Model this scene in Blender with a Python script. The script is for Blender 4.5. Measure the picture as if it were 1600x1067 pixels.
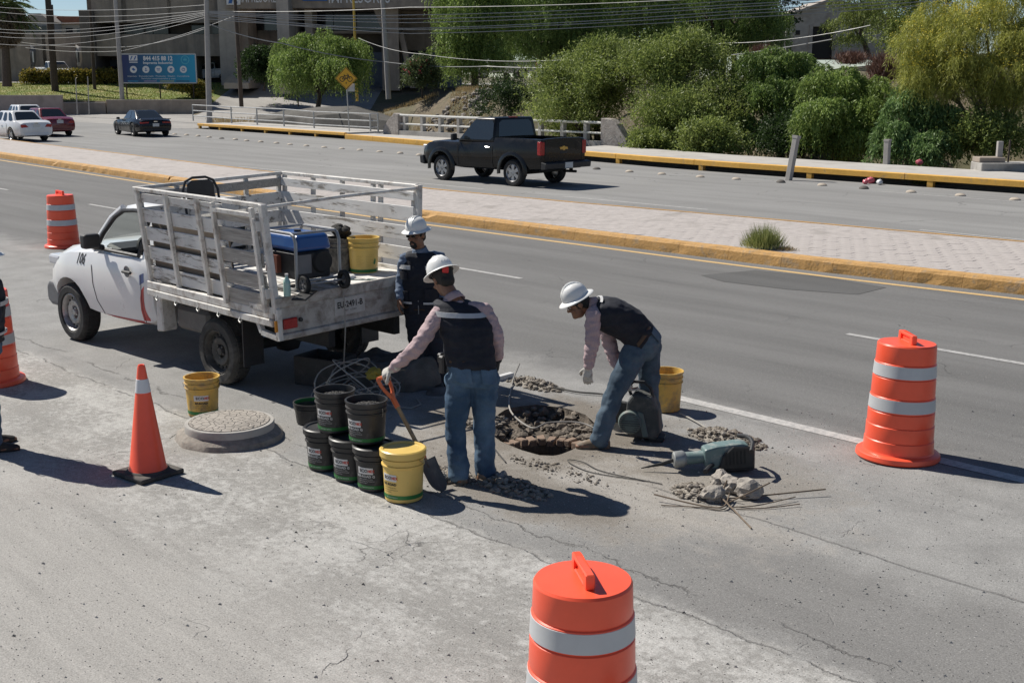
import bpy, bmesh, math, random
import numpy as np
from mathutils import Vector, Matrix, noise
random.seed(7); RNG = np.random.default_rng(7)
S = bpy.context.scene
for o in list(bpy.data.objects): bpy.data.objects.remove(o)
COL = S.collection
PI = math.pi; rad = math.radians
# ---------------------------------------------------------------- camera
F = 1900.0; CH = 3.1; YH = 120.0; YAW = 43.5
PITCH = math.atan((533.5-YH)/F)
cam_d = bpy.data.cameras.new('camera'); cam = bpy.data.objects.new('camera', cam_d); COL.objects.link(cam)
cam_d.sensor_width = 36; cam_d.lens = F/1600*36; cam_d.clip_end = 3000
cam.location = (0, 0, CH); cam.rotation_euler = (PI/2-PITCH, 0, rad(90-YAW))
S.camera = cam
# ---------------------------------------------------------------- sky, sun, exposure
SUN_FROM = Vector((-0.978, -0.205, 0)).normalized(); SUN_EL = rad(47.5)
W_ = bpy.data.worlds.new('World'); S.world = W_; W_.use_nodes = True
wn = W_.node_tree.nodes; wl = W_.node_tree.links
bg = wn['Background']; sky = wn.new('ShaderNodeTexSky'); sky.sky_type = 'NISHITA'; sky.sun_disc = False
sky.sun_elevation = SUN_EL; sky.sun_rotation = math.atan2(SUN_FROM.x, SUN_FROM.y)
sky.air_density = .7; sky.dust_density = 0.0; sky.ozone_density = 2.2
bg.inputs[1].default_value = 0.055
wl.new(sky.outputs[0], bg.inputs[0])
sd = bpy.data.lights.new('sun', 'SUN'); sd.energy = 4.4; sd.angle = rad(0.5); sd.color = (1.0, 0.95, 0.865)
sun = bpy.data.objects.new('sun', sd); COL.objects.link(sun); sun.location = (-30, -10, 40)
sdir = Vector((SUN_FROM.x*math.cos(SUN_EL), SUN_FROM.y*math.cos(SUN_EL), math.sin(SUN_EL)))
sun.rotation_euler = sdir.to_track_quat('Z', 'Y').to_euler()
S.view_settings.view_transform = 'Standard'; S.view_settings.look = 'None'
S.view_settings.exposure = 0.48; S.view_settings.gamma = 1.0; S.view_settings.use_curve_mapping = False
S.render.engine = 'CYCLES'
# ---------------------------------------------------------------- photo geometry: pixel -> place on the ground
CA, SA = math.cos(rad(YAW)), math.sin(rad(YAW))
def ray(px, py):
    dx = (px-800)/F; dy = -(py-533.5)/F
    f = math.cos(PITCH)+dy*math.sin(PITCH); u = -math.sin(PITCH)+dy*math.cos(PITCH)
    return dx, f, u
def W(X, D, z=0.0): return Vector((X*SA-D*CA, X*CA+D*SA, z))          # sideways / ahead -> world
def XD(p): return p[0]*SA+p[1]*CA, -p[0]*CA+p[1]*SA
def G(px, py, z=0.0):                                                    # pixel -> point at height z
    dx, f, u = ray(px, py); t = (z-CH)/u
    return W(dx*t, f*t, z)
def AT(px, py, D):                                                       # pixel -> point at distance D ahead
    dx, f, u = ray(px, py); t = D/f
    return W(dx*t, D, CH+u*t)
def PXM(D): return F/D
# ================================================================ helpers
def tag(o, label=None, cat=None, group=None, kind=None):
    if label: o['label'] = label
    if cat: o['category'] = cat
    if group: o['group'] = group
    if kind: o['kind'] = kind
    return o
def empty(name, loc=(0, 0, 0), rz=0, label=None, cat=None, group=None):
    o = bpy.data.objects.new(name, None); COL.objects.link(o); o.location = loc; o.rotation_euler = (0, 0, rz)
    o.empty_display_size = .2
    return tag(o, label, cat, group)
def link_mesh(name, me, mats, parent=None):
    o = bpy.data.objects.new(name, me); COL.objects.link(o)
    if mats is not None:
        for m in (mats if isinstance(mats, (list, tuple)) else [mats]): me.materials.append(m)
    if parent: o.parent = parent
    return o
def copy_tree(o, parent=None):
    c = o.copy(); COL.objects.link(c)
    if parent: c.parent = parent; c.matrix_parent_inverse = o.matrix_parent_inverse
    for ch in list(o.children): copy_tree(ch, c)
    return c
class MB:
    """collects shapes; build() links them as ONE mesh object"""
    def __init__(s): s.v = []; s.f = []; s.m = []; s.sm = []
    def add(s, vs, fs, mi=0, smooth=False, M=None):
        b = len(s.v)
        for p in vs:
            p = Vector(p); s.v.append(M @ p if M is not None else p)
        for f in fs: s.f.append([i+b for i in f]); s.m.append(mi); s.sm.append(smooth)
        return s
    def box(s, c, d, M=None, mi=0, R=None, taper=None):
        x, y, z = d[0]/2, d[1]/2, d[2]/2
        t = taper or (1, 1)
        vs = [Vector((sx*x*(t[0] if sz > 0 else 1), sy*y*(t[1] if sz > 0 else 1), sz*z)) for sz in (-1, 1) for sy in (-1, 1) for sx in (-1, 1)]
        if R is not None: vs = [R @ v for v in vs]
        vs = [v+Vector(c) for v in vs]
        return s.add(vs, [(0, 2, 3, 1), (4, 5, 7, 6), (0, 1, 5, 4), (2, 6, 7, 3), (0, 4, 6, 2), (1, 3, 7, 5)], mi, False, M)
    def b2(s, a, b, M=None, mi=0):
        return s.box([(a[i]+b[i])/2 for i in range(3)], [abs(b[i]-a[i]) for i in range(3)], M, mi)
    def bar(s, p0, p1, w, h, up=(0, 0, 1), M=None, mi=0):
        p0, p1 = Vector(p0), Vector(p1); d = p1-p0; L = d.length; d.normalize()
        u = Vector(up); sd_ = d.cross(u)
        if sd_.length < 1e-4: u = Vector((1, 0, 0)); sd_ = d.cross(u)
        sd_.normalize(); u = sd_.cross(d)
        R = Matrix((d, sd_, u)).transposed()
        return s.box((p0+p1)/2, (L, w, h), M, mi, R)
    def cyl(s, p0, p1, r0, r1=None, n=12, M=None, mi=0, cap=True, smooth=True):
        r1 = r0 if r1 is None else r1
        return s.loft_tube([p0, p1], [r0, r1], n, M, mi, cap, smooth)
    def loft_tube(s, pts, rs, n=8, M=None, mi=0, cap=True, smooth=True):
        pts = [Vector(p) for p in pts]
        if not isinstance(rs, (list, tuple)): rs = [rs]*len(pts)
        vs = []; fs = []; pu = None
        for i, p in enumerate(pts):
            t = (pts[min(i+1, len(pts)-1)]-pts[max(i-1, 0)])
            if t.length < 1e-9: t = Vector((0, 0, 1))
            t.normalize()
            if pu is None:
                a = Vector((0, 0, 1)) if abs(t.z) < .9 else Vector((1, 0, 0))
                pu = t.cross(a).normalized()
            else:
                pu = (pu-t*pu.dot(t))
                pu = pu.normalized() if pu.length > 1e-6 else t.orthogonal().normalized()
            w = t.cross(pu)
            for k in range(n):
                q = 2*PI*k/n; vs.append(p+(pu*math.cos(q)+w*math.sin(q))*rs[i])
        for i in range(len(pts)-1):
            for k in range(n):
                a, b = i*n+k, i*n+(k+1) % n; fs.append((a, b, b+n, a+n))
        s.add(vs, fs, mi, smooth, M)
        if cap:
            m = len(pts)-1
            s.add([vs[k] for k in range(n)], [tuple(range(n-1, -1, -1))], mi, False, M)
            s.add([vs[m*n+k] for k in range(n)], [tuple(range(n))], mi, False, M)
        return s
    def lathe(s, prof, n=32, c=(0, 0, 0), M=None, mi=0, smooth=True, wob=0):
        c = Vector(c); vs = []; fs = []
        for (r, z) in prof:
            for k in range(n):
                q = 2*PI*k/n; vs.append(c+Vector((r*math.cos(q), r*math.sin(q), z)))
        for i in range(len(prof)-1):
            for k in range(n):
                a, b = i*n+k, i*n+(k+1) % n
                if prof[i][0] < 1e-6: fs.append((a, b+n, a+n))
                elif prof[i+1][0] < 1e-6: fs.append((a, b, a+n))
                else: fs.append((a, b, b+n, a+n))
        return s.add(vs, fs, mi, smooth, M)
    def prism(s, poly, d, M=None, mi=0, axis='y', smooth=False):
        """poly of (a,b) extruded over d=(d0,d1): axis y -> (a,d,b); z -> (a,b,d); x -> (d,a,b)"""
        def P(a, b, e): return {'y': (a, e, b), 'z': (a, b, e), 'x': (e, a, b)}[axis]
        n = len(poly); vs = [P(a, b, d[0]) for a, b in poly]+[P(a, b, d[1]) for a, b in poly]
        fs = [tuple(range(n)), tuple(range(2*n-1, n-1, -1))]+[(i, i+n, (i+1) % n+n, (i+1) % n) for i in range(n)]
        return s.add(vs, fs, mi, smooth, M)
    def rings(s, R, M=None, mi=0, closed=True, cap=True, smooth=True):
        n = len(R[0]); vs = [p for r in R for p in r]; fs = []
        for i in range(len(R)-1):
            for k in range(n if closed else n-1):
                a, b = i*n+k, i*n+(k+1) % n; fs.append((a, b, b+n, a+n))
        s.add(vs, fs, mi, smooth, M)
        if cap:
            s.add(R[0], [tuple(range(n-1, -1, -1))], mi, False, M); s.add(R[-1], [tuple(range(n))], mi, False, M)
        return s
    def rock(s, c, r, seed=0, M=None, mi=0, sq=(1, 1, .8), sub=1, smooth=False, amp=.35):
        bm = bmesh.new(); bmesh.ops.create_icosphere(bm, subdivisions=sub, radius=1)
        o = Vector((seed*3.17, seed*1.3, seed*.7)); c = Vector(c); q = Matrix.Rotation(seed*1.7, 3, 'Z')
        vs = []
        for v in bm.verts:
            d = v.co.normalized(); k = 1+amp*noise.noise(d*1.6+o)+amp*.5*noise.noise(d*3.7+o)
            p = q @ Vector((d.x*k*r*sq[0], d.y*k*r*sq[1], d.z*k*r*sq[2])); vs.append(p+c)
        fs = [tuple(v.index for v in f.verts) for f in bm.faces]; bm.free()
        return s.add(vs, fs, mi, smooth, M)
    def mesh(s, name, weld=False, sharp=35):
        me = bpy.data.meshes.new(name); me.from_pydata([tuple(v) for v in s.v], [], s.f)
        me.polygons.foreach_set('material_index', s.m); me.polygons.foreach_set('use_smooth', s.sm)
        bm = bmesh.new(); bm.from_mesh(me)
        if weld: bmesh.ops.remove_doubles(bm, verts=bm.verts, dist=weld if isinstance(weld, float) else 1e-4)
        bmesh.ops.recalc_face_normals(bm, faces=bm.faces); bm.to_mesh(me); bm.free()
        if sharp and any(s.sm): me.set_sharp_from_angle(angle=rad(sharp))
        return me
    def build(s, name, mats, parent=None, bevel=0, weld=False, sharp=35, segs=1):
        o = link_mesh(name, s.mesh(name, weld, sharp), mats, parent)
        if bevel:
            b = o.modifiers.new('bevel', 'BEVEL'); b.width = bevel; b.segments = segs; b.limit_method = 'ANGLE'; b.angle_limit = rad(40); b.harden_normals = False
        return o
def sheet(name, mats, verts, faces, parent=None):
    me = bpy.data.meshes.new(name); me.from_pydata([tuple(v) for v in verts], [], faces); me.update()
    bm = bmesh.new(); bm.from_mesh(me); bmesh.ops.recalc_face_normals(bm, faces=bm.faces)
    if bm.faces and sum(f.normal.z for f in bm.faces) < 0: bmesh.ops.reverse_faces(bm, faces=bm.faces)
    bm.to_mesh(me); bm.free()
    return link_mesh(name, me, mats, parent)
def evaluated(o, name, mats, parent=None, remove=True):
    dg = bpy.context.evaluated_depsgraph_get(); dg.update()
    me = bpy.data.meshes.new_from_object(o.evaluated_get(dg)); me.name = name
    me.materials.clear()
    if remove: bpy.data.objects.remove(o)
    return link_mesh(name, me, mats, parent)
def boolean(o, cutters, name, mats, parent=None):
    for c in cutters:
        m = o.modifiers.new('b', 'BOOLEAN'); m.operation = 'DIFFERENCE'; m.object = c; m.solver = 'EXACT'
    r = evaluated(o, name, mats, parent)
    for c in cutters: bpy.data.objects.remove(c)
    return r
def text_geo(txt, size=1.0, align='CENTER', bold=0.0, spacing=1.0):
    cu = bpy.data.curves.new('t', 'FONT'); cu.body = txt; cu.size = size; cu.align_x = align; cu.align_y = 'CENTER'
    cu.offset = bold; cu.space_character = spacing; cu.resolution_u = 2
    o = bpy.data.objects.new('t', cu); COL.objects.link(o)
    dg = bpy.context.evaluated_depsgraph_get(); dg.update()
    me = o.evaluated_get(dg).to_mesh()
    vs = [v.co.copy() for v in me.vertices]; fs = [tuple(p.vertices) for p in me.polygons]
    o.evaluated_get(dg).to_mesh_clear(); bpy.data.objects.remove(o); bpy.data.curves.remove(cu)
    return vs, fs
def text_obj(name, txt, size, M, mat, parent=None, align='CENTER', bold=0.0, wrap=None, sx=1.0):
    vs, fs = text_geo(txt, size, align, bold)
    me = bpy.data.meshes.new(name)
    pts = []
    for v in vs:
        v = Vector((v.x*sx, v.y, v.z))
        if wrap: v = wrap(v)
        pts.append(M @ v if M is not None else v)
    me.from_pydata([tuple(p) for p in pts], [], fs); me.update()
    return link_mesh(name, me, mat, parent)
# ---------------------------------------------------------------- materials
MATS = {}
def srgb(r, g, b):
    f = lambda c: (c/255/12.92) if c/255 <= .04045 else ((c/255+.055)/1.055)**2.4
    return (f(r), f(g), f(b))
class NT:
    def __init__(s, name):
        s.m = bpy.data.materials.new(name); s.m.use_nodes = True; s.t = s.m.node_tree
        s.b = s.t.nodes['Principled BSDF']; s.tc = s.t.nodes.new('ShaderNodeTexCoord'); MATS[name] = s.m
    def n(s, t, **k):
        x = s.t.nodes.new(t)
        for a, b in k.items(): setattr(x, a, b)
        return x
    def l(s, a, b): s.t.links.new(a, b)
    def obj(s, scale=(1, 1, 1), loc=(0, 0, 0), rot=(0, 0, 0)):
        m = s.n('ShaderNodeMapping'); m.inputs['Scale'].default_value = scale; m.inputs['Location'].default_value = loc; m.inputs['Rotation'].default_value = rot
        s.l(s.tc.outputs['Object'], m.inputs[0]); return m.outputs[0]
    def noise(s, scale, detail=4, rough=.55, vec=None, dist=0):
        x = s.n('ShaderNodeTexNoise'); x.inputs['Scale'].default_value = scale; x.inputs['Detail'].default_value = detail
        x.inputs['Roughness'].default_value = rough; x.inputs['Distortion'].default_value = dist
        s.l(vec if vec is not None else s.tc.outputs['Object'], x.inputs['Vector']); return x.outputs['Fac']
    def voro(s, scale, feat='F1', vec=None, out='Distance', rnd=1.0):
        x = s.n('ShaderNodeTexVoronoi', feature=feat); x.inputs['Scale'].default_value = scale; x.inputs['Randomness'].default_value = rnd
        s.l(vec if vec is not None else s.tc.outputs['Object'], x.inputs['Vector']); return x.outputs[out]
    def ramp(s, fac, a, b, lo=0.0, hi=1.0):
        x = s.n('ShaderNodeMapRange'); x.clamp = True
        s.l(fac, x.inputs[0]); x.inputs[1].default_value = a; x.inputs[2].default_value = b; x.inputs[3].default_value = lo; x.inputs[4].default_value = hi
        return x.outputs[0]
    def math(s, op, a, b=None, c=None):
        x = s.n('ShaderNodeMath', operation=op)
        for i, q in enumerate((a, b, c)):
            if q is None: continue
            if isinstance(q, (int, float)): x.inputs[i].default_value = q
            else: s.l(q, x.inputs[i])
        return x.outputs[0]
    def mix(s, fac, a, b, mode='MIX'):
        x = s.n('ShaderNodeMix', data_type='RGBA', blend_type=mode)
        for sock, q in ((x.inputs[0], fac), (x.inputs[6], a), (x.inputs[7], b)):
            if isinstance(q, (int, float)): sock.default_value = q
            elif isinstance(q, (tuple, list)): sock.default_value = (*q[:3], 1)
            else: s.l(q, sock)
        return x.outputs[2]
    def scalecol(s, col, fac):                       # colour * scalar
        x = s.n('ShaderNodeVectorMath', operation='SCALE')
        if isinstance(col, (tuple, list)): x.inputs[0].default_value = col[:3]
        else: s.l(col, x.inputs[0])
        s.l(fac, x.inputs['Scale']); return x.outputs[0]
    def bump(s, h, strength=.3, dist=.01, prev=None):
        x = s.n('ShaderNodeBump'); x.inputs['Strength'].default_value = strength; x.inputs['Distance'].default_value = dist
        s.l(h, x.inputs['Height'])
        if prev is not None: s.l(prev, x.inputs['Normal'])
        return x.outputs[0]
    def out(s, col=None, rough=None, metal=None, normal=None, **kw):
        for nm, q in (('Base Color', col), ('Roughness', rough), ('Metallic', metal), ('Normal', normal)):
            if q is None: continue
            sk = s.b.inputs[nm]
            if isinstance(q, (int, float)): sk.default_value = q
            elif isinstance(q, (tuple, list)): sk.default_value = (*q[:3], 1)
            else: s.l(q, sk)
        for k, q in kw.items():
            s.b.inputs[k.replace('_', ' ')].default_value = q
        return s.m
def pm(name, base, rough=.6, metal=0.0, var=.12, vs=6.0, bump=0.0, bs=60.0, dirt=None, damt=.35, ds=3.0, streak=None, spec=None, coat=0.0, bd=.01):
    """plain painted / moulded / stone surface: base colour with mottling, optional dirt patches and relief"""
    if name in MATS: return MATS[name]
    t = NT(name); n1 = t.noise(vs, 5, .6)
    col = t.scalecol(base, t.ramp(n1, .25, .75, 1-var, 1+var))
    if dirt is not None:
        vec = t.obj(streak) if streak else None
        d = t.noise(ds, 8, .68, vec, .4)
        col = t.mix(t.ramp(d, .62-damt*.5, .78-damt*.3), col, dirt)
    nb = t.bump(t.noise(bs, 4, .6), bump, bd) if bump else None
    r2 = t.ramp(t.noise(vs*2.3, 3), .3, .7, max(.03, rough-.07), min(1, rough+.07))
    kw = {}
    if spec is not None: kw['Specular_IOR_Level'] = spec
    if coat: kw['Coat_Weight'] = coat
    return t.out(col, r2, metal, nb, **kw)
def glass(name, col=(.02, .025, .03), rough=.04, alpha=None):
    if name in MATS: return MATS[name]
    t = NT(name)
    if alpha is None: return t.out(col, rough, 0.0, Specular_IOR_Level=.7)
    # thin see-through pane: part mirror, part clear
    tr = t.n('ShaderNodeBsdfTransparent'); tr.inputs[0].default_value = (*col, 1)
    gl = t.n('ShaderNodeBsdfGlossy'); gl.inputs['Roughness'].default_value = rough
    fr = t.n('ShaderNodeFresnel'); fr.inputs[0].default_value = 1.5
    mx = t.n('ShaderNodeMixShader'); t.l(t.math('ADD', fr.outputs[0], alpha), mx.inputs[0]); t.l(tr.outputs[0], mx.inputs[1]); t.l(gl.outputs[0], mx.inputs[2])
    t.l(mx.outputs[0], t.t.nodes['Material Output'].inputs[0]); return t.m
# ================================================================ ground materials
def asphalt_near():
    t = NT('asphalt_near'); sep = t.n('ShaderNodeSeparateXYZ'); t.l(t.tc.outputs['Object'], sep.inputs[0])
    u, v = sep.outputs[0], sep.outputs[1]
    big = t.noise(.55, 6, .6); mid = t.noise(2.3, 6, .62); fine = t.noise(95, 3, .7); grain = t.noise(260, 2, .6)
    along = t.noise(1.0, 5, .6, t.obj((.12, 1.6, 1)))
    along2 = t.noise(1.0, 6, .65, t.obj((.9, 7, 1)))
    edge = t.math('ADD', v, t.ramp(t.noise(1.6, 8, .7), .3, .7, -.28, .28))
    lane = t.scalecol((.156, .154, .151), t.ramp(along, .3, .7, .84, 1.15))
    shoulder = t.scalecol((.262, .258, .25), t.ramp(mid, .3, .7, .85, 1.14))
    col = t.mix(t.ramp(edge, 8.9, 9.5), shoulder, lane)
    # darker re-surfaced strip to the right of the dig
    dark = t.math('MULTIPLY', t.math('MULTIPLY', t.ramp(edge, 5.25, 5.45), t.ramp(edge, 6.9, 6.5)), t.ramp(t.math('ADD', u, t.math('MULTIPLY', big, 2.5)), -5.2, -3.2))
    col = t.mix(t.math('MULTIPLY', dark, .85), col, (.188, .184, .178))
    # pale worn cement gutter
    gut = t.ramp(t.math('ADD', v, t.ramp(t.noise(5, 6, .7), .3, .7, -.1, .1)), 5.42, 5.28)
    blot = t.ramp(t.math('ADD', t.math('MULTIPLY', t.noise(14, 8, .75), .6), t.math('MULTIPLY', t.noise(1.3, 3), .4)), .46, .56)
    gcol = t.mix(blot, (.27, .262, .248), (.41, .402, .385))
    gcol = t.mix(t.ramp(t.math('ADD', edge, t.math('MULTIPLY', big, 1.6)), 5.1, 3.9), gcol, (.33, .318, .30))
    gcol = t.scalecol(gcol, t.ramp(along2, .28, .72, .88, 1.1))
    col = t.mix(gut, col, gcol)
    # fine tan dust / spoil around the excavation
    def blob(cx, cy, rx, ry, soft=.5, wob=.9):
        a = t.math('DIVIDE', t.math('SUBTRACT', u, cx), rx); b = t.math('DIVIDE', t.math('SUBTRACT', v, cy), ry)
        d = t.math('SQRT', t.math('ADD', t.math('MULTIPLY', a, a), t.math('MULTIPLY', b, b)))
        return t.ramp(t.math('ADD', d, t.ramp(t.noise(2.6, 8, .68), .25, .75, -wob/2, wob/2)), 1.0+soft/2, 1.0-soft/2)
    col = t.mix(t.math('MULTIPLY', blob(-6.6, 6.85, 2.0, 1.05), .7), col, (.345, .32, .288))
    col = t.mix(t.math('MULTIPLY', blob(-7.6, 7.5, 1.35, .95, .6), .85), col, (.165, .143, .117))
    col = t.mix(t.math('MULTIPLY', blob(-5.5, 7.6, .8, .65, .6), .5), col, (.19, .168, .14))
    col = t.mix(t.math('MULTIPLY', blob(-6.5, 6.15, 1.2, .42, .6), .75), col, (.165, .147, .125))
    col = t.mix(t.math('MULTIPLY', blob(-9.3, 5.3, .7, .5, .7), .55), col, (.27, .25, .22))
    # darker oil and tyre marks in lanes
    col = t.scalecol(col, t.ramp(t.noise(1.0, 4, .6, t.obj((.35, 3.2, 1))), .55, .75, 1.0, .87))
    # cracks
    wv = t.n('ShaderNodeVectorMath', operation='ADD'); t.l(t.tc.outputs['Object'], wv.inputs[0])
    nz = t.n('ShaderNodeTexNoise'); nz.inputs['Scale'].default_value = 3; nz.inputs['Detail'].default_value = 6; t.l(t.tc.outputs['Object'], nz.inputs[0])
    sc = t.n('ShaderNodeVectorMath', operation='SCALE'); t.l(nz.outputs['Color'], sc.inputs[0]); sc.inputs['Scale'].default_value = .45; t.l(sc.outputs[0], wv.inputs[1])
    e1 = t.voro(.42, 'DISTANCE_TO_EDGE', wv.outputs[0]); e2 = t.voro(2.1, 'DISTANCE_TO_EDGE', wv.outputs[0])
    c1 = t.math('MULTIPLY', t.ramp(e1, .004, .001), t.ramp(t.noise(.9, 3), .56, .66))
    c2 = t.math('MULTIPLY', t.ramp(e2, .010, .002), t.ramp(t.noise(.7, 2), .62, .72))
    def seam(v0, w, amp, sc_, gate):
        o = t.math('ADD', v, t.ramp(t.noise(sc_, 8, .65), .2, .8, -amp, amp))
        d = t.math('ABSOLUTE', t.math('SUBTRACT', o, v0))
        return t.math('MULTIPLY', t.ramp(d, w, w*.35), gate)
    s1 = seam(5.32, .011, .10, 1.4, t.ramp(t.noise(2.2, 3), .38, .46)); s2 = seam(6.95, .013, .05, 1.2, t.ramp(u, -5.9, -5.6)); s3 = seam(5.62, .012, .16, 1.9, t.ramp(t.noise(1.4, 3), .44, .54))
    ck = t.math('MAXIMUM', t.math('MAXIMUM', c1, c2), t.math('MAXIMUM', s1, t.math('MAXIMUM', s2, s3)))
    col = t.mix(t.math('MULTIPLY', ck, .55), col, (.12, .115, .11))
    # aggregate
    col = t.scalecol(col, t.ramp(t.noise(32, 4, .7), .3, .7, .88, 1.12)); col = t.scalecol(col, t.ramp(fine, .28, .72, .62, 1.38)); col = t.mix(t.ramp(t.noise(75, 2, .5), .66, .74, 0, .7), col, (.55, .54, .52))
    col = t.mix(t.ramp(t.noise(60, 2, .5), .68, .75), col, (.13, .125, .12))
    h = t.math('SUBTRACT', t.math('ADD', t.math('MULTIPLY', fine, .6), t.math('MULTIPLY', grain, .3)), t.math('MULTIPLY', ck, 2.2))
    nb = t.bump(h, .8, .007); nb = t.bump(t.math('ADD', mid, big), .25, .03, nb)
    return t.out(col, .93, 0, nb, Specular_IOR_Level=.25)
def asphalt_plain(name, c, fine_s=60):
    t = NT(name); al = t.noise(1.0, 6, .62, t.obj((.1, 1.3, 1))); f = t.noise(fine_s, 3, .7); bigp = t.noise(.25, 5, .6)
    col = t.scalecol(c, t.ramp(al, .3, .7, .85, 1.14)); col = t.scalecol(col, t.ramp(f, .25, .75, .8, 1.2)); col = t.scalecol(col, t.ramp(bigp, .3, .7, .92, 1.08))
    wv = t.n('ShaderNodeVectorMath', operation='ADD'); t.l(t.tc.outputs['Object'], wv.inputs[0])
    nz = t.n('ShaderNodeTexNoise'); nz.inputs['Scale'].default_value = 1.5; nz.inputs['Detail'].default_value = 6; t.l(t.tc.outputs['Object'], nz.inputs[0])
    sc = t.n('ShaderNodeVectorMath', operation='SCALE'); t.l(nz.outputs['Color'], sc.inputs[0]); sc.inputs['Scale'].default_value = .8; t.l(sc.outputs[0], wv.inputs[1])
    ck = t.math('MULTIPLY', t.ramp(t.voro(.3, 'DISTANCE_TO_EDGE', wv.outputs[0]), .008, .002), t.ramp(t.noise(.5, 3), .5, .6))
    col = t.mix(t.math('MULTIPLY', ck, .7), col, (.07, .07, .07))
    return t.out(col, .9, 0, t.bump(f, .4, .006), Specular_IOR_Level=.25)
def paint_mat(name, c, worn=.5, under=(.2, .2, .2)):
    t = NT(name); m = t.ramp(t.noise(16, 8, .75), worn-.1, worn+.08)
    col = t.mix(m, under, t.scalecol(c, t.ramp(t.noise(90, 2), .3, .7, .85, 1.12)))
    return t.out(col, .8, 0, t.bump(t.noise(90, 3), .3, .004))
M_near = asphalt_near(); M_far = asphalt_plain('asphalt_far', (.232, .229, .223), 30); M_side = asphalt_plain('asphalt_side', (.31, .297, .28), 20)
M_white = paint_mat('road_paint_white', (.47, .455, .435), .49, (.3, .295, .29)); M_yel = paint_mat('road_paint_yellow', (.60, .40, .17), .38, (.26, .23, .2))
M_dash = paint_mat('road_paint_dash', (.44, .43, .415), .47, (.24, .24, .24))
M_patch = asphalt_plain('asphalt_patch', (.105, .104, .102), 70)
M_kerb = pm('kerb_paint', (.50, .285, .095), .8, var=.16, vs=9, bump=.5, bs=22, dirt=(.30, .235, .16), damt=.18, ds=5, bd=.02)
M_kerb2 = pm('kerb_paint_far', (.66, .37, .07), .8, var=.12, vs=6, bump=.3, bs=18, dirt=(.34, .25, .14), damt=.12, ds=3)
M_conc = pm('concrete', (.36, .345, .32), .9, var=.16, vs=3, bump=.3, bs=30, dirt=(.22, .2, .18), damt=.22, ds=1.5)
M_walk = pm('sidewalk_concrete', (.42, .40, .37), .9, var=.1, vs=2, bump=.2, bs=30, dirt=(.3, .28, .25), damt=.2, ds=.9)
M_paver = pm('paver', (.40, .365, .345), .92, var=.17, vs=5, bump=.5, bs=55, dirt=(.27, .245, .225), damt=.2, ds=1.3)
M_earth = pm('earth', (.23, .185, .135), .95, var=.3, vs=3, bump=.6, bs=18, dirt=(.11, .085, .06), damt=.3, ds=2)
M_spoil = pm('spoil_rock', (.25, .225, .195), .95, var=.35, vs=14, bump=.6, bs=50)
M_rockgrey = pm('rock_grey', (.36, .345, .32), .92, var=.25, vs=9, bump=.5, bs=40)
def terrain_mat():
    t = NT('terrain'); a = t.noise(.25, 6, .65); b = t.noise(3, 6, .7)
    col = t.mix(t.ramp(a, .42, .58), (.145, .115, .075), (.10, .095, .05)); col = t.scalecol(col, t.ramp(b, .25, .75, .6, 1.3))
    return t.out(col, .95, 0, t.bump(b, .6, .08))
def lawn_mat():
    t = NT('lawn'); a = t.noise(.5, 5, .6); b = t.noise(9, 4, .7)
    col = t.mix(t.ramp(a, .4, .62), (.13, .17, .03), (.25, .22, .08)); col = t.scalecol(col, t.ramp(b, .25, .75, .7, 1.25))
    return t.out(col, .95, 0, t.bump(b, .6, .05))
M_ter = terrain_mat(); M_lawn = lawn_mat()
# ================================================================ edges (metres; x along the road, y across it)
def lerp_poly(P, x):
    if x <= P[0][0]: return P[0][1]
    for (a, b), (c, d) in zip(P, P[1:]):
        if x <= c: return b+(d-b)*(x-a)/(c-a)
    return P[-1][1]
K_NEAR = [(-150, 33), (-110, 26.5), (-80, 22), (-62, 19.7), (-48.6, 18.45), (-36.8, 17.75), (-28, 17.2), (-20.6, 16.98), (-11, 17.1), (-7.5, 17.4), (0, 18.0), (12, 19.2), (40, 22)]
K_FARE = [(-150, 38), (-110, 31), (-80, 26), (-60.5, 23.0), (-45, 21.9), (-34, 21.1), (-25, 20.9), (-20, 21.1), (-14.8, 21.55), (-9.5, 21.9), (0, 22.6), (12, 23.8), (40, 26.5)]
K_SIDE = [(-150, 46), (-110, 42.2), (-90, 40), (-70, 38.1), (-60, 37.6), (-51.5, 37.1), (-44.4, 36.1), (-36.3, 34.7), (-32.2, 34.05), (-28, 33.4), (-24.1, 33.05), (-18.9, 32.9), (-14.4, 32.8), (0, 33.2), (40, 35)]
K_INN = [(-150, 50), (-110, 46), (-90, 43.6), (-73, 41.6), (-60, 40.9), (-53, 40.4), (-44, 39.5), (-36.7, 38.3), (-31.75, 36.9), (-26.3, 36.25), (-20.8, 36.1), (-15.5, 35.4), (0, 35.7), (40, 37.5)]
near_e = lambda x: lerp_poly(K_NEAR, x); far_e = lambda x: lerp_poly(K_FARE, x); side_e = lambda x: lerp_poly(K_SIDE, x); inn_e = lambda x: lerp_poly(K_INN, x)
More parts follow.
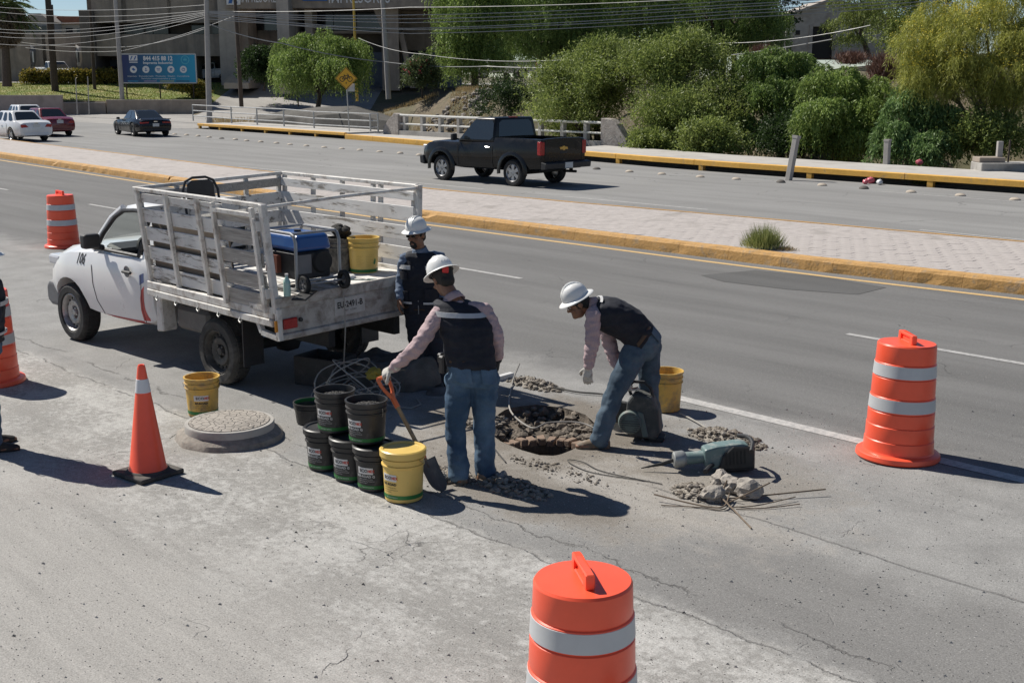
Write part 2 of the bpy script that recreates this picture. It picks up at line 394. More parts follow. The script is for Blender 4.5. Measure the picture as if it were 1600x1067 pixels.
# ---------------------------------------------------------------- the hole outline
HOLE_PX = [(768, 668), (776, 650), (798, 637), (838, 632), (880, 637), (915, 648), (930, 662), (926, 680), (908, 692), (893, 703), (870, 711), (843, 711), (815, 703), (795, 694), (775, 684)]
HOLE = []
for i in range(len(HOLE_PX)):
    a = G(*HOLE_PX[i]); b = G(*HOLE_PX[(i+1) % len(HOLE_PX)])
    for k in range(4):
        p = a.lerp(b, k/4); p += Vector((random.uniform(-.018, .018), random.uniform(-.018, .018), 0)) if k else Vector(); HOLE.append(p)
HC = sum(HOLE, Vector())/len(HOLE)
def near_road():
    xs = [-150, -130, -110, -95, -80, -70, -62, -55, -48.6, -42, -36.8, -32, -28, -24, -20.6, -16, -11, -7.5, -4, 0, 6, 12, 25, 40]
    outer = [Vector((x, near_e(x)+.02, 0)) for x in xs]+[Vector((40, -40, 0)), Vector((-150, -40, 0))]
    bm = bmesh.new()
    def loop(pts):
        vs = [bm.verts.new(p) for p in pts]; return [bm.edges.new((vs[i], vs[(i+1) % len(vs)])) for i in range(len(vs))]
    es = loop(outer)+loop(HOLE)
    bmesh.ops.triangle_fill(bm, use_beauty=True, use_dissolve=False, edges=es)
    for f in list(bm.faces):                                   # keep the dig open
        c = f.calc_center_median()
        if all(any((v.co-h).length < 1e-5 for h in HOLE) for v in f.verts): bm.faces.remove(f)
    for f in bm.faces:
        if f.normal.z < 0: f.normal_flip()
    me = bpy.data.meshes.new('near_road'); bm.to_mesh(me); bm.free()
    return tag(link_mesh('near_road', me, M_near), kind='structure')
near_road()
def strip(name, mat, f0, f1, xs, z, parent=None, kind='structure'):
    vs = [(x, f0(x), z) for x in xs]+[(x, f1(x), z) for x in xs]; n = len(xs)
    o = sheet(name, mat, vs, [(i, i+1, n+i+1, n+i) for i in range(n-1)], parent)
    return tag(o, kind=kind) if kind else o
XS = [-150+2.5*i for i in range(77)]
strip('far_road', M_far, lambda x: far_e(x)-.05, lambda x: side_e(x)-.12, XS, 0.0)
# side street and yard apron beyond the far kerb (left)
sheet('side_street', M_side, [(-150, 38, .008), (-68.2, side_e(-68.2)-.9, .008), (-68.5, 42, .008), (-70, 60, .008), (-66, 80, .008), (-150, 84, .008)], [(0, 1, 2, 3, 4, 5)])['kind'] = 'structure'
# ---------------------------------------------------------------- painted lines, patch
def line(name, mat, f, x0, x1, w, z=.004, n=14):
    xs = [x0+(x1-x0)*i/n for i in range(n+1)]
    return strip(name, mat, lambda x: f(x)-w/2, lambda x: f(x)+w/2, xs, z)
line('edge_line', M_white, lambda x: 9.19, -7.45, 12, .15)
for a, b in ((-29.2, -27.3), (-15.9, -13.6), (-7.8, -4.6), (-36.5, -34.5), (-22.4, -20.6)): line('lane_dash', M_dash, lambda x: 13.1+.012*max(0, -x-20), a, b, .1)
line('yellow_line', M_yel, lambda x: near_e(x)-.42, -130, 30, .12, n=60)
line('far_yellow_line', M_yel, lambda x: far_e(x)+.28, -110, 30, .10, n=60)
for a, b in ((-29.5, -25.5), (-22.5, -17.8), (-12.4, -8.6), (-38, -34)): line('far_lane_dash', M_dash, lambda x: 23.4-.03*max(0, -x-16), a, b, .11)
line('far_edge_line', M_dash, lambda x: side_e(x)-2.3, -17.5, 20, .1)
pp = [G(1095, 430, .004), G(1180, 422, .004), G(1290, 433, .004), G(1385, 449, .004), G(1340, 460, .004), G(1230, 452, .004), G(1130, 440, .004)]
sheet('asphalt_patch', M_patch, pp, [tuple(range(len(pp)))])['kind'] = 'structure'
# ---------------------------------------------------------------- median with kerb blocks and pavers
med = strip('median', M_paver, lambda x: near_e(x)+.1, lambda x: far_e(x)-.02, XS, .175)
def kerb_block(x0, x1, side, seed):
    r = random.Random(seed); mb = MB(); n = 4
    R = []
    for i in range(n+1):
        x = x0+.0025+(x1-x0-.005)*i/n; e = near_e(x) if side == 0 else far_e(x)
        s_ = 1 if side == 0 else -1
        ch = .02*noise.noise(Vector((x*3.1, 7*side, 1))); cz = .013*noise.noise(Vector((x*2.3, 3, side)))
        h = .205 if side == 0 else .187; wd = .24 if side == 0 else .12
        dmg = .035 if r.random() < .03 else 0
        R.append([Vector((x, e-s_*(.03+ch*.4), -.05)), Vector((x, e-s_*(.015-ch), h*.35)), Vector((x, e+s_*(.0+ch+dmg), h-.045-dmg)), Vector((x, e+s_*(.035+dmg), h+cz-dmg*.5)), Vector((x, e+s_*wd, h+cz*.5)), Vector((x, e+s_*wd, -.05))])
    mb.rings(R, smooth=False); return mb.build('kerb_block', M_kerb, med)
x = -120.0; k = 0
while x < 14:
    L = (4.0 if x < -50 else 1.0+random.uniform(-.1, .35)); kerb_block(x, x+L, 0, k); k += 1; x += L
x = -110.0
while x < 14:
    kerb_block(x, x+4, 1, k); k += 1; x += 4
def hex_pts(cx, cy, s, z, jit):
    return [Vector((cx+s*1.08*math.cos(PI/6+PI/3*i), cy+s*math.sin(PI/6+PI/3*i), z)) for i in range(6)]
pvs = []
s_ = .15; dx = s_*1.08*math.sqrt(3); dy = s_*1.5; j = 0
yy = 16.9
while yy < 23:
    xx = -34+(dx/2 if j % 2 else 0)
    while xx < 1:
        if near_e(xx)+.26+s_ < yy < far_e(xx)-.14-s_: pvs.append((xx, yy))
        xx += dx
    yy += dy; j += 1
vis = []
for p in pvs:
    X, D = XD((p[0], p[1])); px = 800+F*X/D
    if px < 1640: vis.append((math.hypot(X, D), p))
vis.sort(); mshare = []
for q in range(6):
    mb = MB(); a = hex_pts(0, 0, s_*.992, 0, 0); b = hex_pts(0, 0, s_*.972, .0022+.0006*q, 0); tl = random.Random(q)
    b = [v+Vector((0, 0, tl.uniform(-.002, .002))) for v in b]
    mb.rings([a, b], smooth=False); me = mb.mesh('paver'); me.materials.append(M_paver); mshare.append(me)
for d, p in vis[:300]:
    o = bpy.data.objects.new('paver', mshare[random.randrange(6)]); COL.objects.link(o); o.parent = med; o.location = (p[0], p[1], .1765); o.rotation_euler = (random.uniform(-.006, .006), random.uniform(-.006, .006), 0)
mb = MB()
for d, p in vis[300:]:
    z0 = .1765; c = Vector((p[0], p[1], z0)); h = .002+random.uniform(0, .002)
    mb.rings([[v+c for v in hex_pts(0, 0, s_*.992, 0, 0)], [v+c+Vector((0, 0, h)) for v in hex_pts(0, 0, s_*.972, 0, 0)]], smooth=False)
tag(mb.build('paver_field', M_paver, med), kind='stuff')
# ---------------------------------------------------------------- far sidewalk on short posts, orange edge beam
fs = empty('far_sidewalk'); tag(fs, kind='structure')
def slab(x0, x1, z0, z1, nm='slab', n=10, inner=None):
    R = []
    for i in range(n+1):
        x = x0+(x1-x0)*i/n; a, b = side_e(x)+.16, (inner or inn_e)(x)
        R.append([Vector((x, a, z0)), Vector((x, a, z1)), Vector((x, b, z1)), Vector((x, b, z0))])
    mb = MB(); mb.rings(R, smooth=False); return mb.build(nm, M_walk, fs)
slab(-34, 40, .16, .34); slab(-51.5, -34.02, -.3, .22); slab(-68, -51.52, .16, .30)
M_cw = pm('gap_shade_dark', (.12, .11, .10), .95, var=.2, vs=2)  # unseen dark wall, added so the gap under the slab reads black
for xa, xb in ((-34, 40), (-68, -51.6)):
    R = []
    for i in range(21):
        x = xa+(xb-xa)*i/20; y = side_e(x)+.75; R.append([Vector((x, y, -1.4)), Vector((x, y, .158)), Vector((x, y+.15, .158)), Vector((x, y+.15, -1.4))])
    MB().rings(R, smooth=False).build('gap_shade_wall', M_cw, fs)
def beam(x0, x1, z0, z1):
    R = []
    for i in range(5):
        x = x0+(x1-x0)*i/4; a = side_e(x); w = .008*noise.noise(Vector((x*2, 0, 0)))
        R.append([Vector((x, a-w, z0)), Vector((x, a+w, z1-.02)), Vector((x, a+.025, z1)), Vector((x, a+.158, z1)), Vector((x, a+.158, z0))])
    mb = MB(); mb.rings(R, smooth=False); mb.build('edge_beam', M_kerb2, fs)
x = -34.0
while x < 36: beam(x, x+3.98, .17, .345); x += 4
x = -68.0
while x < -52: beam(x, x+4.1, .165, .31); x += 4.12
x = -51.5
while x < -34.2: beam(x, x+2.88, -.05, .235); x += 2.9
for x in [-33.8, -29.9, -25.7, -21.3, -17.2, -13, -9]: MB().b2((x-.09, side_e(x)+.01, -.6), (x+.09, side_e(x)+.15, .168)).build('post', M_kerb2, fs)
for x in [-67.8, -65.2, -62.5, -59.8, -57.1, -54.4]: MB().b2((x-.08, side_e(x)+.01, -.6), (x+.08, side_e(x)+.15, .162)).build('post', M_kerb2, fs)
# ---------------------------------------------------------------- terrain: ravine behind the sidewalk, bank, plateau and hill
def sst(a, b, x):
    t_ = min(1, max(0, (x-a)/(b-a))); return t_*t_*(3-2*t_)
def terr(X, D):
    p = W(X, D); u, v = p.x, p.y
    if v < side_e(u)+.3: return -1.3
    s = v-inn_e(u)
    w = sst(-72, -60, u)
    rav = -1.3 if s < 0 else -1.3-1.5*sst(0, 2.5, s)
    crest = 2.3+4.0*sst(85, 150, D)*sst(-5, 20, X)+1.5*sst(150, 400, D)
    rise = sst(5.5, 11.5, s+.8*noise.noise(Vector((u*.2, v*.2, 0))))
    zr = rav*(1-rise)+crest*rise
    lawn_z = -.06 if D < 104.6 else 1.1+1.4*sst(104.6, 119, D)+1.5*sst(150, 400, D)
    drv = -.06+2.45*sst(99, 121, D)
    k = sst(-27, -25.5, X)                      # driveway right of the lawn
    zl = lawn_z*(1-k)+drv*k
    z = zl*(1-w)+zr*w
    return z+.12*noise.noise(Vector((u*.35, v*.35, 2)))*(1 if w > .5 else .12)
Xs = sorted(set(list(np.arange(-75, 60, 1.0))+list(np.arange(-900, -75, 55))+list(np.arange(60, 900, 55))))
Ds = sorted(set(list(np.arange(20, 130, 1.0))+[104.55, 104.65]+list(np.arange(130, 200, 5))+list(np.arange(200, 1500, 100))+[-40, 0]))
vs = [W(X, D, terr(X, D)) for D in Ds for X in Xs]; nx = len(Xs)
fcs = []; lawn_idx = []
for j in range(len(Ds)-1):
    for i in range(nx-1):
        fcs.append((j*nx+i, j*nx+i+1, (j+1)*nx+i+1, (j+1)*nx+i))
        lawn_idx.append(1 if (Ds[j] >= 104.6 and Ds[j] < 124 and Xs[i] < -26.3) else (2 if (Ds[j] > 98 and -26.3 <= Xs[i] < -12 and Ds[j] < 135) or (Ds[j] >= 119 and Ds[j] < 140 and Xs[i] < 10) or (84 < Ds[j] < 112 and -4 < Xs[i] < 13) else 0))
ter = sheet('ground', [M_ter, M_lawn, M_side], vs, fcs); ter['kind'] = 'structure'
ter.data.polygons.foreach_set('material_index', lawn_idx); ter.data.polygons.foreach_set('use_smooth', [True]*len(fcs))
# ================================================================ vegetation
def leaf_mat(name, dark, light, trans=.3, ns=.9):
    t = NT(name); g = t.n('ShaderNodeNewGeometry'); r = g.outputs['Random Per Island']
    c = t.mix(r, dark, light); c = t.scalecol(c, t.ramp(t.noise(ns, 3), .3, .7, .75, 1.25))
    t.out(c, .55, 0, None, Specular_IOR_Level=.3)
    tr = t.n('ShaderNodeBsdfTranslucent'); t.l(t.scalecol(c, t.ramp(r, 0, 1, 1.2, 1.4)), tr.inputs[0])
    mx = t.n('ShaderNodeMixShader'); mx.inputs[0].default_value = trans
    t.l(t.b.outputs[0], mx.inputs[1]); t.l(tr.outputs[0], mx.inputs[2]); t.l(mx.outputs[0], t.t.nodes['Material Output'].inputs[0]); return t.m
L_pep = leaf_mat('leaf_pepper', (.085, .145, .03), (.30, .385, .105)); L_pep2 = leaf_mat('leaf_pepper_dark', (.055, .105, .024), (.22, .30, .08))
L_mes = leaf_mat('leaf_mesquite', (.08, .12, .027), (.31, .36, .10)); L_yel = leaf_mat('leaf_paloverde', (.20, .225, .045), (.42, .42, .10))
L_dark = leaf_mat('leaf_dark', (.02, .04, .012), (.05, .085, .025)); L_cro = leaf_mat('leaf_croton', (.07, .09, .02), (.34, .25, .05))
L_dry = leaf_mat('dry_grass', (.22, .16, .08), (.38, .29, .15)); L_grass = leaf_mat('grass_blades', (.14, .18, .05), (.32, .33, .13)); L_ole = leaf_mat('leaf_oleander', (.06, .09, .03), (.12, .15, .06))
L_flower = leaf_mat('flower_yellow', (.52, .42, .05), (.66, .55, .08), .2); L_pink = leaf_mat('flower_pink', (.5, .06, .1), (.6, .12, .16), .2); L_red = leaf_mat('twig_red', (.12, .06, .045), (.2, .115, .085), .1); L_palm = leaf_mat('leaf_palm', (.05, .08, .02), (.11, .14, .04)); L_skirt = leaf_mat('palm_skirt', (.10, .075, .05), (.19, .15, .10), .1)
M_bark = pm('bark', (.085, .065, .05), .95, var=.3, vs=8, bump=.7, bs=30); M_barkl = pm('bark_grey', (.16, .135, .11), .95, var=.3, vs=8, bump=.7, bs=30)
def quads_mesh(name, A, mats, parent, mi=None):
    """A: (n,4,3) array of leaf corners"""
    n = len(A); me = bpy.data.meshes.new(name); me.vertices.add(n*4); me.loops.add(n*4); me.polygons.add(n)
    me.vertices.foreach_set('co', A.reshape(-1).astype(np.float32)); me.loops.foreach_set('vertex_index', np.arange(n*4, dtype=np.int32))
    me.polygons.foreach_set('loop_start', np.arange(0, n*4, 4, dtype=np.int32)); me.polygons.foreach_set('loop_total', np.full(n, 4, dtype=np.int32))
    if mi is not None: me.polygons.foreach_set('material_index', mi.astype(np.int32))
    me.update(calc_edges=True); return link_mesh(name, me, mats, parent)
def unit(a): return a/np.maximum(np.linalg.norm(a, axis=1, keepdims=True), 1e-9)
def leafq(p, d, w): return np.stack([p, p+d*.45+w, p+d, p+d*.45-w], axis=1)
def rsph(n): return unit(RNG.normal(size=(n, 3)))
def pick(lobes, n):
    L = np.array([[*c, *r] for c, r in lobes]); a = (L[:, 3]*L[:, 4]+L[:, 4]*L[:, 5]+L[:, 3]*L[:, 5]); i = RNG.choice(len(L), n, p=a/a.sum())
    return L[i, :3], L[i, 3:]
def weeping(lobes, ns, per=11, Lr=(.5, 1.5), fl=.2, fw=.03, step=.085):
    c, r = pick(lobes, ns); d = rsph(ns); d[:, 2] = np.where(d[:, 2] < -.35, -d[:, 2], d[:, 2]); d = unit(d)
    k = 1-np.abs(RNG.normal(0, .16, (ns, 1))); p0 = c+d*r*k
    out = unit(d*np.array([1, 1, .15])+RNG.normal(0, .25, (ns, 3))); L = RNG.uniform(*Lr, (ns, 1))
    Q = []
    for j in range(per):
        s = (j+RNG.random((ns, 1)))/per*L
        p = p0+out*(.35*(1-np.exp(-s*1.8)))+np.array([0, 0, 1.0])*(.12*np.minimum(s*3, 1)-s)+RNG.normal(0, .015, (ns, 3))
        dd = unit(out*.5*RNG.choice([-1, 1], (ns, 1))*.9+rsph(ns)*.55+np.array([0, 0, -.75]))*RNG.uniform(.6, 1.2, (ns, 1))*fl
        w = unit(np.cross(dd, rsph(ns)))*fw*RNG.uniform(.7, 1.3, (ns, 1)); Q.append(leafq(p, dd, w))
    return np.concatenate(Q)
def bushy(lobes, nc, per=30, cr=.28, fl=.11, fw=.03, up=.25):
    c, r = pick(lobes, nc); d = rsph(nc); d[:, 2] = np.where(d[:, 2] < -.5, -d[:, 2], d[:, 2])
    k = 1-np.abs(RNG.normal(0, .2, (nc, 1)))+.08*RNG.random((nc, 1)); cc = c+d*r*k; out = unit(d+np.array([0, 0, up*2.2])+RNG.normal(0, .35, (nc, 3)))
    n = nc*per; ci = np.repeat(np.arange(nc), per); s = RNG.uniform(-.3, 1, (n, 1))
    p = cc[ci]+out[ci]*s*cr*2.3+RNG.normal(0, 1, (n, 3))*cr*.27; dd = unit(out[ci]*.6+rsph(n))*fl*RNG.uniform(.6, 1.3, (n, 1)); w = unit(np.cross(dd, rsph(n)))*fw
    return leafq(p, dd, w)
def trunk(parent, base, lobes, r0, mat, fork=.45, sub=2):
    mb = MB(); base = Vector(base); top = sum((Vector(c) for c, r in lobes), Vector())/len(lobes); fk = base.lerp(top, fork)+Vector((random.uniform(-.2, .2), random.uniform(-.2, .2), 0))
    mb.loft_tube([base-Vector((0, 0, .3)), base.lerp(fk, .5)+Vector((random.uniform(-.1, .1), random.uniform(-.1, .1), 0)), fk], [r0*1.25, r0*.95, r0*.75], 8)
    for c, r in lobes:
        c = Vector(c); m = fk.lerp(c, .55)+Vector((0, 0, .12*(c-fk).length)); mb.loft_tube([fk-Vector((0, 0, .1)), m, c], [r0*.55, r0*.34, r0*.14], 6)
        for q in range(sub+1):
            e = c+Vector((random.uniform(-1, 1)*r[0], random.uniform(-1, 1)*r[1], random.uniform(-.1, .9)*r[2]))*.8; mb.loft_tube([m, m.lerp(e, .6)+Vector((0, 0, .15)), e], [r0*.3, r0*.16, r0*.05], 5)
    return mb.build('trunk', mat, parent)
def sublobes(lobes, m=11):
    out = []
    for c, r in lobes:
        out.append((c, tuple(q*.6 for q in r)))
        for k in range(m):
            d = rsph(1)[0]; d[2] = abs(d[2])*.95-.25; f_ = random.uniform(.6, 1.12); s_ = random.uniform(.2, .42); out.append((tuple(np.array(c)+d*np.array(r)*f_), tuple(q*s_*g for q, g in zip(r, (1, 1, .85)))))
    return out
def tree(name, label, cat, base, lobes, kind, mat, n, r0=.16, group=None, bark=None, fork=.45, **kw):
    e = empty(name, base, 0, label, cat, group); b = Vector(base)
    loc = [((Vector(c)-b), r) for c, r in lobes]
    trunk(e, (0, 0, 0), [(tuple(c), r) for c, r in loc], r0, bark or M_bark, fork)
    ll = sublobes([(tuple(c), r) for c, r in loc]) if len(lobes) > 3 else [(tuple(c), r) for c, r in loc]
    A = weeping(ll, n, **kw) if kind == 'weep' else bushy(ll, n, **kw)
    quads_mesh('crown', A, mat, e); return e
def lobes_px(items, zs=1.0):
    """items: (px, py, D, half-width px, half-height px[, depth m]) -> world ellipsoids"""
    out = []
    for it in items:
        px, py, D, hw, hh = it[:5]; m = D/F*(1.12 if hw > 20 else 1); r = hw*m; out.append((tuple(AT(px, py, D)), (r, r, hh*m*zs)))
    return out
def gz(px, D):
    dx, f, u = ray(px, 300); X = (px-800)/F*D*1.0; return W(X, D, terr(X, D))
M_flowerlist = None
# --- weeping tree beside the railing
tree('pepper_tree', 'round weeping pepper tree standing alone before the concrete building', 'tree', gz(500, 88)+Vector((0, 0, -.1)), lobes_px([(478, 85, 88, 42, 38), (530, 82, 88, 42, 38), (505, 105, 87, 55, 34), (470, 110, 88, 32, 30), (545, 108, 88, 28, 32), (505, 68, 88.5, 38, 26)]), 'weep', L_pep, 5200, .2, Lr=(.6, 2.2), per=12)
# --- tall dark weeping trees behind the bridge
g_ = 'tall weeping trees behind the bridge'
tree('pepper_tree', 'tall bright weeping pepper tree behind the bridge beside the grey wall panels', 'tree', gz(742, 86), lobes_px([(720, 40, 85, 48, 60), (765, 30, 86, 52, 60), (715, 85, 85, 36, 42), (750, 85, 85, 40, 36), (742, -30, 86, 60, 50), (700, 10, 86, 30, 40)]), 'weep', L_pep, 6500, .28, g_, Lr=(.6, 2.2), per=12)
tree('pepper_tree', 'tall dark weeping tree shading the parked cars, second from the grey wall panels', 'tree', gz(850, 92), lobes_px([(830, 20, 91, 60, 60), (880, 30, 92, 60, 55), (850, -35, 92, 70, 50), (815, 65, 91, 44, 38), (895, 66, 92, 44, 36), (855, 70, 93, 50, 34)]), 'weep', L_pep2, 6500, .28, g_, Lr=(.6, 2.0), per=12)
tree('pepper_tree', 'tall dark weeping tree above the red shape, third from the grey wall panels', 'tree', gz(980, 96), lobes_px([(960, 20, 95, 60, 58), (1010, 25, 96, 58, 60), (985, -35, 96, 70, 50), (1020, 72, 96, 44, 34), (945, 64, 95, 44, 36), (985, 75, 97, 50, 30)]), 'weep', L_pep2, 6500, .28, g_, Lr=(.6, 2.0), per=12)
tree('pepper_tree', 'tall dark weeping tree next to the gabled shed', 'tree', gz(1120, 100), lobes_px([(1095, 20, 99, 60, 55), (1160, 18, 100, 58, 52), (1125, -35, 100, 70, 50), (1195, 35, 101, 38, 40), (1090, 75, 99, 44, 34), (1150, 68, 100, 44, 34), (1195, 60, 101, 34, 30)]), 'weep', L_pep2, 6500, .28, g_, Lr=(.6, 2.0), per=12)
for i, (px, lab) in enumerate(((790, 'dark crown added for shade behind the silver pickup'), (920, 'dark crown added for shade between the second and third tall weeping trees'), (1060, 'dark crown added for shade behind the third tall weeping tree'), (1140, 'dark crown added for shade behind the fourth tall weeping tree'))):
    D = 112+i*3; tree('tree', lab, 'tree', gz(px, D), lobes_px([(px-40, 30, D, 50, 60), (px+40, 25, D, 50, 60), (px, 75, D, 70, 32), (px, -20, D, 70, 50)]), 'bush', L_dark, 900, .3, 'dark crowns added for shade in the back row', per=26, cr=.6, fl=.4, fw=.09)  # added row of very dark crowns standing in for shade behind the tall trees
# --- ravine growth behind the sidewalk
tree('mesquite_tree', 'olive green bushy tree rising beside the bridge end block', 'tree', gz(930, 55), lobes_px([(900, 140, 55, 50, 45), (945, 120, 56, 50, 42), (880, 180, 54, 44, 32), (930, 172, 56, 46, 36), (895, 205, 56, 34, 22), (970, 105, 56, 34, 30)]), 'bush', L_mes, 2300, .16, per=26, cr=.34, fl=.15, fw=.022)
tree('mesquite_tree', 'large olive bushy tree with upright sprigs behind the sidewalk beam', 'tree', gz(1065, 52), lobes_px([(1030, 135, 53, 54, 48), (1085, 120, 54, 50, 48), (1050, 190, 51, 56, 46), (1110, 180, 52, 44, 50), (1065, 90, 54, 30, 26), (1025, 200, 51, 34, 38), (1085, 225, 50, 50, 24)]), 'bush', L_mes, 2600, .16, per=26, cr=.36, fl=.15, fw=.022)
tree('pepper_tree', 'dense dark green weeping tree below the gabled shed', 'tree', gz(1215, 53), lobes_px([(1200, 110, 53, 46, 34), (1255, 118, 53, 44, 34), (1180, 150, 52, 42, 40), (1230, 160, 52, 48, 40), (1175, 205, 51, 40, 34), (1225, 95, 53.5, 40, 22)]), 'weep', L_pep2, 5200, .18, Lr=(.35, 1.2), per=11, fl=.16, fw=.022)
tree('pepper_tree', 'rounded mid green weeping tree between the leaning posts', 'tree', gz(1320, 48), lobes_px([(1300, 130, 48, 40, 32), (1345, 145, 48, 44, 34), (1285, 170, 47, 42, 32), (1330, 190, 47, 54, 36), (1270, 200, 46.5, 30, 26), (1350, 215, 46.5, 36, 26)]), 'weep', L_pep, 5200, .18, Lr=(.35, 1.2), per=11, fl=.16, fw=.022)
tree('pepper_tree', 'bright green drooping sapling at the sidewalk edge under the yellow flowering tree', 'tree', gz(1425, 44), lobes_px([(1415, 160, 44.5, 34, 34), (1450, 185, 44, 34, 32), (1400, 205, 43.5, 26, 28), (1470, 215, 43.5, 40, 24), (1425, 225, 43, 40, 20)]), 'weep', leaf_mat('leaf_sapling', (.09, .155, .05), (.20, .30, .10)), 3600, .1, Lr=(.35, 1.1), per=10, fl=.18, fw=.025)
for (px, py, D, hw, hh, lab) in ((1110, 232, 47, 40, 26, 'low leafy shrub in front of the olive bushy trees'), (1240, 225, 48, 40, 26, 'low dark shrub under the dense weeping tree'), (1540, 225, 43, 60, 26, 'tangled low shrub behind the grey block wall'), (800, 165, 66, 50, 26, 'dark scrub in the ravine behind the black pickup'), (1020, 236, 49, 30, 13, 'low shrub spilling past the bridge end block')):
    tree('shrub', lab, 'shrub', gz(px, D), lobes_px([(px-hw*.4, py, D, hw*.6, hh), (px+hw*.4, py+3, D, hw*.6, hh*.9), (px, py-hh*.4, D+.5, hw*.5, hh*.7)]), 'bush', L_mes if px in (1110, 1540, 1020) else L_dark, 420, .05, per=26, cr=.26, fl=.13, fw=.028)
# --- yellow flowering palo verde
pv = empty('palo_verde_tree', gz(1560, 44), 0, 'yellow flowering fine leaved tree at the end of the sidewalk', 'tree')
pb = pv.location; pl = [(tuple(Vector(c)-pb), tuple(q*.95 for q in r)) for c, r in lobes_px([(1470, 75, 44.5, 54, 46), (1540, 50, 45, 70, 50), (1600, 80, 45, 60, 60), (1450, 130, 44, 46, 40), (1520, 135, 44, 62, 46), (1590, 150, 44, 50, 40), (1490, 30, 45.5, 50, 34), (1490, 105, 44.3, 60, 40), (1560, 105, 44.3, 60, 44), (1430, 100, 44.6, 34, 34), (1570, 0, 46, 60, 40), (1640, 60, 46, 50, 80)])]
trunk(pv, (0, 0, 0), pl, .13, M_barkl, .35, 3)
pls = sublobes(pl, 7)
A1 = weeping(pls, 9000, per=12, Lr=(.35, 1.2), fl=.2, fw=.0095); A2 = bushy(pls, 1300, per=7, cr=.2, fl=.045, fw=.022)
o = quads_mesh('crown', A1, L_yel, pv); quads_mesh('blossom', A2, L_flower, pv)
# --- trees by the shed, dry red scrub
tree('tree', 'thin tree with dark trunk in front of the gabled shed', 'tree', AT(1358, 84, 112), lobes_px([(1325, 40, 112, 34, 26), (1355, 18, 112, 36, 26), (1320, 62, 112, 22, 16), (1345, 0, 112, 30, 20)]), 'weep', L_mes, 1300, .22, Lr=(.4, 1.2), fork=.5)
tree('tree', 'hazy green tree crown beyond the shed on the hill', 'tree', AT(1420, 90, 120), lobes_px([(1400, 40, 120, 40, 40), (1440, 30, 120, 44, 44), (1425, 70, 118, 40, 30)]), 'bush', L_mes, 800, .2, per=24, cr=.5, fl=.3, fw=.05)
for (px, py, D, hw, hh, lab) in ((1380, 105, 70, 36, 26, 'dry reddish bare shrub on the bank below the shed'), (1190, 85, 85, 30, 18, 'dry reddish scrub left of the shed door'), (1330, 90, 90, 40, 12, 'dry reddish scrub along the foot of the shed')):
    e = empty('dry_shrub', AT(px, py+hh, D), 0, lab, 'shrub'); n = 2600; b = RNG.normal(0, .25, (n, 3))*np.array([hw, hw, 4])*D/F
    d = unit(RNG.normal(0, .45, (n, 3))+np.array([0, 0, 1]))*RNG.uniform(.3, 1, (n, 1))*hh*2*D/F*.55; b[:, 2] = RNG.random(n)*hh*1.1*D/F
    quads_mesh('twigs', leafq(b, d, unit(np.cross(d, rsph(n)))*.018), L_red, e)
# --- shrubs left
tree('shrub', 'dark clipped round shrub beside the building steps', 'shrub', AT(412, 137, 107), lobes_px([(405, 112, 107, 24, 24), (425, 116, 107, 18, 22), (412, 98, 107.5, 18, 14)]), 'bush', L_dark, 900, .1, per=26, cr=.3, fl=.2, fw=.05)
ol = tree('oleander_shrub', 'pink flowering oleander shrub on the bank by the pole', 'shrub', AT(660, 147, 82), lobes_px([(652, 122, 82, 16, 20), (668, 126, 82, 14, 20), (660, 110, 82, 12, 14)]), 'bush', L_ole, 420, .06, per=22, cr=.26, fl=.2, fw=.03)
lo = [(tuple(Vector(c)-ol.location), r) for c, r in lobes_px([(652, 114, 82, 17, 15), (664, 112, 82, 15, 14)])]
quads_mesh('blossom', bushy(lo, 55, per=8, cr=.1, fl=.12, fw=.06), L_pink, ol)
hx = [44+9.2*i for i in range(16)]
for i, px in enumerate(hx):
    D = 117; tree('croton_bush', 'yellow leaved croton bush in the hedge along the lawn', 'bush', AT(px, 132, D), lobes_px([(px, 124, D, 6.5, 7.5)]), 'bush', L_cro, 90, .03, 'yellow croton hedge behind the lawn', per=20, cr=.22, fl=.2, fw=.06)
for px, py in ((272, 131), (285, 134), (298, 138), (308, 144), (315, 150)):
    D = 108; tree('croton_bush', 'yellow leaved croton bush at the lawn corner by the driveway', 'bush', AT(px, py+8, D), lobes_px([(px, py, D, 8, 10)]), 'bush', L_cro, 110, .03, 'croton bushes at the lawn corner', per=20, cr=.22, fl=.2, fw=.06)
# --- palm
pt = AT(11, 132, 108); pe = empty('palm_tree', pt, 0, 'palm tree with a hanging skirt of dead fronds beside the lawn', 'tree'); R_ = F/108
top = AT(6, 8, 108)-pt; MB().loft_tube([(0, 0, -.2), top*.35, top*.7, top], [.42, .34, .3, .28], 10).build('trunk', M_bark, pe)
n = 5000; a = RNG.random(n)*2*PI; q = RNG.random(n); h = top.z*(.52+.46*q); rr = (.5+1.1*np.sin(q*PI*.75)**.8)*RNG.uniform(.5, 1.1, n)
p = np.stack([np.cos(a)*rr+top.x*h/top.z, np.sin(a)*rr+top.y*h/top.z, h], 1); d = unit(np.stack([np.cos(a)*.35, np.sin(a)*.35, -np.ones(n)], 1)+RNG.normal(0, .2, (n, 3)))*.55
quads_mesh('dead_fronds', leafq(p, d, unit(np.cross(d, rsph(n)))*.05), L_skirt, pe)
Q = []
